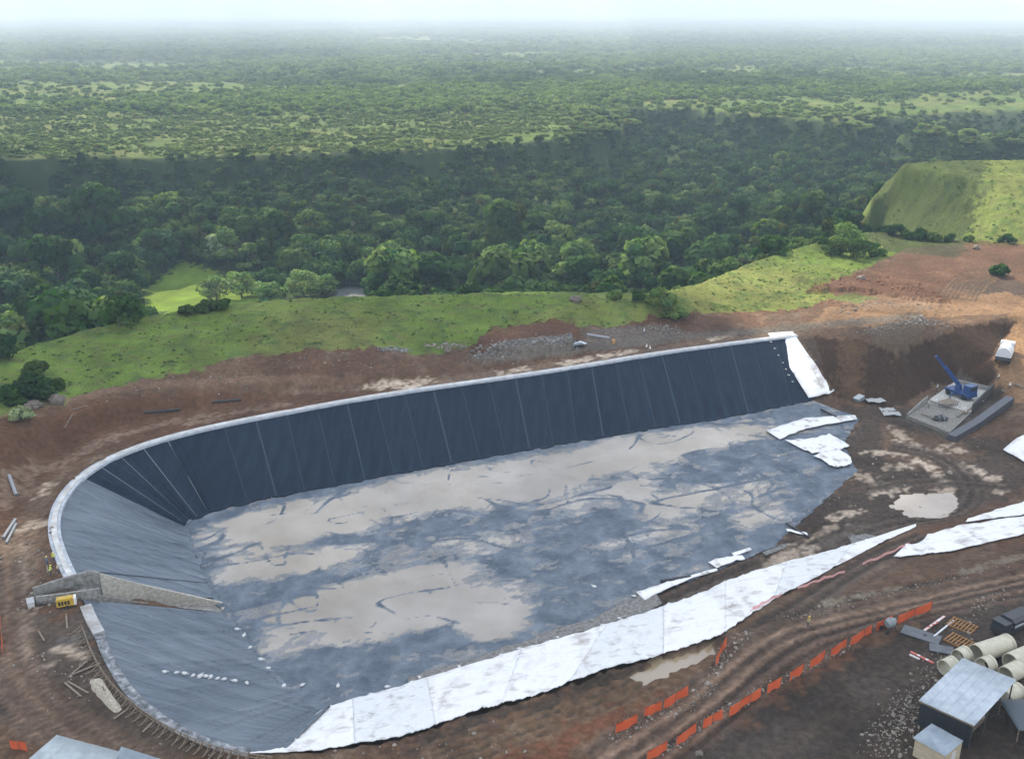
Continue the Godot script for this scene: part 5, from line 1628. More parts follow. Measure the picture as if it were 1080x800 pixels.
func build_sheds() -> void:
	var m := grey_metal()
	var tin_b := mat("sheet_metal_dull", Color(0.5, 0.57, 0.62), 0.6, noise_tex(72, 0.01, Color(0.75, 0.77, 0.8), Color(1, 1, 1), 256, 5), 0.2, 0.15)
	var dark := mat("black_tarp", Color(0.018, 0.021, 0.03), 0.55)
	var A := Vector3(48.1, 3.6, -98.5)
	var B := Vector3(52.7, 3.6, -94)
	var C := Vector3(60.9, 4.3, -101.4)
	var D := Vector3(56.3, 4.3, -105.8)
	var t := thing("site_shed", "site shed with pale corrugated roof, black tarpaulin walls and open posts at the right", "shed")
	roof(t, A, B, C, D, 6, m)
	# walls of sheeting on two sides
	var st := begin()
	var mid_a := A.lerp(D, 0.04) + Vector3(0, -0.15, 0)
	var mid_b := B.lerp(C, 0.04) + Vector3(0, -0.15, 0)
	var inn := (C - B).normalized() * 0.3
	var fl := func(p: Vector3) -> Vector3:
		return Vector3(p.x, -0.1, p.z)
	var wa := mid_a.lerp(mid_b, 0.03)
	var wb := mid_a.lerp(mid_b, 0.97)
	var cl := func(u: float, v: float) -> Vector3:
		var p := wa.lerp(wb, u)
		return p.lerp(fl.call(p), v) + Vector3(0, 0, 0.07 * sin(u * 34.0) * (0.3 + v))
	part("front_wall", sheet(34, 8, cl, 0.0), dark, t)
	var wd := D.lerp(A, 0.04) + Vector3(0, -0.15, 0)
	cl = func(u: float, v: float) -> Vector3:
		var p := wd.lerp(wa, u)
		return p.lerp(fl.call(p), v) + Vector3(0.07 * sin(u * 30.0) * (0.3 + v), 0, 0)
	part("side_wall", sheet(30, 8, cl, 0.0), dark, t)
	for f in [0.03, 0.36, 0.68, 0.97]:
		st = begin()
		var p := B.lerp(C, f).lerp(A.lerp(D, f), 0.04)
		tube(st, fl.call(p), p + Vector3(0, -0.05, 0), 0.09, 0.09, 8)
		part("post", done(st), mat("dark_post", Color(0.04, 0.04, 0.045), 0.8), t)
	st = begin()
	beam(st, B.lerp(A, 0.04) + Vector3(0, -0.14, 0), C.lerp(D, 0.04) + Vector3(0, -0.14, 0), 0.1, 0.16)
	beam(st, A + Vector3(0, -0.14, 0), B + Vector3(0, -0.14, 0), 0.1, 0.16)
	beam(st, D + Vector3(0, -0.14, 0), C + Vector3(0, -0.14, 0), 0.1, 0.16)
	part("eaves_beam", done(st), rust_mat(), t)
	# shelves and stores under the roof
	t = thing("storage_rack", "grey storage rack with boxes under the open side of the shed", "rack", on(B.lerp(C, 0.45).lerp(A.lerp(D, 0.45), 0.25)), atan2((C - B).x, (C - B).z))
	for k in 3:
		st = begin()
		bx(st, Vector3(0, 0.3 + 0.7 * k, 0), Vector3(1.0, 0.06, 4.2))
		part("shelf", done(st), rust_mat(), t)
	for x in [-0.45, 0.45]:
		for z in [-2.0, 2.0]:
			st = begin()
			beam(st, Vector3(x, 0, z), Vector3(x, 2.1, z), 0.08, 0.08)
			part("upright", done(st), rust_mat(), t)
	for k in 5:
		st = begin()
		bx(st, Vector3(0, 0.58 + 0.7 * (k % 2), -1.6 + 0.8 * k), Vector3(0.7, 0.45, 0.6))
		part("box", done(st), mat("carton%d" % (k % 3), [Color(0.4, 0.32, 0.2), Color(0.45, 0.46, 0.45), Color(0.12, 0.16, 0.2)][k % 3], 0.9), t)
	# lean-to
	t = thing("lean_to_hut", "small beige hut with a grey metal lean-to roof against the shed's black wall", "hut")
	var a := Vector3(45.7, 2.3, -93.5)
	var b := Vector3(48.2, 2.3, -90.5)
	var c := Vector3(51, 2.7, -92.5)
	var d := Vector3(48.6, 2.7, -95.5)
	roof(t, a, b, c, d, 4, tin_b)
	var beige := mat("beige_board", Color(0.6, 0.52, 0.37), 0.85, noise_tex(77, 0.008, Color(0.8, 0.79, 0.76), Color(1, 1, 1), 512, 6), 0.3)
	var g := func(p: Vector3) -> Vector3:
		return Vector3(p.x, -0.1, p.z)
	var e := [a.lerp(c, 0.06), b.lerp(d, 0.06), c.lerp(a, 0.03), d.lerp(b, 0.03)]
	for k in 4:
		st = begin()
		var p: Vector3 = e[k] + Vector3(0, -0.12, 0)
		var q: Vector3 = e[(k + 1) % 4] + Vector3(0, -0.12, 0)
		wall(st, PackedVector3Array([p, q]), PackedFloat32Array([-0.1, -0.1]), 0.12)
		part("wall", done(st), beige, t)
	st = begin()
	var dm: Vector3 = e[1].lerp(e[2], 0.55)
	var dir: Vector3 = Vector3(e[2].x - e[1].x, 0, e[2].z - e[1].z).normalized()
	bx(st, Vector3(dm.x, 0.95, dm.z) + Vector3(-dir.z, 0, dir.x) * 0.08, Vector3(0.8, 1.9, 0.08), atan2(-dir.z, dir.x))
	part("door", done(st), mat("door_white", Color(0.6, 0.6, 0.58), 0.7), t)
	# dark roof cut by the right edge of the picture
	t = thing("tarp_shelter", "low dark blue grey tarpaulin shelter at the right edge beside the shed", "shelter")
	var corner := Vector3(58.7, 2.2, -97.9)
	cl = func(u: float, v: float) -> Vector3:
		return corner + Vector3(9.0 * u, 0.25 * sin(u * 5.0) * sin(v * 4.0) - 0.3 * v, 5.2 * v - 2.6)
	part("tarpaulin", sheet(16, 10, cl, 0.03), mat("blue_tarp", Color(0.06, 0.078, 0.095), 0.6), t)
	for q in [Vector3(0.2, 0, -2.4), Vector3(0.2, 0, 2.3), Vector3(8.8, 0, -2.4), Vector3(8.8, 0, 2.3)]:
		st = begin()
		tube(st, corner * Vector3(1, 0, 1) + q, corner * Vector3(1, 0, 1) + q + Vector3(0, 2.0, 0), 0.07, 0.07, 8)
		part("post", done(st), rust_mat(), t)
	# roofs at the bottom left
	for q in [[Vector3(-52.9, 3.4, -88.4), Vector3(-43.2, 3.4, -84.8), Vector3(-43.1, 3.8, -89.5), Vector3(-51.1, 3.8, -92.2), "site building with bright white metal roof cut off by the bottom edge at the left", 9, mat("white_roof", Color(0.66, 0.72, 0.72), 0.5, noise_tex(72, 0.01, Color(0.75, 0.77, 0.8), Color(1, 1, 1), 256, 5), 0.2, 0.1)], [Vector3(-43.6, 2.9, -86.2), Vector3(-37.3, 2.9, -84), Vector3(-37.4, 3.2, -88.6), Vector3(-43.5, 3.2, -91), "lower grey metal roof adjoining the white roofed building at the bottom left", 7, tin_b]]:
		t = thing("site_building", q[4], "building")
		roof(t, q[0], q[1], q[2], q[3], q[5], q[6])
		var cs: Array[Vector3] = [q[0].lerp(q[2], 0.04), q[1].lerp(q[3], 0.04), q[2].lerp(q[0], 0.04), q[3].lerp(q[1], 0.04)]
		for k in 4:
			st = begin()
			wall(st, PackedVector3Array([cs[k] + Vector3(0, -0.15, 0), cs[(k + 1) % 4] + Vector3(0, -0.15, 0)]), PackedFloat32Array([-0.2, -0.2]), 0.12)
			part("wall", done(st), mat("pale_wall", Color(0.5, 0.5, 0.47), 0.85), t)

func build_pipes() -> void:
	var m := mat("pipe_cream", Color(0.66, 0.63, 0.5), 0.55, noise_tex(77, 0.008, Color(0.8, 0.79, 0.76), Color(1, 1, 1), 512, 6), 0.2)
	var list := [
		[Vector3(60.6, 1.2, -110.9), Vector3(65.9, 1.2, -113.2), 1.3, "largest cream pipe lying whole beside the shed's upper edge"],
		[Vector3(58.1, 1, -110.5), Vector3(59.5, 1, -111.3), 1.05, "short cream pipe ring at the left end of the large pipe, upper one"],
		[Vector3(55.4, 1, -108.3), Vector3(56.9, 1, -109.1), 1.05, "short cream pipe ring half hidden behind the left corner of the shed roof"],
		[Vector3(60.4, 1, -108.5), Vector3(61.7, 1, -109.1), 1.1, "cream pipe ring peeping over the shed roof below the large pipe"],
		[Vector3(64.2, 1.2, -109), Vector3(68.2, 1.2, -111.1), 1.25, "cream pipe open towards the shed at the right edge, upper one"],
		[Vector3(62.5, 1.1, -106.6), Vector3(65.3, 1.1, -108.2), 1.15, "cream pipe under the upper right one, behind the shed's right corner"],
		[Vector3(60.3, 1, -102.1), Vector3(62.7, 1, -103.7), 1.05, "cream pipe lying below the right corner of the shed roof"]]
	for q in list:
		var t := thing("concrete_pipe", q[3], "pipe", on(q[0]), 0.0, "cream pipes stacked round the shed")
		var a := Vector3(0, q[2], 0)
		var b: Vector3 = Vector3(q[1].x - q[0].x, q[2], q[1].z - q[0].z)
		var st := begin()
		pipe(st, a, b, q[2], 0.12, 30)
		part("barrel", done(st), m, t)
		st = begin()
		var f := (b - a).normalized()
		pipe(st, b - f * 0.35, b + f * 0.02, q[2] + 0.07, 0.06, 30)
		part("collar", done(st), m, t)
	# pallets
	var orange_wood := mat("orange_timber", Color(0.5, 0.25, 0.08), 0.85, noise_tex(71, 0.02, Color(0.6, 0.58, 0.55), Color(1, 1, 1), 256, 4), 0.6)
	for q in [[Vector3(62.6, 0.2, -119.4), 0.5, "orange brown timber frame lying on the yard, upper of two"], [Vector3(60.6, 0.2, -115.3), 0.42, "orange brown timber frame lying next to the large pipe, lower of two"]]:
		var t := thing("timber_grid", q[2], "timber grid", on(q[0], 0.05), q[1] - 1.3)
		for k in 8:
			var st := begin()
			bx(st, Vector3(-1.6 + 0.46 * k, 0.22, 0), Vector3(0.18, 0.08, 2.6))
			part("slat", done(st), orange_wood, t)
		for z in [-1.2, 0.0, 1.2]:
			var st := begin()
			bx(st, Vector3(0, 0.1, z), Vector3(3.6, 0.16, 0.16))
			part("bearer", done(st), orange_wood, t)
	# plates and beams on the yard
	var plate := mat("steel_plate", Color(0.13, 0.14, 0.15), 0.6, noise_tex(72, 0.01, Color(0.75, 0.77, 0.8), Color(1, 1, 1), 256, 5), 0.2)
	for q in [[Vector3(56.1, 0.1, -117.3), Vector3(5.0, 0.16, 2.3), -0.62, "long dark grey steel plate with a hole, lying right of the mixer"], [Vector3(57.4, 0.1, -113.7), Vector3(3.0, 0.12, 1.8), -0.35, "shorter grey steel plate lying beside the lower timber frame"]]:
		var t := thing("steel_plate", q[3], "steel plate", on(q[0], 0.1), q[2])
		var st := begin()
		var s: Vector3 = q[1]
		bx(st, Vector3(0, 0.08, 0), s)
		part("sheet", done(st), plate, t)
		st = begin()
		for z in [-1.0, 1.0]:
			bx(st, Vector3(0, 0.02, z * s.z * 0.3), Vector3(s.x * 0.96, 0.1, 0.12))
		part("stiffener", done(st), plate, t)
		if s.x > 4.0:
			st = begin()
			tube(st, Vector3(0.5, 0.12, -0.1), Vector3(0.5, 0.2, -0.1), 0.26, 0.26, 12)
			part("hole_cover", done(st), mat("black_paint", Color(0.02, 0.02, 0.022), 0.6), t)
	var bars := [[Vector3(56.9, 0.1, -118.3), Vector3(61.2, 0.1, -122), 0.3, Color(0.72, 0.55, 0.52), "pale pink beam lying on the yard left of the white pole"], [Vector3(57.6, 0.1, -119), Vector3(59.6, 0.1, -120.4), 0.25, Color(0.5, 0.14, 0.1), "short red beam on top of the pale pink beam"], [Vector3(57.7, 0.1, -116.9), Vector3(62, 0.1, -120.8), 0.2, Color(0.66, 0.7, 0.74), "thin white pole lying between the pink beam and the timber frames"], [Vector3(53.1, 0.1, -113.2), Vector3(55.1, 0.1, -110.6), 0.3, Color(0.6, 0.16, 0.13), "red and pale beam lying on the yard below the steel plates"], [Vector3(52.7, 0.1, -112.5), Vector3(53.6, 0.1, -111.4), 0.22, Color(0.68, 0.68, 0.66), "short white beam beside the red beam"]]
	for q in bars:
		var a := on(q[0], 0.15)
		var t := thing("beam", q[4], "beam", a)
		var st := begin()
		var b: Vector3 = on(q[1], 0.15) - a
		beam(st, Vector3.ZERO, b, q[2], 0.16)
		part("bar", done(st), mat("bar%s" % str(q[3].r), q[3], 0.7), t)
		st = begin()
		beam(st, b * 0.3 + Vector3(0, 0.085, 0), b * 0.42 + Vector3(0, 0.085, 0), q[2] * 1.02, 0.02)
		beam(st, b * 0.66 + Vector3(0, 0.085, 0), b * 0.78 + Vector3(0, 0.085, 0), q[2] * 1.02, 0.02)
		part("band", done(st), mat("white_paint", Color(0.75, 0.75, 0.73), 0.5), t)
	# black pipes and tubes lying about
	var black := mat("black_plastic", Color(0.016, 0.017, 0.02), 0.45)
	for q in [[Vector3(24.9, -9.6, -146.3), Vector3(30.1, -9.6, -147.8), 0.28, "black membrane roll on the floor liner above the thin white sheet"], [Vector3(51.1, -9.6, -166.6), Vector3(53.8, -9.6, -161.3), 0.2, "black tube on the liner edge beside a small white sheet"], [Vector3(74, -9.5, -223.4), Vector3(76.2, -9.5, -218.6), 0.3, "black tube on the far end of the floor by the white strip"], [Vector3(-77.2, 0, -195.4), Vector3(-70.7, 0, -198.6), 0.25, "dark pipe lying on the bench under the left cut bank"], [Vector3(-64.7, 0, -201.9), Vector3(-59.1, 0, -204.1), 0.3, "blue black pipe lying on the far bench"], [Vector3(19.5, 0.6, -249.2), Vector3(25.2, 0.6, -247.6), 0.35, "dark pipe on the grey gravel beyond the far bench"], [Vector3(-90.5, 0, -163.8), Vector3(-87.2, 0, -158.9), 0.3, "grey pipe at the left edge bench"], [Vector3(-82.3, 0, -143.7), Vector3(-83.3, 0, -150.1), 0.25, "long grey pipe at the left edge beside the access road"], [Vector3(-81.2, 0, -142.4), Vector3(-82.4, 0, -148.5), 0.2, "thin pipe lying parallel to the long grey one at the left edge"]]:
		var a: Vector3 = on(q[0], 0.2) if q[0].y > -5.0 else q[0] + Vector3(0, 0.1, 0)
		var t := thing("pipe_length", q[3], "pipe", a)
		var st := begin()
		var b: Vector3 = (on(q[1], 0.2) if q[0].y > -5.0 else q[1] + Vector3(0, 0.1, 0)) - a
		pipe(st, Vector3.ZERO, b, q[2], 0.05, 12)
		part("tube", done(st), black if not "grey" in q[3] else mat("grey_plastic", Color(0.3, 0.31, 0.33), 0.6), t)
	var tt := thing("white_geotextile_sheet", "small white sheet tucked under the black tube on the liner edge", "geotextile", Vector3(52.1, -9.5, -163.2))
	var cl := func(u: float, v: float) -> Vector3:
		return Vector3(-1.6 + 3.4 * u, 0.1 + 0.08 * sin(u * 9.0), -1.2 + 1.6 * u + 0.9 * v)
	part("sheet", sheet(8, 4, cl, 0.05), mat("white_fabric", Color(0.5, 0.5, 0.5)), tt)

func build_bay() -> void:
	var conc := concrete()
	var pale := mat("fresh_concrete", Color(0.8, 0.8, 0.76), 0.85, noise_tex(73, 0.012, Color(0.55, 0.53, 0.5), Color(1, 1, 1), 512, 6), 0.2)
	var t := thing("concrete_bay", "concrete outlet bay with pale slab, dark side wall and long outer chute in the excavation", "concrete bay")
	var a := Vector3(92.5, -8.7, -217.8)
	var b := Vector3(98.3, -8.7, -207.7)
	var c := Vector3(119.1, -8.7, -232.8)
	var d := Vector3(112.3, -8.7, -239.5)
	var st := begin()
	for q in [[0.0, 0.5], [0.5, 1.0]]:
		pass
	quad(st, a, b, b.lerp(c, 0.45), a.lerp(d, 0.45))
	for q in [[a, b], [b, c], [c, d], [d, a]]:
		var lo := Vector3(0, -1.2, 0)
		quad(st, q[0] + lo, q[1] + lo, q[1], q[0])
	part("lower_slab", done(st), mat("wet_concrete", Color(0.34, 0.325, 0.29), 0.7, noise_tex(73, 0.012, Color(0.55, 0.53, 0.5), Color(1, 1, 1), 512, 6), 0.2), t)
	st = begin()
	var e := a.lerp(d, 0.45)
	var f := b.lerp(c, 0.45)
	var up := Vector3(0, 0.25, 0)
	quad(st, e + up, f + up, c + up, d + up)
	quad(st, e - up, f - up, f + up, e + up)
	part("upper_slab", done(st), pale, t)
	st = begin()
	var h := PackedVector3Array([b.lerp(c, 0.5) + Vector3(0, 2.0, 0), c + Vector3(0, 2.4, 0)])
	wall(st, h, PackedFloat32Array([-9.6, -9.6]), 0.35)
	part("side_wall", done(st), mat("wall_inner_shade", Color(0.06, 0.058, 0.055), 0.8), t)  # concrete wall given a dark colour that paints the shade on its inner face
	st = begin()
	h = PackedVector3Array([d + Vector3(0, 1.2, 0), c + Vector3(0, 1.4, 0)])
	wall(st, h, PackedFloat32Array([-9.6, -9.6]), 0.35)
	part("back_wall", done(st), conc, t)
	st = begin()
	h = PackedVector3Array([a + Vector3(0, 0.5, 0), a.lerp(d, 0.4) + Vector3(0, 1.6, 0)])
	wall(st, h, PackedFloat32Array([-9.6, -9.6]), 0.3)
	part("left_wall", done(st), conc, t)
	st = begin()
	wall(st, p3([97.5, -8.2, -204.9, 105.3, -7.2, -210.7, 118.1, -5.6, -222.1]), PackedFloat32Array([-9.8, -9.8, -9.6]), 1.9)
	part("outer_chute", done(st), mat("dark_steel", Color(0.1, 0.1, 0.115), 0.55, noise_tex(72, 0.01, Color(0.75, 0.77, 0.8), Color(1, 1, 1), 256, 5), 0.3), t)
	# starter bars along the left wall
	for k in 9:
		st = begin()
		var p := a.lerp(d, 0.08 + 0.1 * k)
		beam(st, p, p + Vector3(0, 1.8 + 0.5 * (k % 3), 0), 0.06, 0.06)
		part("reinforcing_bar", done(st), mat("rebar", Color(0.12, 0.08, 0.06), 0.8), t)
	# boom truck
	var blue := mat("blue_paint", Color(0.03, 0.085, 0.25), 0.4, noise_tex(72, 0.01, Color(0.75, 0.77, 0.8), Color(1, 1, 1), 256, 5), 0.4)
	var blk := mat("black_paint", Color(0.02, 0.02, 0.022), 0.6)
	var at := Vector3(109.7, -8.4, -229.4)
	t = thing("boom_crane", "dark blue crane with raised boom working on the pale slab of the concrete bay", "crane", at, 0.5)
	t.scale = Vector3.ONE * 1.35
	st = begin()
	bx(st, Vector3(0, 0.9, 0), Vector3(2.2, 0.5, 5.2))
	part("chassis", done(st), blue, t)
	st = begin()
	bx(st, Vector3(0.1, 1.9, 1.7), Vector3(2.0, 1.6, 1.5))
	part("cab", done(st), blue, t)
	st = begin()
	bx(st, Vector3(0.1, 2.2, 2.46), Vector3(1.7, 0.7, 0.04))
	bx(st, Vector3(1.12, 2.2, 1.7), Vector3(0.04, 0.7, 1.0))
	part("window", done(st), mat("dark_glass", Color(0.03, 0.04, 0.05), 0.1), t)
	st = begin()
	tube(st, Vector3(0, 1.1, -0.6), Vector3(0, 2.2, -0.6), 0.7, 0.55, 14)
	part("turret", done(st), blue, t)
	st = begin()
	var tip := Vector3(-4.4, 7.6, -3.0)
	beam(st, Vector3(0, 2.0, -0.6), tip * 0.62 + Vector3(0, 0.8, -0.2), 0.6, 0.7)
	part("boom", done(st), blue, t)
	st = begin()
	beam(st, tip * 0.55 + Vector3(0, 0.9, -0.25), tip, 0.4, 0.45)
	part("boom_extension", done(st), blue, t)
	st = begin()
	tube(st, Vector3(0.3, 1.2, -0.2), tip * 0.4 + Vector3(0, 0.9, -0.2), 0.12, 0.1, 8)
	part("ram", done(st), mat("grey_lid", Color(0.4, 0.41, 0.42), 0.6), t)
	for s in [-1.0, 1.0]:
		for z in [-1.9, 1.4]:
			st = begin()
			tube(st, Vector3(s * 1.0 - 0.16, 0.5, z), Vector3(s * 1.0 + 0.16, 0.5, z), 0.5, 0.5, 16)
			part("wheel", done(st), mat("rubber", Color(0.02, 0.02, 0.02), 0.9), t)
		st = begin()
		beam(st, Vector3(s * 1.0, 0.8, -0.4), Vector3(s * 2.3, 0.7, -0.4), 0.2, 0.2)
		beam(st, Vector3(s * 2.3, 0.75, -0.4), Vector3(s * 2.3, 0.05, -0.4), 0.16, 0.16)
		part("outrigger", done(st), blue, t)
	# working platform
	t = thing("timber_platform", "pale platform of boards in front of the blue crane", "platform", Vector3(104.5, -8.5, -223.9), 0.5)
	for k in 6:
		st = begin()
		bx(st, Vector3(-1.75 + 0.7 * k, 0.95, 0), Vector3(0.66, 0.08, 2.8))
		part("board", done(st), mat("pale_timber", Color(0.36, 0.3, 0.23), 0.9), t)
	for x in [-1.8, 1.8]:
		for z in [-1.2, 1.2]:
			st = begin()
			beam(st, Vector3(x, -0.2, z), Vector3(x, 0.92, z), 0.12, 0.12)
			part("leg", done(st), rust_mat(), t)
	t = thing("membrane_roll", "black rounded bundle of membrane on the wet slab of the concrete bay", "bundle", Vector3(99.2, -8.6, -215.2))
	part("bundle", stone_mesh(Vector3(1.7, 0.95, 1.1), 83, 0.3, 7), mat("black_plastic", Color(0.016, 0.017, 0.02), 0.45), t)
	st = begin()
	for x in [-0.6, 0.5]:
		for k in 12:
			var t0 := TAU * k / 12
			var t1 := TAU * (k + 1) / 12
			beam(st, Vector3(x, sin(t0) * 1.0, cos(t0) * 1.16), Vector3(x, sin(t1) * 1.0, cos(t1) * 1.16), 0.1, 0.05)
	part("strap", done(st), mat("grey_lid", Color(0.4, 0.41, 0.42), 0.6), t)
	# loose boards and panels on the slab
	for q in [[Vector3(114.6, -8.55, -233.7), Vector3(118.1, -8.55, -236.4), 1.2, 0.1, "pale formwork panel lying on the slab right of the blue crane"], [Vector3(113.7, -8.5, -229.6), Vector3(113.5, -8.5, -225.8), 0.9, 0.1, "pale board lying near the dark side wall of the bay"], [Vector3(106.2, -8.5, -218.5), Vector3(109.6, -8.5, -222.1), 0.5, 0.12, "narrow plank lying along the outer edge of the bay slab"], [Vector3(96, -8.5, -218.5), Vector3(97.8, -8.5, -216.2), 0.6, 0.1, "plank lying on the wet lower slab by the left wall"], [Vector3(103.5, -8.5, -216.2), Vector3(106.5, -8.5, -219.7), 0.3, 0.25, "short beam lying on the slab by the black bundle"], [Vector3(109.1, -8.4, -235.3), Vector3(111.8, -8.4, -237.3), 0.8, 0.5, "low stack of boards at the back of the pale slab"], [Vector3(120.6, -5.7, -231.4), Vector3(121.2, -6.2, -228.1), 0.4, 0.3, "beam lying at the upper end of the outer chute"], [Vector3(123.3, -4, -230.8), Vector3(123.9, -4, -228.2), 0.6, 0.4, "timber left on the light earth below the white truck"]]:
		t = thing("board", q[4], "board", q[0] if q[0].y < -7.0 else on(q[0], 0.2))
		st = begin()
		var along_: Vector3 = q[1] - q[0]
		beam(st, Vector3(0, 0.15, 0), Vector3(along_.x, 0.2, along_.z), q[2], q[3])
		part("panel", done(st), mat("pale_timber", Color(0.36, 0.3, 0.23), 0.9) if q[2] < 0.7 else pale, t)
	# debris left of the bay
	t = thing("grey_box", "grey metal box tilted on rubble at the foot of the brown slope", "box", on(Vector3(84.8, -9.2, -228.9), 0.4), 0.6)
	st = begin()
	bx(st, Vector3.ZERO, Vector3(2.2, 1.0, 1.6))
	part("body", done(st), mat("blue_grey", Color(0.22, 0.27, 0.31), 0.6), t)
	st = begin()
	bx(st, Vector3(0, 0.55, 0), Vector3(2.3, 0.1, 1.7))
	part("lid", done(st), mat("grey_lid", Color(0.4, 0.41, 0.42), 0.6), t)
	t.rotation.z = 0.25
	for q in [[Vector3(88.5, -9.2, -227.6), 1.9, "crumpled grey tarpaulin beside the tilted grey box"], [Vector3(89.3, -9.2, -222), 1.5, "small crumpled sheet between the tilted box and the concrete bay"], [Vector3(89.4, -9.2, -219.6), 1.7, "pale crumpled sheet left of the concrete bay's lower corner"], [Vector3(77.7, -9.3, -219.3), 0.9, "scrap of white fabric by the black tube at the liner's far corner"]]:
		t = thing("crumpled_sheet", q[2], "tarpaulin", on(q[0], 0.1))
		var r: float = q[1]
		var cl := func(u: float, v: float) -> Vector3:
			return Vector3((u - 0.5) * 2.4 * r, 0.35 + 0.45 * noise_c.get_noise_2d(u * 30.0 + r * 50.0, v * 30.0), (v - 0.5) * 1.3 * r)
		part("sheet", sheet(12, 10, cl, 0.03), mat("old_tarp", Color(0.4, 0.4, 0.39), 0.85), t)
	# white truck
	t = thing("white_truck", "small white truck with rounded white body parked on the light earth above the excavation", "truck", on(Vector3(125.7, -2.2, -242.9)), -0.55)
	t.scale = Vector3.ONE * 1.6
	var white := mat("truck_white", Color(0.72, 0.73, 0.74), 0.35)
	st = begin()
	bx(st, Vector3(0, 0.75, 0), Vector3(2.0, 0.3, 5.6))
	part("chassis", done(st), blk, t)
	var body := begin()
	for k in 16:
		var t0 := PI * k / 16
		var t1 := PI * (k + 1) / 16
		quad(body, Vector3(cos(t0) * 1.15, 1.0 + sin(t0) * 1.5, 1.9), Vector3(cos(t0) * 1.15, 1.0 + sin(t0) * 1.5, -2.0), Vector3(cos(t1) * 1.15, 1.0 + sin(t1) * 1.5, -2.0), Vector3(cos(t1) * 1.15, 1.0 + sin(t1) * 1.5, 1.9))
		tri(body, Vector3(0, 1.0, 1.9), Vector3(cos(t0) * 1.15, 1.0 + sin(t0) * 1.5, 1.9), Vector3(cos(t1) * 1.15, 1.0 + sin(t1) * 1.5, 1.9))
		tri(body, Vector3(0, 1.0, -2.0), Vector3(cos(t1) * 1.15, 1.0 + sin(t1) * 1.5, -2.0), Vector3(cos(t0) * 1.15, 1.0 + sin(t0) * 1.5, -2.0))
	part("body", done(body), white, t)
	st = begin()
	bx(st, Vector3(0, 1.55, -2.75), Vector3(2.1, 1.5, 1.3))
	bx(st, Vector3(0, 2.34, -2.7), Vector3(1.8, 0.1, 1.1))
	part("cab", done(st), white, t)
	st = begin()
	bx(st, Vector3(0, 1.9, -3.42), Vector3(1.8, 0.6, 0.04))
	for s in [-1.07, 1.07]:
		bx(st, Vector3(s, 1.9, -2.8), Vector3(0.04, 0.5, 0.8))
	part("window", done(st), mat("dark_glass", Color(0.03, 0.04, 0.05), 0.1), t)
	for s in [-0.95, 0.95]:
		for z in [-2.5, 0.6, 1.6]:
			st = begin()
			tube(st, Vector3(s - 0.16, 0.45, z), Vector3(s + 0.16, 0.45, z), 0.48, 0.48, 16)
			part("wheel", done(st), mat("rubber", Color(0.02, 0.02, 0.02), 0.9), t)
	# black truck at the right edge
	t = thing("black_truck", "black covered truck with a pale stripe, cut by the right edge above the pipes", "truck", on(Vector3(68.7, 0, -118.2)), -1.05)
	st = begin()
	bx(st, Vector3(0, 0.7, 0), Vector3(2.2, 0.4, 6.0))
	part("chassis", done(st), blk, t)
	st = begin()
	var tops := [Vector3(-1.15, 1.0, 0), Vector3(1.15, 1.0, 0), Vector3(1.2, 2.1, 0), Vector3(0.7, 2.5, 0), Vector3(-0.7, 2.5, 0), Vector3(-1.2, 2.1, 0)]
	for k in 6:
		var p: Vector3 = tops[k]
		var q: Vector3 = tops[(k + 1) % 6]
		quad(st, p + Vector3(0, 0, 1.2), q + Vector3(0, 0, 1.2), q + Vector3(0, 0, -3.0), p + Vector3(0, 0, -3.0))
		tri(st, Vector3(0, 1.7, 1.2), q + Vector3(0, 0, 1.2), p + Vector3(0, 0, 1.2))
		tri(st, Vector3(0, 1.7, -3.0), p + Vector3(0, 0, -3.0), q + Vector3(0, 0, -3.0))
	part("covered_bed", done(st), mat("dark_cover", Color(0.028, 0.03, 0.035), 0.5), t)
	st = begin()
	bx(st, Vector3(1.19, 1.5, -0.9), Vector3(0.06, 0.35, 3.9))
	bx(st, Vector3(-1.19, 1.5, -0.9), Vector3(0.06, 0.35, 3.9))
	bx(st, Vector3(0, 1.5, 1.23), Vector3(2.0, 0.3, 0.06))
	part("stripe", done(st), mat("grey_stripe", Color(0.4, 0.43, 0.46), 0.5), t)
	st = begin()
	bx(st, Vector3(0, 1.5, 2.2), Vector3(2.1, 1.5, 1.5))
	part("cab", done(st), mat("dark_cover", Color(0.028, 0.03, 0.035), 0.5), t)
	st = begin()
	bx(st, Vector3(0, 1.9, 2.97), Vector3(1.8, 0.55, 0.04))
	part("window", done(st), mat("dark_glass", Color(0.03, 0.04, 0.05), 0.1), t)
	for s in [-1.0, 1.0]:
		for z in [-2.0, 2.1]:
			st = begin()
			tube(st, Vector3(s - 0.16, 0.5, z), Vector3(s + 0.16, 0.5, z), 0.5, 0.5, 16)
			part("wheel", done(st), mat("rubber", Color(0.02, 0.02, 0.02), 0.9), t)
	# concrete mixer
	t = thing("concrete_mixer", "small grey concrete mixer standing at the gap in the orange mesh panels", "mixer", on(Vector3(52.2, -0.4, -118.6)), 0.4)
	st = begin()
	tube(st, Vector3(-0.6, 1.2, 0), Vector3(0.1, 1.35, 0), 0.55, 0.75, 16)
	tube(st, Vector3(0.1, 1.35, 0), Vector3(0.8, 1.55, 0), 0.75, 0.35, 16, false)
	part("drum", done(st), mat("mixer_grey", Color(0.22, 0.25, 0.25), 0.6), t)
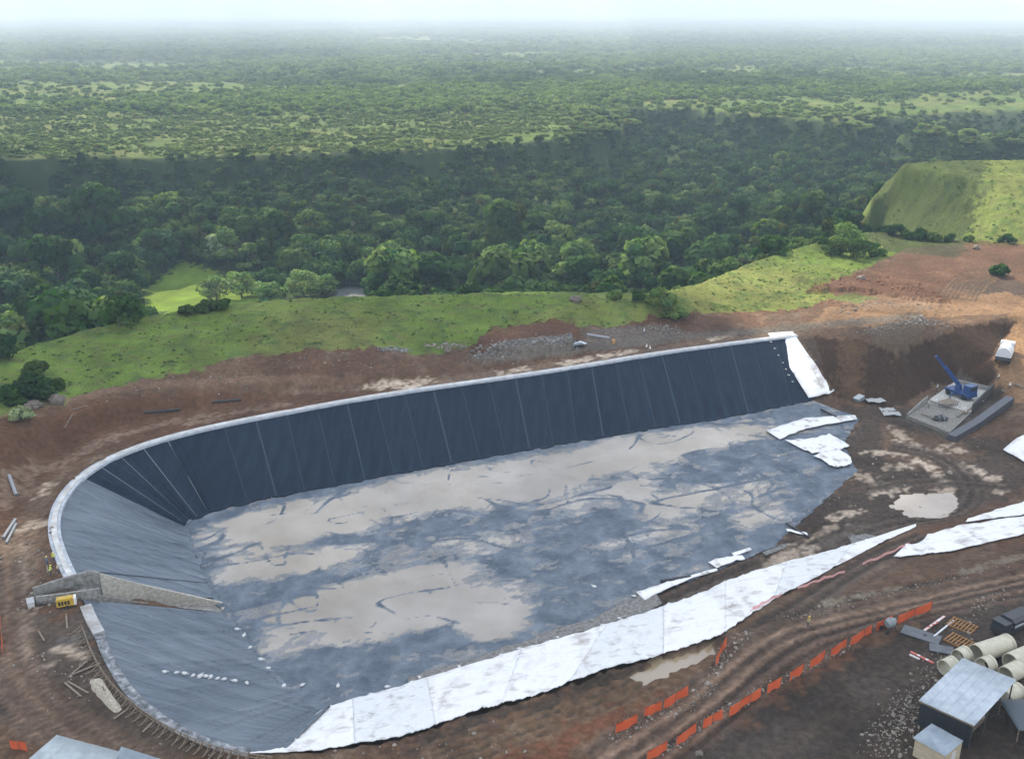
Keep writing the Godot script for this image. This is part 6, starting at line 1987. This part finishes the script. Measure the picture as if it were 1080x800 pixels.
	for s in [-0.6, 0.6]:
		st = begin()
		beam(st, Vector3(-0.9, 0.05, s), Vector3(0.1, 1.2, s), 0.1, 0.1)
		beam(st, Vector3(0.9, 0.05, s), Vector3(0.1, 1.2, s), 0.1, 0.1)
		part("stand", done(st), blk, t)
		st = begin()
		tube(st, Vector3(-0.9, 0.35, s - 0.07), Vector3(-0.9, 0.35, s + 0.07), 0.35, 0.35, 14)
		part("wheel", done(st), mat("rubber", Color(0.02, 0.02, 0.02), 0.9), t)
	# plates on the far bench and drums
	t = thing("plate_stack", "stack of pale metal plates leaning on the gravel heap by the far bench", "plates", on(Vector3(17, 1, -240.9)), 0.5)
	for k in 4:
		st = begin()
		box(st, Transform3D(Basis(Vector3(0, 0, 1), -0.12 * k) * Basis(Vector3.UP, 0.3 * k), Vector3(0.3 * k - 0.4, 0.25 + 0.12 * k, 0.2 * k)), Vector3(4.0, 0.07, 1.8))
		part("plate", done(st), grey_metal(), t)
	t = thing("orange_drum", "orange brown drum standing on the grey gravel by the far bench", "drum", on(Vector3(26, 0.5, -244.7)))
	st = begin()
	tube(st, Vector3.ZERO, Vector3(0, 1.0, 0), 0.42, 0.42, 16)
	part("barrel", done(st), mat("drum_orange", Color(0.5, 0.26, 0.1), 0.6), t)
	st = begin()
	for y in [0.33, 0.66, 0.98]:
		tube(st, Vector3(0, y - 0.03, 0), Vector3(0, y + 0.03, 0), 0.45, 0.45, 16)
	part("hoop", done(st), mat("drum_orange", Color(0.5, 0.26, 0.1), 0.6), t)

func build_rocks() -> void:
	var pale := mat("pale_rock", Color(0.3, 0.255, 0.215), 0.9, noise_tex(73, 0.012, Color(0.55, 0.53, 0.5), Color(1, 1, 1), 512, 6), 0.4)
	for q in [[Vector3(-92.2, 6, -189.3), Vector3(1.6, 1.3, 1.3), "large pale pinkish boulder on top of the left cut bank"], [Vector3(-95.4, 6, -186.2), Vector3(1.7, 1.0, 1.2), "flat pale boulder under the bushes at the left edge"], [Vector3(-95.8, 6, -184.2), Vector3(1.0, 0.7, 0.9), "small brown boulder left of the flat pale one"], [Vector3(17.5, 4.3, -267.7), Vector3(1.6, 1.2, 1.2), "lone brown boulder on the grass ridge in the middle"], [Vector3(-15.7, 2, -231.9), Vector3(0.9, 0.7, 0.8), "pale rock on the grass edge left of the red earth mound"], [Vector3(21.5, 0, -93.5), Vector3(0.45, 0.35, 0.4), "single rock on the yard below the orange mesh panels"], [Vector3(41.2, 0, -119.7), Vector3(0.01, 0.01, 0.01), ""], [Vector3(160.9, 2.6, -342.3), Vector3(1.3, 0.9, 1.0), "pale boulder at the foot of the grassy bluff"], [Vector3(108.2, 1, -303.1), Vector3(1.2, 0.8, 1.0), "pale boulder on the red earth heap beside the right grass"], [Vector3(-53.2, 0.7, -283.5), Vector3(2.0, 0.6, 1.0), "low grey rocks on the skyline of the grass ridge"]]:
		if q[2] == "":
			continue
		var o := part("boulder", stone_mesh(q[1], int(absf(q[0].x) * 10.0), 0.5, 6), pale)
		o.position = on(q[0], q[1].y * 0.3)
		tag(o, q[2], "boulder")
	var g := RandomNumberGenerator.new()
	g.seed = 31
	var lines := [
		[pl([16.3, -93.2, 20, -95.9, 25.3, -100.7, 30.8, -104.6, 38.1, -109.5, 46, -115.1]), 330, 1.0, 0.09, "pale stones scattered along the orange mesh panels of the haul road"],
		[pl([11.1, -96.3, 17.2, -100, 23, -103.6, 25.8, -107.9, 28.4, -113, 32.7, -118.4]), 420, 1.1, 0.09, "pale stones banked along the fence by the tan pool"],
		[pl([42.2, -95.9, 46.8, -101, 49.5, -103.7, 54.7, -109.5, 58.4, -112.5, 66.5, -123.8, 73.1, -129.4]), 560, 1.7, 0.08, "pale rubble bank along the edge of the yard by the shed"],
		[pl([42.4, -93.5, 46.1, -97.6, 49.4, -101.9]), 300, 2.6, 0.09, "stones on the bank left of the small beige hut"],
		[pl([-9.2, -230.5, 0, -235.6, 9.5, -239.3, 15.5, -240.9]), 700, 3.5, 0.16, "grey stones of the gravel heap by the far bench"],
		[pl([-32.5, -229, -24.8, -230.4]), 190, 1.6, 0.15, "small heap of grey stones on the far bench"],
		[pl([-20.9, -233.3, -11.7, -236.3]), 120, 1.2, 0.2, "row of white stones on the grass edge"],
		[pl([91.1, -273.5, 105.8, -277.4, 118.5, -271.6]), 260, 5.0, 0.13, "pale stones on the light earth by the right grass"],
		[pl([93.6, -252.6, 103.5, -259.4, 111.3, -262.9, 112.4, -255.9]), 420, 4.0, 0.13, "broken grey rock tipped at the head of the brown slope"],
		[pl([87.9, -291.2, 106.4, -304.7, 119.9, -293.3, 122.8, -282.7]), 420, 5.0, 0.15, "clods of red earth on the heap beside the right grass"],
		[pl([-86.6, -194.9, -70.2, -205.9, -51.7, -216.1, -46.3, -221.5, -30.9, -221.5]), 140, 5.0, 0.11, "stones scattered over the red earth behind the left cut bank"],
		[pl([20, -252.6, 40.7, -257.7, 43.7, -252.6]), 320, 4.0, 0.1, "grey gravel stones beyond the far bench"],
		[pl([-65.3, -112.5, -58.4, -108.1, -55.1, -110.5, -55.8, -104.6]), 90, 5.0, 0.1, "rubble scattered on the left yard"],
		[pl([-76.6, -137.1, -76.2, -146.2, -72.4, -134.3, -69.5, -134.3, -69.2, -123.8]), 130, 4.0, 0.13, "rubble scattered beside the workers near the inlet channel"],
		[pl([61, -170, 77.7, -186.6, 91.2, -191.2, 105.5, -201]), 110, 9.0, 0.12, "stones scattered over the muddy floor at the right end"],
		[pl([39.4, -123.3, 51, -130, 67.6, -135.9, 81.6, -140.5]), 320, 1.4, 0.08, "stones along the haul road ditch"],
		[pl([-47.6, -92.7, -32.4, -92.7, -15.2, -93.5, 2.2, -95.9]), 90, 3.0, 0.09, "stones along the near bank at the bottom edge"],
		[pl([83.8, -276.2, 121.7, -269.5, 146.1, -276.2]), 100, 6.0, 0.12, "stones on the light earth track above the excavation"]]
	for l in lines.size():
		var q: Array = lines[l]
		var path: PackedVector2Array = q[0]
		var mm := MultiMesh.new()
		mm.transform_format = MultiMesh.TRANSFORM_3D
		mm.use_colors = true
		mm.mesh = stone_mesh(Vector3(1, 0.75, 0.85), 300 + l, 0.5, 2)
		mm.instance_count = q[1]
		for i in q[1]:
			var f := g.randf() * (path.size() - 1)
			var p: Vector2 = path[int(f)].lerp(path[mini(int(f) + 1, path.size() - 1)], f - int(f)) + Vector2(g.randfn(), g.randfn()) * (q[2] as float) * 0.5
			var s: float = q[3] * exp(g.randfn() * 0.5)
			mm.set_instance_transform(i, Transform3D(Basis(Vector3(g.randfn(), g.randfn(), g.randfn()).normalized(), g.randf() * TAU).scaled(Vector3.ONE * s), Vector3(p.x, ground(p.x, p.y) + s * 0.3, p.y)))
			var k := g.randf_range(0.5, 1.25)
			mm.set_instance_color(i, (Color(0.2, 0.09, 0.05) if "red earth on" in q[4] else (Color(0.26, 0.25, 0.235) if "grey" in q[4] else Color(0.3, 0.26, 0.215))) * k)
		var mi := MultiMeshInstance3D.new()
		mi.name = numbered("rubble")
		mi.multimesh = mm
		var m := mat("rubble", Color(1, 1, 1), 0.95)
		m.vertex_color_use_as_albedo = true
		mi.material_override = m
		add_child(mi)
		mi.set_meta("kind", "stuff")
		tag(mi, q[4], "stones")

# ------------------------------------------------------------------ people: one skin from a field of tapered bones
func figure(bones: Array, step: float, lo: Vector3, hi: Vector3, blend: float, st: SurfaceTool) -> void:
	var n := Vector3i(((hi - lo) / step).ceil())
	var w := n.x + 1
	var hgt := n.y + 1
	var f := PackedFloat32Array()
	f.resize(w * hgt * (n.z + 1))
	f.fill(1.0)
	for b in bones:
		var a: Vector3 = b[0]
		var e: Vector3 = b[1]
		var ra: float = b[2]
		var re: float = b[3]
		var pad := maxf(ra, re) + blend * 2.0 + step
		var i0 := Vector3i(((a.min(e) - lo - Vector3.ONE * pad) / step).floor()).clamp(Vector3i.ZERO, n)
		var i1 := Vector3i(((a.max(e) - lo + Vector3.ONE * pad) / step).ceil()).clamp(Vector3i.ZERO, n)
		var ab := e - a
		var len2 := maxf(ab.length_squared(), 1e-9)
		for z in range(i0.z, i1.z + 1):
			for y in range(i0.y, i1.y + 1):
				for x in range(i0.x, i1.x + 1):
					var p := lo + Vector3(x, y, z) * step
					var t := clampf((p - a).dot(ab) / len2, 0, 1)
					var d := p.distance_to(a + ab * t) - lerpf(ra, re, t)
					var at := (z * hgt + y) * w + x
					var h := clampf(0.5 + 0.5 * (f[at] - d) / blend, 0, 1)
					f[at] = lerpf(f[at], d, h) - blend * h * (1.0 - h)
	var ids := {}
	var pts: Array[Vector3] = []
	for z in n.z:
		for y in n.y:
			for x in n.x:
				var sum := Vector3.ZERO
				var cnt := 0
				for e in [[0, 1], [2, 3], [4, 5], [6, 7], [0, 2], [1, 3], [4, 6], [5, 7], [0, 4], [1, 5], [2, 6], [3, 7]]:
					var ca := Vector3i(x + (e[0] & 1), y + ((e[0] >> 1) & 1), z + (e[0] >> 2))
					var cb := Vector3i(x + (e[1] & 1), y + ((e[1] >> 1) & 1), z + (e[1] >> 2))
					var va := f[(ca.z * hgt + ca.y) * w + ca.x]
					var vb := f[(cb.z * hgt + cb.y) * w + cb.x]
					if (va < 0.0) != (vb < 0.0):
						sum += Vector3(ca).lerp(Vector3(cb), va / (va - vb))
						cnt += 1
				if cnt:
					ids[Vector3i(x, y, z)] = pts.size()
					pts.append(lo + sum / cnt * step)
	for key in ids:
		var c: Vector3i = key
		var v0 := f[(c.z * hgt + c.y) * w + c.x]
		for ax in 3:
			var dir := Vector3i(1 if ax == 0 else 0, 1 if ax == 1 else 0, 1 if ax == 2 else 0)
			var o := c + dir
			var v1 := f[(o.z * hgt + o.y) * w + o.x]
			if (v0 < 0.0) == (v1 < 0.0):
				continue
			var u := Vector3i(0, 1, 0) if ax == 0 else (Vector3i(0, 0, 1) if ax == 1 else Vector3i(1, 0, 0))
			var v := Vector3i(0, 0, 1) if ax == 0 else (Vector3i(1, 0, 0) if ax == 1 else Vector3i(0, 1, 0))
			var q := [c - u - v, c - v, c, c - u]
			if not (ids.has(q[0]) and ids.has(q[1]) and ids.has(q[3])):
				continue
			var p: Array[Vector3] = [pts[ids[q[0]]], pts[ids[q[1]]], pts[ids[q[2]]], pts[ids[q[3]]]]
			if v0 < 0.0:
				quad(st, p[0], p[1], p[2], p[3])
			else:
				quad(st, p[3], p[2], p[1], p[0])

func person_mesh(pose: int) -> Array:
	var skin := []
	var hands := []
	var lean := 0.05 if pose == 0 else 0.16
	var hip := Vector3(0, 0.92, 0)
	var chest := Vector3(0, 1.32, lean)
	var neck := Vector3(0, 1.5, lean * 1.15)
	var head := Vector3(0, 1.63, lean * 1.3 + 0.02)
	skin.append([hip, chest, 0.135, 0.16])
	skin.append([hip + Vector3(-0.06, -0.02, 0), hip + Vector3(0.06, -0.02, 0), 0.13, 0.13])
	skin.append([chest + Vector3(-0.15, 0.08, 0), chest + Vector3(0.15, 0.08, 0), 0.085, 0.085])
	skin.append([chest, neck, 0.1, 0.055])
	skin.append([neck, head + Vector3(0, -0.04, 0), 0.055, 0.06])
	for s in [-1.0, 1.0]:
		var fwd: float = (0.16 if s > 0 else -0.12) if pose == 1 else (0.04 * s)
		var knee := Vector3(0.105 * s, 0.5, 0.05 + fwd * 0.6)
		var ankle := Vector3(0.12 * s, 0.09, fwd - 0.02)
		skin.append([hip + Vector3(0.085 * s, -0.06, 0), knee, 0.088, 0.06])
		skin.append([knee, ankle, 0.06, 0.042])
		skin.append([ankle + Vector3(0, -0.045, -0.03), ankle + Vector3(0.02 * s, -0.05, 0.15), 0.045, 0.038])
		var sh := chest + Vector3(0.19 * s, 0.08, 0)
		var elbow := Vector3(0.27 * s, 1.12, lean - 0.04) if pose == 0 else Vector3(0.26 * s, 1.14, lean + 0.08 * s)
		var wrist := Vector3(0.25 * s, 0.88, lean + 0.08) if pose == 0 else Vector3(0.2 * s, 1.0, lean + 0.28)
		skin.append([sh, elbow, 0.058, 0.044])
		skin.append([elbow, wrist, 0.043, 0.03])
		var d := (wrist - elbow).normalized()
		var palm := wrist + d * 0.08
		hands.append([wrist, palm, 0.028, 0.034])
		for k in 4:
			var off := Vector3(0, 0, 0.03 - 0.02 * k) if pose == 0 else Vector3(0.03 - 0.02 * k, 0, 0)
			var kn := palm + off + d * 0.035
			hands.append([palm + off * 0.9, kn, 0.0105, 0.0095])
			hands.append([kn, kn + d * (0.035 if k in [1, 2] else 0.025) + Vector3(-0.014 * s, -0.006, 0), 0.0095, 0.008])
		hands.append([wrist + d * 0.03, wrist + d * 0.075 + (Vector3(-0.015 * s, 0, 0.045) if pose == 0 else Vector3(-0.045 * s, 0.01, 0)), 0.013, 0.01])
	var face := [[head + Vector3(0, 0.03, -0.01), head + Vector3(0, 0.05, -0.015), 0.098, 0.095], [head + Vector3(0, -0.05, 0.03), head + Vector3(0, -0.065, 0.04), 0.062, 0.05],
		[head + Vector3(0, 0.01, 0.09), head + Vector3(0, -0.018, 0.108), 0.014, 0.018], [head + Vector3(-0.03, -0.052, 0.088), head + Vector3(0.03, -0.052, 0.088), 0.011, 0.011],
		[head + Vector3(-0.098, 0, -0.01), head + Vector3(-0.102, -0.03, -0.005), 0.018, 0.013], [head + Vector3(0.098, 0, -0.01), head + Vector3(0.102, -0.03, -0.005), 0.018, 0.013],
		[head + Vector3(-0.05, 0.035, 0.078), head + Vector3(-0.02, 0.035, 0.084), 0.012, 0.012], [head + Vector3(0.05, 0.035, 0.078), head + Vector3(0.02, 0.035, 0.084), 0.012, 0.012]]
	var st := begin()
	figure(skin, 0.022, Vector3(-0.42, -0.02, -0.32), Vector3(0.42, 1.75, 0.48), 0.035, st)
	for part_ in 2:
		var some := hands.slice(part_ * hands.size() / 2, (part_ + 1) * hands.size() / 2)
		var c: Vector3 = some[0][1]
		figure(some, 0.0065, c - Vector3.ONE * 0.13, c + Vector3.ONE * 0.13, 0.006, st)
	figure(face, 0.009, head - Vector3.ONE * 0.17, head + Vector3.ONE * 0.17, 0.015, st)
	# clothes by height: boots, trousers, shirt, skin
	var arr := done(st).surface_get_arrays(0)
	var cols := PackedColorArray()
	for p in arr[Mesh.ARRAY_VERTEX]:
		var c := Color(0.28, 0.16, 0.1)
		if p.y < 0.12:
			c = Color(0.04, 0.03, 0.025)
		elif p.y < 0.95 and absf(p.x) < 0.215 and p.z < 0.27:
			c = Color(0.05, 0.065, 0.1)
		elif p.y < 1.5 and not (absf(p.x) > 0.17 and p.y < 1.12) and not (pose == 1 and p.z > lean + 0.2):
			c = Color(1, 1, 1)
		cols.append(c)
	arr[Mesh.ARRAY_COLOR] = cols
	var m := ArrayMesh.new()
	m.add_surface_from_arrays(Mesh.PRIMITIVE_TRIANGLES, arr)
	# helmet shell and brim
	st = begin()
	var hc := head + Vector3(0, 0.05, -0.01)
	for i in 6:
		for j in 16:
			var q: Array[Vector3] = []
			for e in [[i, j], [i, j + 1], [i + 1, j + 1], [i + 1, j]]:
				var a: float = PI / 2 * e[0] / 6.0
				var b: float = TAU * e[1] / 16.0
				q.append(hc + Vector3(cos(b) * cos(a) * 0.128, sin(a) * 0.115 + 0.02, sin(b) * cos(a) * 0.142))
			quad(st, q[0], q[3], q[2], q[1])
	for j in 16:
		var b0 := TAU * j / 16.0
		var b1 := TAU * (j + 1) / 16.0
		var o := func(b: float, r: float) -> Vector3:
			return hc + Vector3(cos(b) * 0.128 * r, 0.018, sin(b) * 0.142 * r * (1.0 + 0.22 * maxf(0.0, sin(b))))
		quad(st, o.call(b1, 1.0), o.call(b0, 1.0), o.call(b0, 1.22), o.call(b1, 1.22))
		quad(st, o.call(b0, 0.98) + Vector3(0, -0.008, 0), o.call(b1, 0.98) + Vector3(0, -0.008, 0), o.call(b1, 1.22) + Vector3(0, -0.008, 0), o.call(b0, 1.22) + Vector3(0, -0.008, 0))
	return [m, done(st)]

func build_people() -> void:
	var poses := [person_mesh(0), person_mesh(1)]
	var list := [
		[Vector3(41.7, -1, -121.1), 1, Color(0.3, 0.26, 0.1), Color(0.8, 0.5, 0.03), 2.2, "person in yellow helmet walking alone on the haul road below the white slope"],
		[Vector3(-70.8, 0, -136.2), 0, Color(0.5, 0.55, 0.1), Color(0.75, 0.75, 0.1), 0.4, "person in yellow green vest by the left crest above the inlet channel"],
		[Vector3(-69.7, 0, -132.3), 1, Color(0.45, 0.5, 0.12), Color(0.75, 0.7, 0.1), 2.6, "person in yellow vest bending at the inlet channel's back wall"],
		[Vector3(-68.7, 0, -132.9), 0, Color(0.5, 0.45, 0.35), Color(0.7, 0.7, 0.65), 1.2, "person in pale shirt beside the inlet channel's back wall"],
		[Vector3(-71.4, 0, -135.1), 0, Color(0.12, 0.14, 0.18), Color(0.7, 0.6, 0.1), 3.0, "person in dark shirt left of the vest wearers at the inlet channel"],
		[Vector3(33.8, 0.1, -239.8), 0, Color(0.68, 0.68, 0.68), Color(0.75, 0.75, 0.72), 0.6, "person in white shirt on the far crest, left of a pair"],
		[Vector3(34.6, 0.1, -238.3), 1, Color(0.66, 0.66, 0.64), Color(0.7, 0.7, 0.65), 4.0, "person in white on the far crest, right of a pair"],
		[Vector3(34.6, 0.4, -251.5), 0, Color(0.65, 0.65, 0.65), Color(0.75, 0.75, 0.72), 2.0, "person in white on the grey gravel beyond the far bench"],
		[Vector3(105.7, -8.6, -233.8), 0, Color(0.5, 0.52, 0.55), Color(0.72, 0.72, 0.7), 1.0, "person in grey shirt standing left of the blue crane"],
		[Vector3(99.3, -8.6, -222.4), 1, Color(0.4, 0.38, 0.34), Color(0.7, 0.65, 0.5), 5.0, "person working at the left wall of the concrete bay"],
		[Vector3(121.5, -6.3, -229.7), 0, Color(0.7, 0.7, 0.68), Color(0.72, 0.72, 0.7), 2.0, "person in white shirt at the upper end of the bay's outer chute"],
		[Vector3(121.1, -5.6, -235.2), 1, Color(0.62, 0.6, 0.55), Color(0.72, 0.7, 0.6), 1.0, "person in pale clothes below the white truck"]]
	for q in list:
		var at: Vector3 = q[0]
		if at.y > -8.0:
			at = on(at)
		var t := thing("person", q[5], "person", at, q[4])
		var c: Color = q[2]
		var m := mat("shirt%d" % used_names["person"], c, 0.9)
		m.albedo_color = Color.WHITE
		m.vertex_color_use_as_albedo = true
		# the shirt takes the person's own colour
		var src: ArrayMesh = poses[q[1]][0]
		var arr := src.surface_get_arrays(0)
		var cols: PackedColorArray = arr[Mesh.ARRAY_COLOR]
		for i in cols.size():
			if cols[i].r > 0.9:
				cols[i] = c
		arr[Mesh.ARRAY_COLOR] = cols
		var own := ArrayMesh.new()
		own.add_surface_from_arrays(Mesh.PRIMITIVE_TRIANGLES, arr)
		part("body", own, m, t)
		part("helmet", poses[q[1]][1], mat("helmet%d" % used_names["person"], q[3], 0.4), t)

# ------------------------------------------------------------------ drifting cumulus that shades the works and parts of the land
func cloud(called_label: String, centre: Vector3, half: Vector3, lumps: int, seed_: int) -> void:
	var g := RandomNumberGenerator.new()
	g.seed = seed_
	var t := thing("cloud", called_label, "cloud", centre)
	var st := SurfaceTool.new()
	st.begin(Mesh.PRIMITIVE_TRIANGLES)
	for k in lumps:
		var a := g.randf() * TAU
		var d := sqrt(g.randf()) * 0.85
		var c := Vector3(cos(a) * d * half.x, g.randf_range(-0.15, 0.6) * half.y * (1.0 - d * 0.6), sin(a) * d * half.z)
		var r := minf(half.x, half.z) * g.randf_range(0.24, 0.42) * (1.0 - 0.35 * d)
		var m := stone_mesh(Vector3(r, r * 0.55, r), seed_ * 50 + k, 0.3, 7)
		st.append_from(m, 0, Transform3D(Basis.IDENTITY, c))
	st.set_smooth_group(0)
	var mt := mat("cloud_white", Color(1.1, 1.1, 1.1), 1.0)
	mt.metallic_specular = 0.0
	mt.backlight_enabled = true
	mt.backlight = Color(0.9, 0.9, 0.9)
	part("billow", st.commit(), mt, t)

func build_clouds() -> void:
	# each hangs up-sun of the land it shades
	var up := Vector3(-0.3, 0.66, -0.69) * (720.0 / 0.66)
	cloud("broad white cumulus cloud whose shadow covers the lined basin", Vector3(-5, 0, -168) + up, Vector3(150, 60, 118), 46, 3)
	cloud("long white cumulus cloud shading the forested valley below the left plateau edge", Vector3(-330, 0, -500) + up, Vector3(170, 60, 80), 40, 4)
	cloud("white cumulus cloud over the middle of the far plain", Vector3(60, 0, -1230) + up, Vector3(420, 90, 120), 40, 6)
	cloud("white cumulus cloud over the left of the far plain", Vector3(-760, 0, -1900) + up, Vector3(520, 90, 230), 40, 7)
	cloud("white cumulus cloud over the right of the far plain", Vector3(800, 0, -2500) + up, Vector3(620, 100, 260), 40, 8)



func _ready() -> void:
	rng.seed = 7
	noise_a.seed = 1
	noise_a.frequency = 0.012
	noise_a.fractal_octaves = 3
	noise_b.seed = 2
	noise_b.frequency = 0.06
	noise_b.fractal_octaves = 3
	noise_c.seed = 3
	noise_c.frequency = 0.09
	noise_c.fractal_octaves = 4
	noise_ridge.seed = 4
	noise_ridge.frequency = 0.05
	noise_ridge.fractal_octaves = 1
	# camera, sky, sun
	var cam := Camera3D.new()
	cam.name = "camera"
	cam.position = Vector3(0, 80, 0)
	cam.rotation_degrees = Vector3(-20.1045, 0, 0)
	cam.fov = 41.349
	cam.near = 1.0
	cam.far = 40000.0
	add_child(cam)
	var env := Environment.new()
	env.background_mode = Environment.BG_SKY
	env.sky = Sky.new()
	env.sky.sky_material = make_sky()
	env.background_energy_multiplier = 0.88
	env.tonemap_mode = Environment.TONE_MAPPER_LINEAR
	env.tonemap_exposure = 2.5
	env.fog_enabled = true
	env.fog_density = 0.00017
	env.fog_light_color = Color(0.79, 0.9, 1.0)
	env.volumetric_fog_enabled = true
	env.volumetric_fog_density = 0.0
	env.sdfgi_enabled = true
	env.ssao_enabled = true
	env.ssil_enabled = true
	var we := WorldEnvironment.new()
	we.name = "environment"
	we.environment = env
	add_child(we)
	var sun := DirectionalLight3D.new()
	sun.name = "sun"
	sun.light_energy = 1.2
	sun.light_color = Color(1.0, 0.95, 0.82)
	sun.light_angular_distance = 0.6
	sun.shadow_enabled = true
	add_child(sun)
	sun.look_at_from_position(Vector3(-0.3, 0.66, -0.69) * 100.0, Vector3.ZERO)
	lay_out()
	build_ground()
	paint_site()
	commit_ground()
	build_liner()
	build_edges()
	build_fabric()
	build_channel()
	build_formwork()
	build_sandbags()
	build_fences()
	build_sheds()
	build_pipes()
	build_bay()
	build_rocks()
	build_people()
	build_trees()
	build_tufts()
	build_haze()
	build_clouds()
